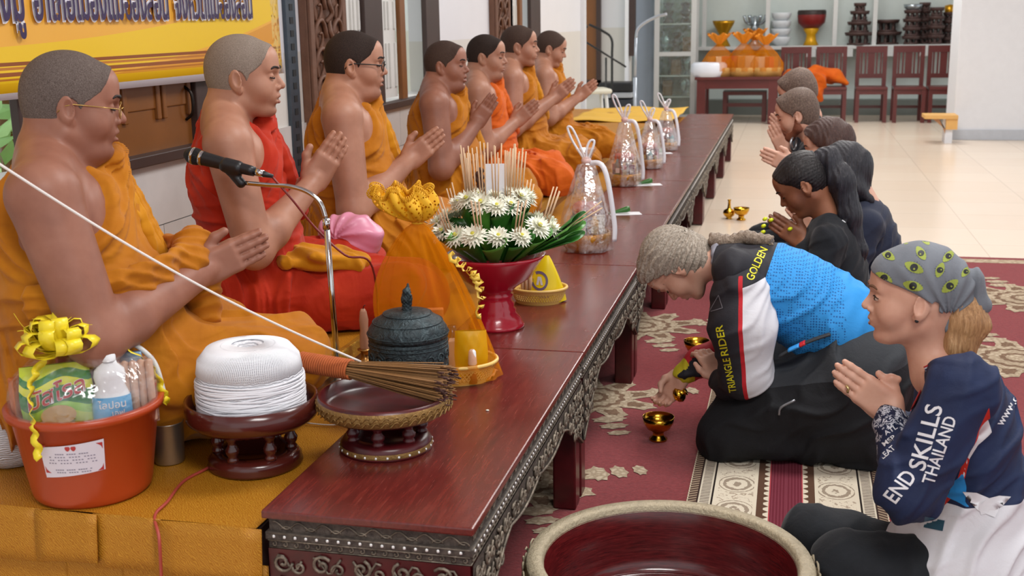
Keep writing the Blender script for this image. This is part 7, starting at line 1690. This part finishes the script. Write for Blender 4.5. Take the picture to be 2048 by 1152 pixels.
o = MB().lathe([(0, 0), (.06, 0), (.12, .05), (.13, .1), (0, .09)], 20).build('silver_bowl', SILV); on_shelf(1824, o, 'silver bowl topping a stack of wooden bowls on the far shelf', 'bowl', dy=.14); o.location.z = zs+.46
o = MB().lathe([(0, 0), (.05, 0), (.07, .04), (.075, .13), (0, .15)], 20).build('gold_cup', GOLDW); on_shelf(1902, o, 'gold cup topping the rightmost stack on the far shelf', 'cup', dy=.34); o.location.z = zs+.40
# dark red chairs
CHW = simple('red_brown_chair_wood', '5a2422', .3, var=.3, vscale=5)
CHY = 16.95; kc = scale_at(at(1740, 160, CHY)); cw = 60/kc
def chair():
    r = empty('dining_chair'); w = cw/2; zt_ = at(1740, 92, CHY+.2)[2]; zse = at(1740, 172, CHY)[2]
    MB().b2((-w, -.28, zse-.04), (w, .16, zse)).build('seat', CHW, r, bevel=.008)
    for sx in (-1, 1):
        MB().b2((sx*w-(.05 if sx > 0 else 0), -.27, 0), (sx*w+(.05 if sx < 0 else 0), -.22, zse-.04)).build('leg', CHW, r)
        MB().b2((sx*w-(.055 if sx > 0 else 0), .12, 0), (sx*w+(.055 if sx < 0 else 0), .17, zt_)).build('back_post', CHW, r)
    MB().b2((-w+.05, .13, zt_-.09), (w-.05, .17, zt_)).build('top_rail', CHW, r); MB().b2((-w+.05, .13, zse+.1), (w-.05, .165, zse+.16)).build('lower_rail', CHW, r)
    for f_, ww in ((-.62, .022), (-.36, .022), (0, .09), (.36, .022), (.62, .022)): MB().b2((f_*w-ww/2, .14, zse+.16), (f_*w+ww/2, .158, zt_-.09)).build('slat', CHW, r)
    MB().b2((-w+.05, .13, zse*.35), (w-.05, .15, zse*.35+.04)).build('stretcher', CHW, r); MB().b2((-w+.05, -.26, zse-.1), (w-.05, -.24, zse-.04)).build('apron', CHW, r)
    return r
c0 = chair()
for i, (px, lab) in enumerate(((1590, 'dark red wooden chair behind the kneeling men, leftmost in the far row'), (1661, 'dark red wooden chair draped with an orange cloth'), (1741, 'dark red wooden chair in the middle of the far row, beside the draped one'), (1816, 'dark red wooden chair second from the white pillar'), (1886, 'dark red wooden chair nearest the white pillar'))):
    o = c0 if i == 0 else copy_tree(c0); o.location = (at(px, 180, CHY)[0], CHY, 0); tag(o, lab, 'chair', 'dark red chairs along the far wall')
# orange robe cloth over the second chair
q = at(1650, 172, CHY-.1); F = Field(.012)
F.chain([at(1585, 150, CHY-.1)-q, at(1630, 148, CHY-.1)-q, at(1670, 152, CHY-.12)-q, at(1692, 168, CHY-.15)-q], [.09, .10, .10, .03], .06); F.chain([at(1640, 160, CHY-.25)-q, at(1638, 195, CHY-.25)-q], [.10, .06], .05); F.chain([at(1572, 155, CHY-.1)-q, at(1610, 165, CHY-.2)-q], [.07, .08], .05)
F.disp(lambda p: foldfn(p[:, 0]*9+p[:, 2]*14+wav(p, 5, 1)*2)*.03); o = F.obj('orange_robe_cloth', ROBE['orange']); o.location = tuple(q); tag(o, 'bright orange robe cloth heaped over a chair behind the kneeling men', 'cloth')
# offering table with bundles
TYF = 16.35; xa, xb = at(1389, 160, TYF)[0], at(1560, 160, TYF)[0]; zt_ = at(1470, 154, TYF)[2]; ft = empty('offering_table', ((xa+xb)/2, TYF, 0), label='dark red wooden table with orange gift bundles before the glass cabinet', cat='table'); W4 = (xb-xa)/2; oxt = (xa+xb)/2
MB().b2((-W4, 0, zt_-.04), (W4, .8, zt_)).build('table_top', CHW, ft, bevel=.006); 
for y in (.03, .74): MB().b2((-W4+.05, y, zt_-.16), (W4-.05, y+.03, zt_-.04)).build('apron', CHW, ft)
for x in (-W4+.03, W4-.15):
    for y in (.02, .66): MB().b2((x, y, 0), (x+.12, y+.12, zt_-.04)).build('leg', CHW, ft)
st_ = empty('wooden_stool', (at(1490, 190, 16.9)[0], 16.9, 0), label='dark red wooden stool pushed under the offering table', cat='stool'); w = .30; zse = at(1490, 182, 16.9)[2]
MB().b2((-w, -.15, zse-.05), (w, .25, zse)).build('seat', CHW, st_)
for x in (-w, w-.06):
    for y in (-.14, .18): MB().b2((x, y, 0), (x+.06, y+.06, zse-.05)).build('leg', CHW, st_)
MB().b2((-w+.05, -.12, zse*.5), (w-.05, -.08, zse*.5+.05)).build('stretcher', CHW, st_)
def bundle(px, hpx, seed, lab, dy=.3):
    q = at(px, 150, TYF+dy); r = 26/scale_at(q)*1.35; H_ = hpx/scale_at(q); b = empty('orange_bundle', (q[0], TYF+dy, zt_), label=lab, cat='gift bundle', group='orange gauze bundles on the far table')
    MB().lathe([(0, 0), (r*.9, 0), (r, r*.4), (r*.95, r*.5), (0, r*.4)], 20).build('basket', M.setdefault('strw', simple('straw_basket', 'b98a48', .6, var=.2, vscale=30)), b)
    MB().lathe([(r*1.0, r*.3), (r*.98, H_*.32), (r*.62, H_*.56), (r*.16, H_*.76)], 40, wob=lambda a, z: 1+.10*math.sin(a*9+seed)).build('gauze', OR, b)
    MB().grid(lambda u, v: ((r*.12+r*.5*v)*math.cos(2*PI*u)*(1+.15*math.sin(u*2*PI*9)), (r*.12+r*.5*v)*math.sin(2*PI*u)*(1+.15*math.sin(u*2*PI*9)), H_*.76+H_*.24*v+.02*math.sin(u*40)*v), 60, 6, wrap=True).build('ruffle', simple('orange_ruffle', 'e08a16', .6), b)
    for i in range(5): a = 2*PI*i/5+seed; MB().box((r*.45*math.cos(a), r*.45*math.sin(a), H_*.3), (r*.5, r*.3, H_*.35), euler(0, 0, a)).build('packet', M.setdefault('bp%d' % (i % 3), simple('bundle_packet', ('d9c4a8', 'c0503a', 'b8793a')[i % 3], .5)), b)
for px, h_, sd_, lab, dy in ((1437, 82, 1, 'orange gauze gift bundle at the left end of the far table', .25), (1486, 84, 2, 'orange gauze gift bundle in the middle of the far table', .25), (1508, 88, 3, 'orange gauze gift bundle at the back of the far table', .6), (1530, 80, 4, 'orange gauze gift bundle at the right end of the far table', .25)): bundle(px, h_, sd_, lab, dy)
q = at(1418, 140, TYF+.15); r = 36/scale_at(q); wb_ = MB().lathe([(0, 0), (r*.85, 0), (r, r*.3), (r*.98, r*.65), (r*.85, r*.78), (0, r*.8)], 32, wob=lambda a, z: 1+.02*math.sin(5*a)).build('wrapped_basin', simple('white_wrapped', 'dfe2ec', .3, var=.05)); wb_.location = (q[0], TYF+.12, zt_); wb_.scale = (1, .6, 1); tag(wb_, 'white wrapped basin at the left corner of the far table', 'basin')
# cream plastic chair beyond the dais
q = at(1178, 200, 13.75); CRM = simple('cream_plastic', 'e6e2cf', .35, var=.04); cc = empty('plastic_chair', (q[0], 13.75, 0), .35, 'cream plastic stacking chair at the far end of the dais', 'chair')
F = Field(.012); F.box((0, .0, .62), (.24, .22, .03), .03, None, .04); F.box((-.2, 0, .86), (.03, .21, .16), .03, rotm('Y', -.15), .05); F.obj('seat_shell', CRM, cc)
for x in (-.2, .2):
    for y in (-.18, .18): MB().tube([(x*.85, y*.9, .6), (x*1.1, y*1.1, 0)], .022, 8).build('leg', simple('white_metal_leg', 'dcdcd8', .4), cc)
# black microphone stands, gooseneck pole and gear
def vp(px, py, Y): return at(px, py, Y)
Y_ = 14.6; q = vp(1212, 215, Y_); bs_ = empty('boom_stand', (q[0], Y_, 0), label='black boom microphone stand at the far left corner', cat='microphone stand'); o_ = np.array((q[0], Y_, 0)); r_ = .012
MB().tube([(0, 0, .05), vp(1212, 115, Y_)-o_], r_, 8).build('pole', BLKPL, bs_); MB().tube([vp(1165, 80, Y_)-o_, vp(1252, 134, Y_)-o_], r_, 8).build('boom', BLKPL, bs_)
MB().tube([vp(1165, 80, Y_)-o_, vp(1160, 60, Y_)-o_, vp(1175, 52, Y_)-o_], .02, 8).build('clip', BLKPL, bs_)
for i in range(3): a = 2*PI*i/3; MB().tube([(0, 0, .12), (.32*math.cos(a), .32*math.sin(a), .012)], .012, 6).build('leg', BLKPL, bs_)
Y_ = 15.2; q = vp(1224, 165, Y_); b2_ = empty('black_gooseneck_stand', (q[0], Y_, 0), label='black bent-neck stand behind the boom stand', cat='microphone stand'); o_ = np.array((q[0], Y_, 0))
MB().tube(bez([(0, 0, .03), vp(1224, 120, Y_)-o_, vp(1223, 78, Y_)-o_, vp(1205, 62, Y_)-o_, vp(1178, 49, Y_)-o_], 6), .016, 8).build('pole', BLKPL, b2_); MB().lathe([(0, 0), (.16, 0), (.15, .03), (0, .04)], 24).build('base', BLKPL, b2_)
Y_ = 13.6; q = vp(1271, 225, Y_); gp = empty('gooseneck_pole', (q[0], Y_, 0), label='pale metal pole with long gooseneck at the far end of the dais', cat='stand'); o_ = np.array((q[0], Y_, 0)); PALE = simple('pale_metal', 'b4bcc6', .3, .6)
MB().tube([(0, 0, .03), vp(1270, 155, Y_)-o_], .022, 10).build('lower_pole', PALE, gp); MB().tube([vp(1270, 155, Y_)-o_, vp(1272, 75, Y_)-o_], .016, 10).build('upper_pole', PALE, gp); MB().tube(bez([vp(1272, 75, Y_)-o_, vp(1276, 58, Y_)-o_, vp(1292, 44, Y_)-o_, vp(1315, 33, Y_)-o_, vp(1334, 28, Y_)-o_], 6), .017, 8).build('gooseneck', PALE, gp); MB().lathe([(0, 0), (.16, 0), (.15, .03), (0, .04)], 24).build('base', PALE, gp)
Y_ = 15.6; a = vp(1200, 225, Y_); b = vp(1266, 165, Y_); eq = empty('black_keyboard_case', ((a[0]+b[0])/2, Y_, 0), label='black keyboard and equipment case on a stand at the far left corner', cat='equipment'); w = (b[0]-a[0])/2
MB().b2((-w, 0, 0), (w, .5, b[2]-.22)).build('case', simple('charcoal_case', '2c3036', .5), eq, bevel=.02); MB().b2((-w*1.05, -.02, b[2]-.2), (w*.95, .4, b[2]-.13)).build('keyboard', simple('grey_keys', 'a9aeb4', .4), eq, bevel=.01); MB().b2((-w*1.05, -.04, b[2]-.12), (w, .4, b[2])).build('lid', BLKPL, eq, bevel=.02)
# yellow wooden stool by the pillar
Y_ = 14.0; a = vp(1850, 232, Y_); b = vp(1914, 275, Y_); ys = empty('yellow_wood_stool', ((a[0]+b[0])/2, Y_, 0), label='low yellow wooden board on a white block beside the white pillar', cat='stool'); w = (b[0]-a[0])/2; zz_ = vp(1880, 231, Y_)[2]
YW = simple('yellow_plywood', 'd9a860', .5, var=.1); MB().b2((-w, 0, zz_-.04), (w, .35, zz_)).build('board', YW, ys); MB().b2((w*.3, .05, 0), (w*.75, .3, zz_-.04)).build('block', M['plain_white'], ys); MB().b2((w*.3, .02, zz_-.16), (w, .06, zz_-.04)).build('apron', YW, ys); MB().add([(-w*.5, .05, zz_-.04), (-w*.1, .05, zz_-.04), (w*.3, .05, zz_*.35), (w*.3, .05, zz_*.5)], [(0, 1, 2, 3)]).build('brace', simple('brown_brace', 'a87850', .5), ys, solid=.03)
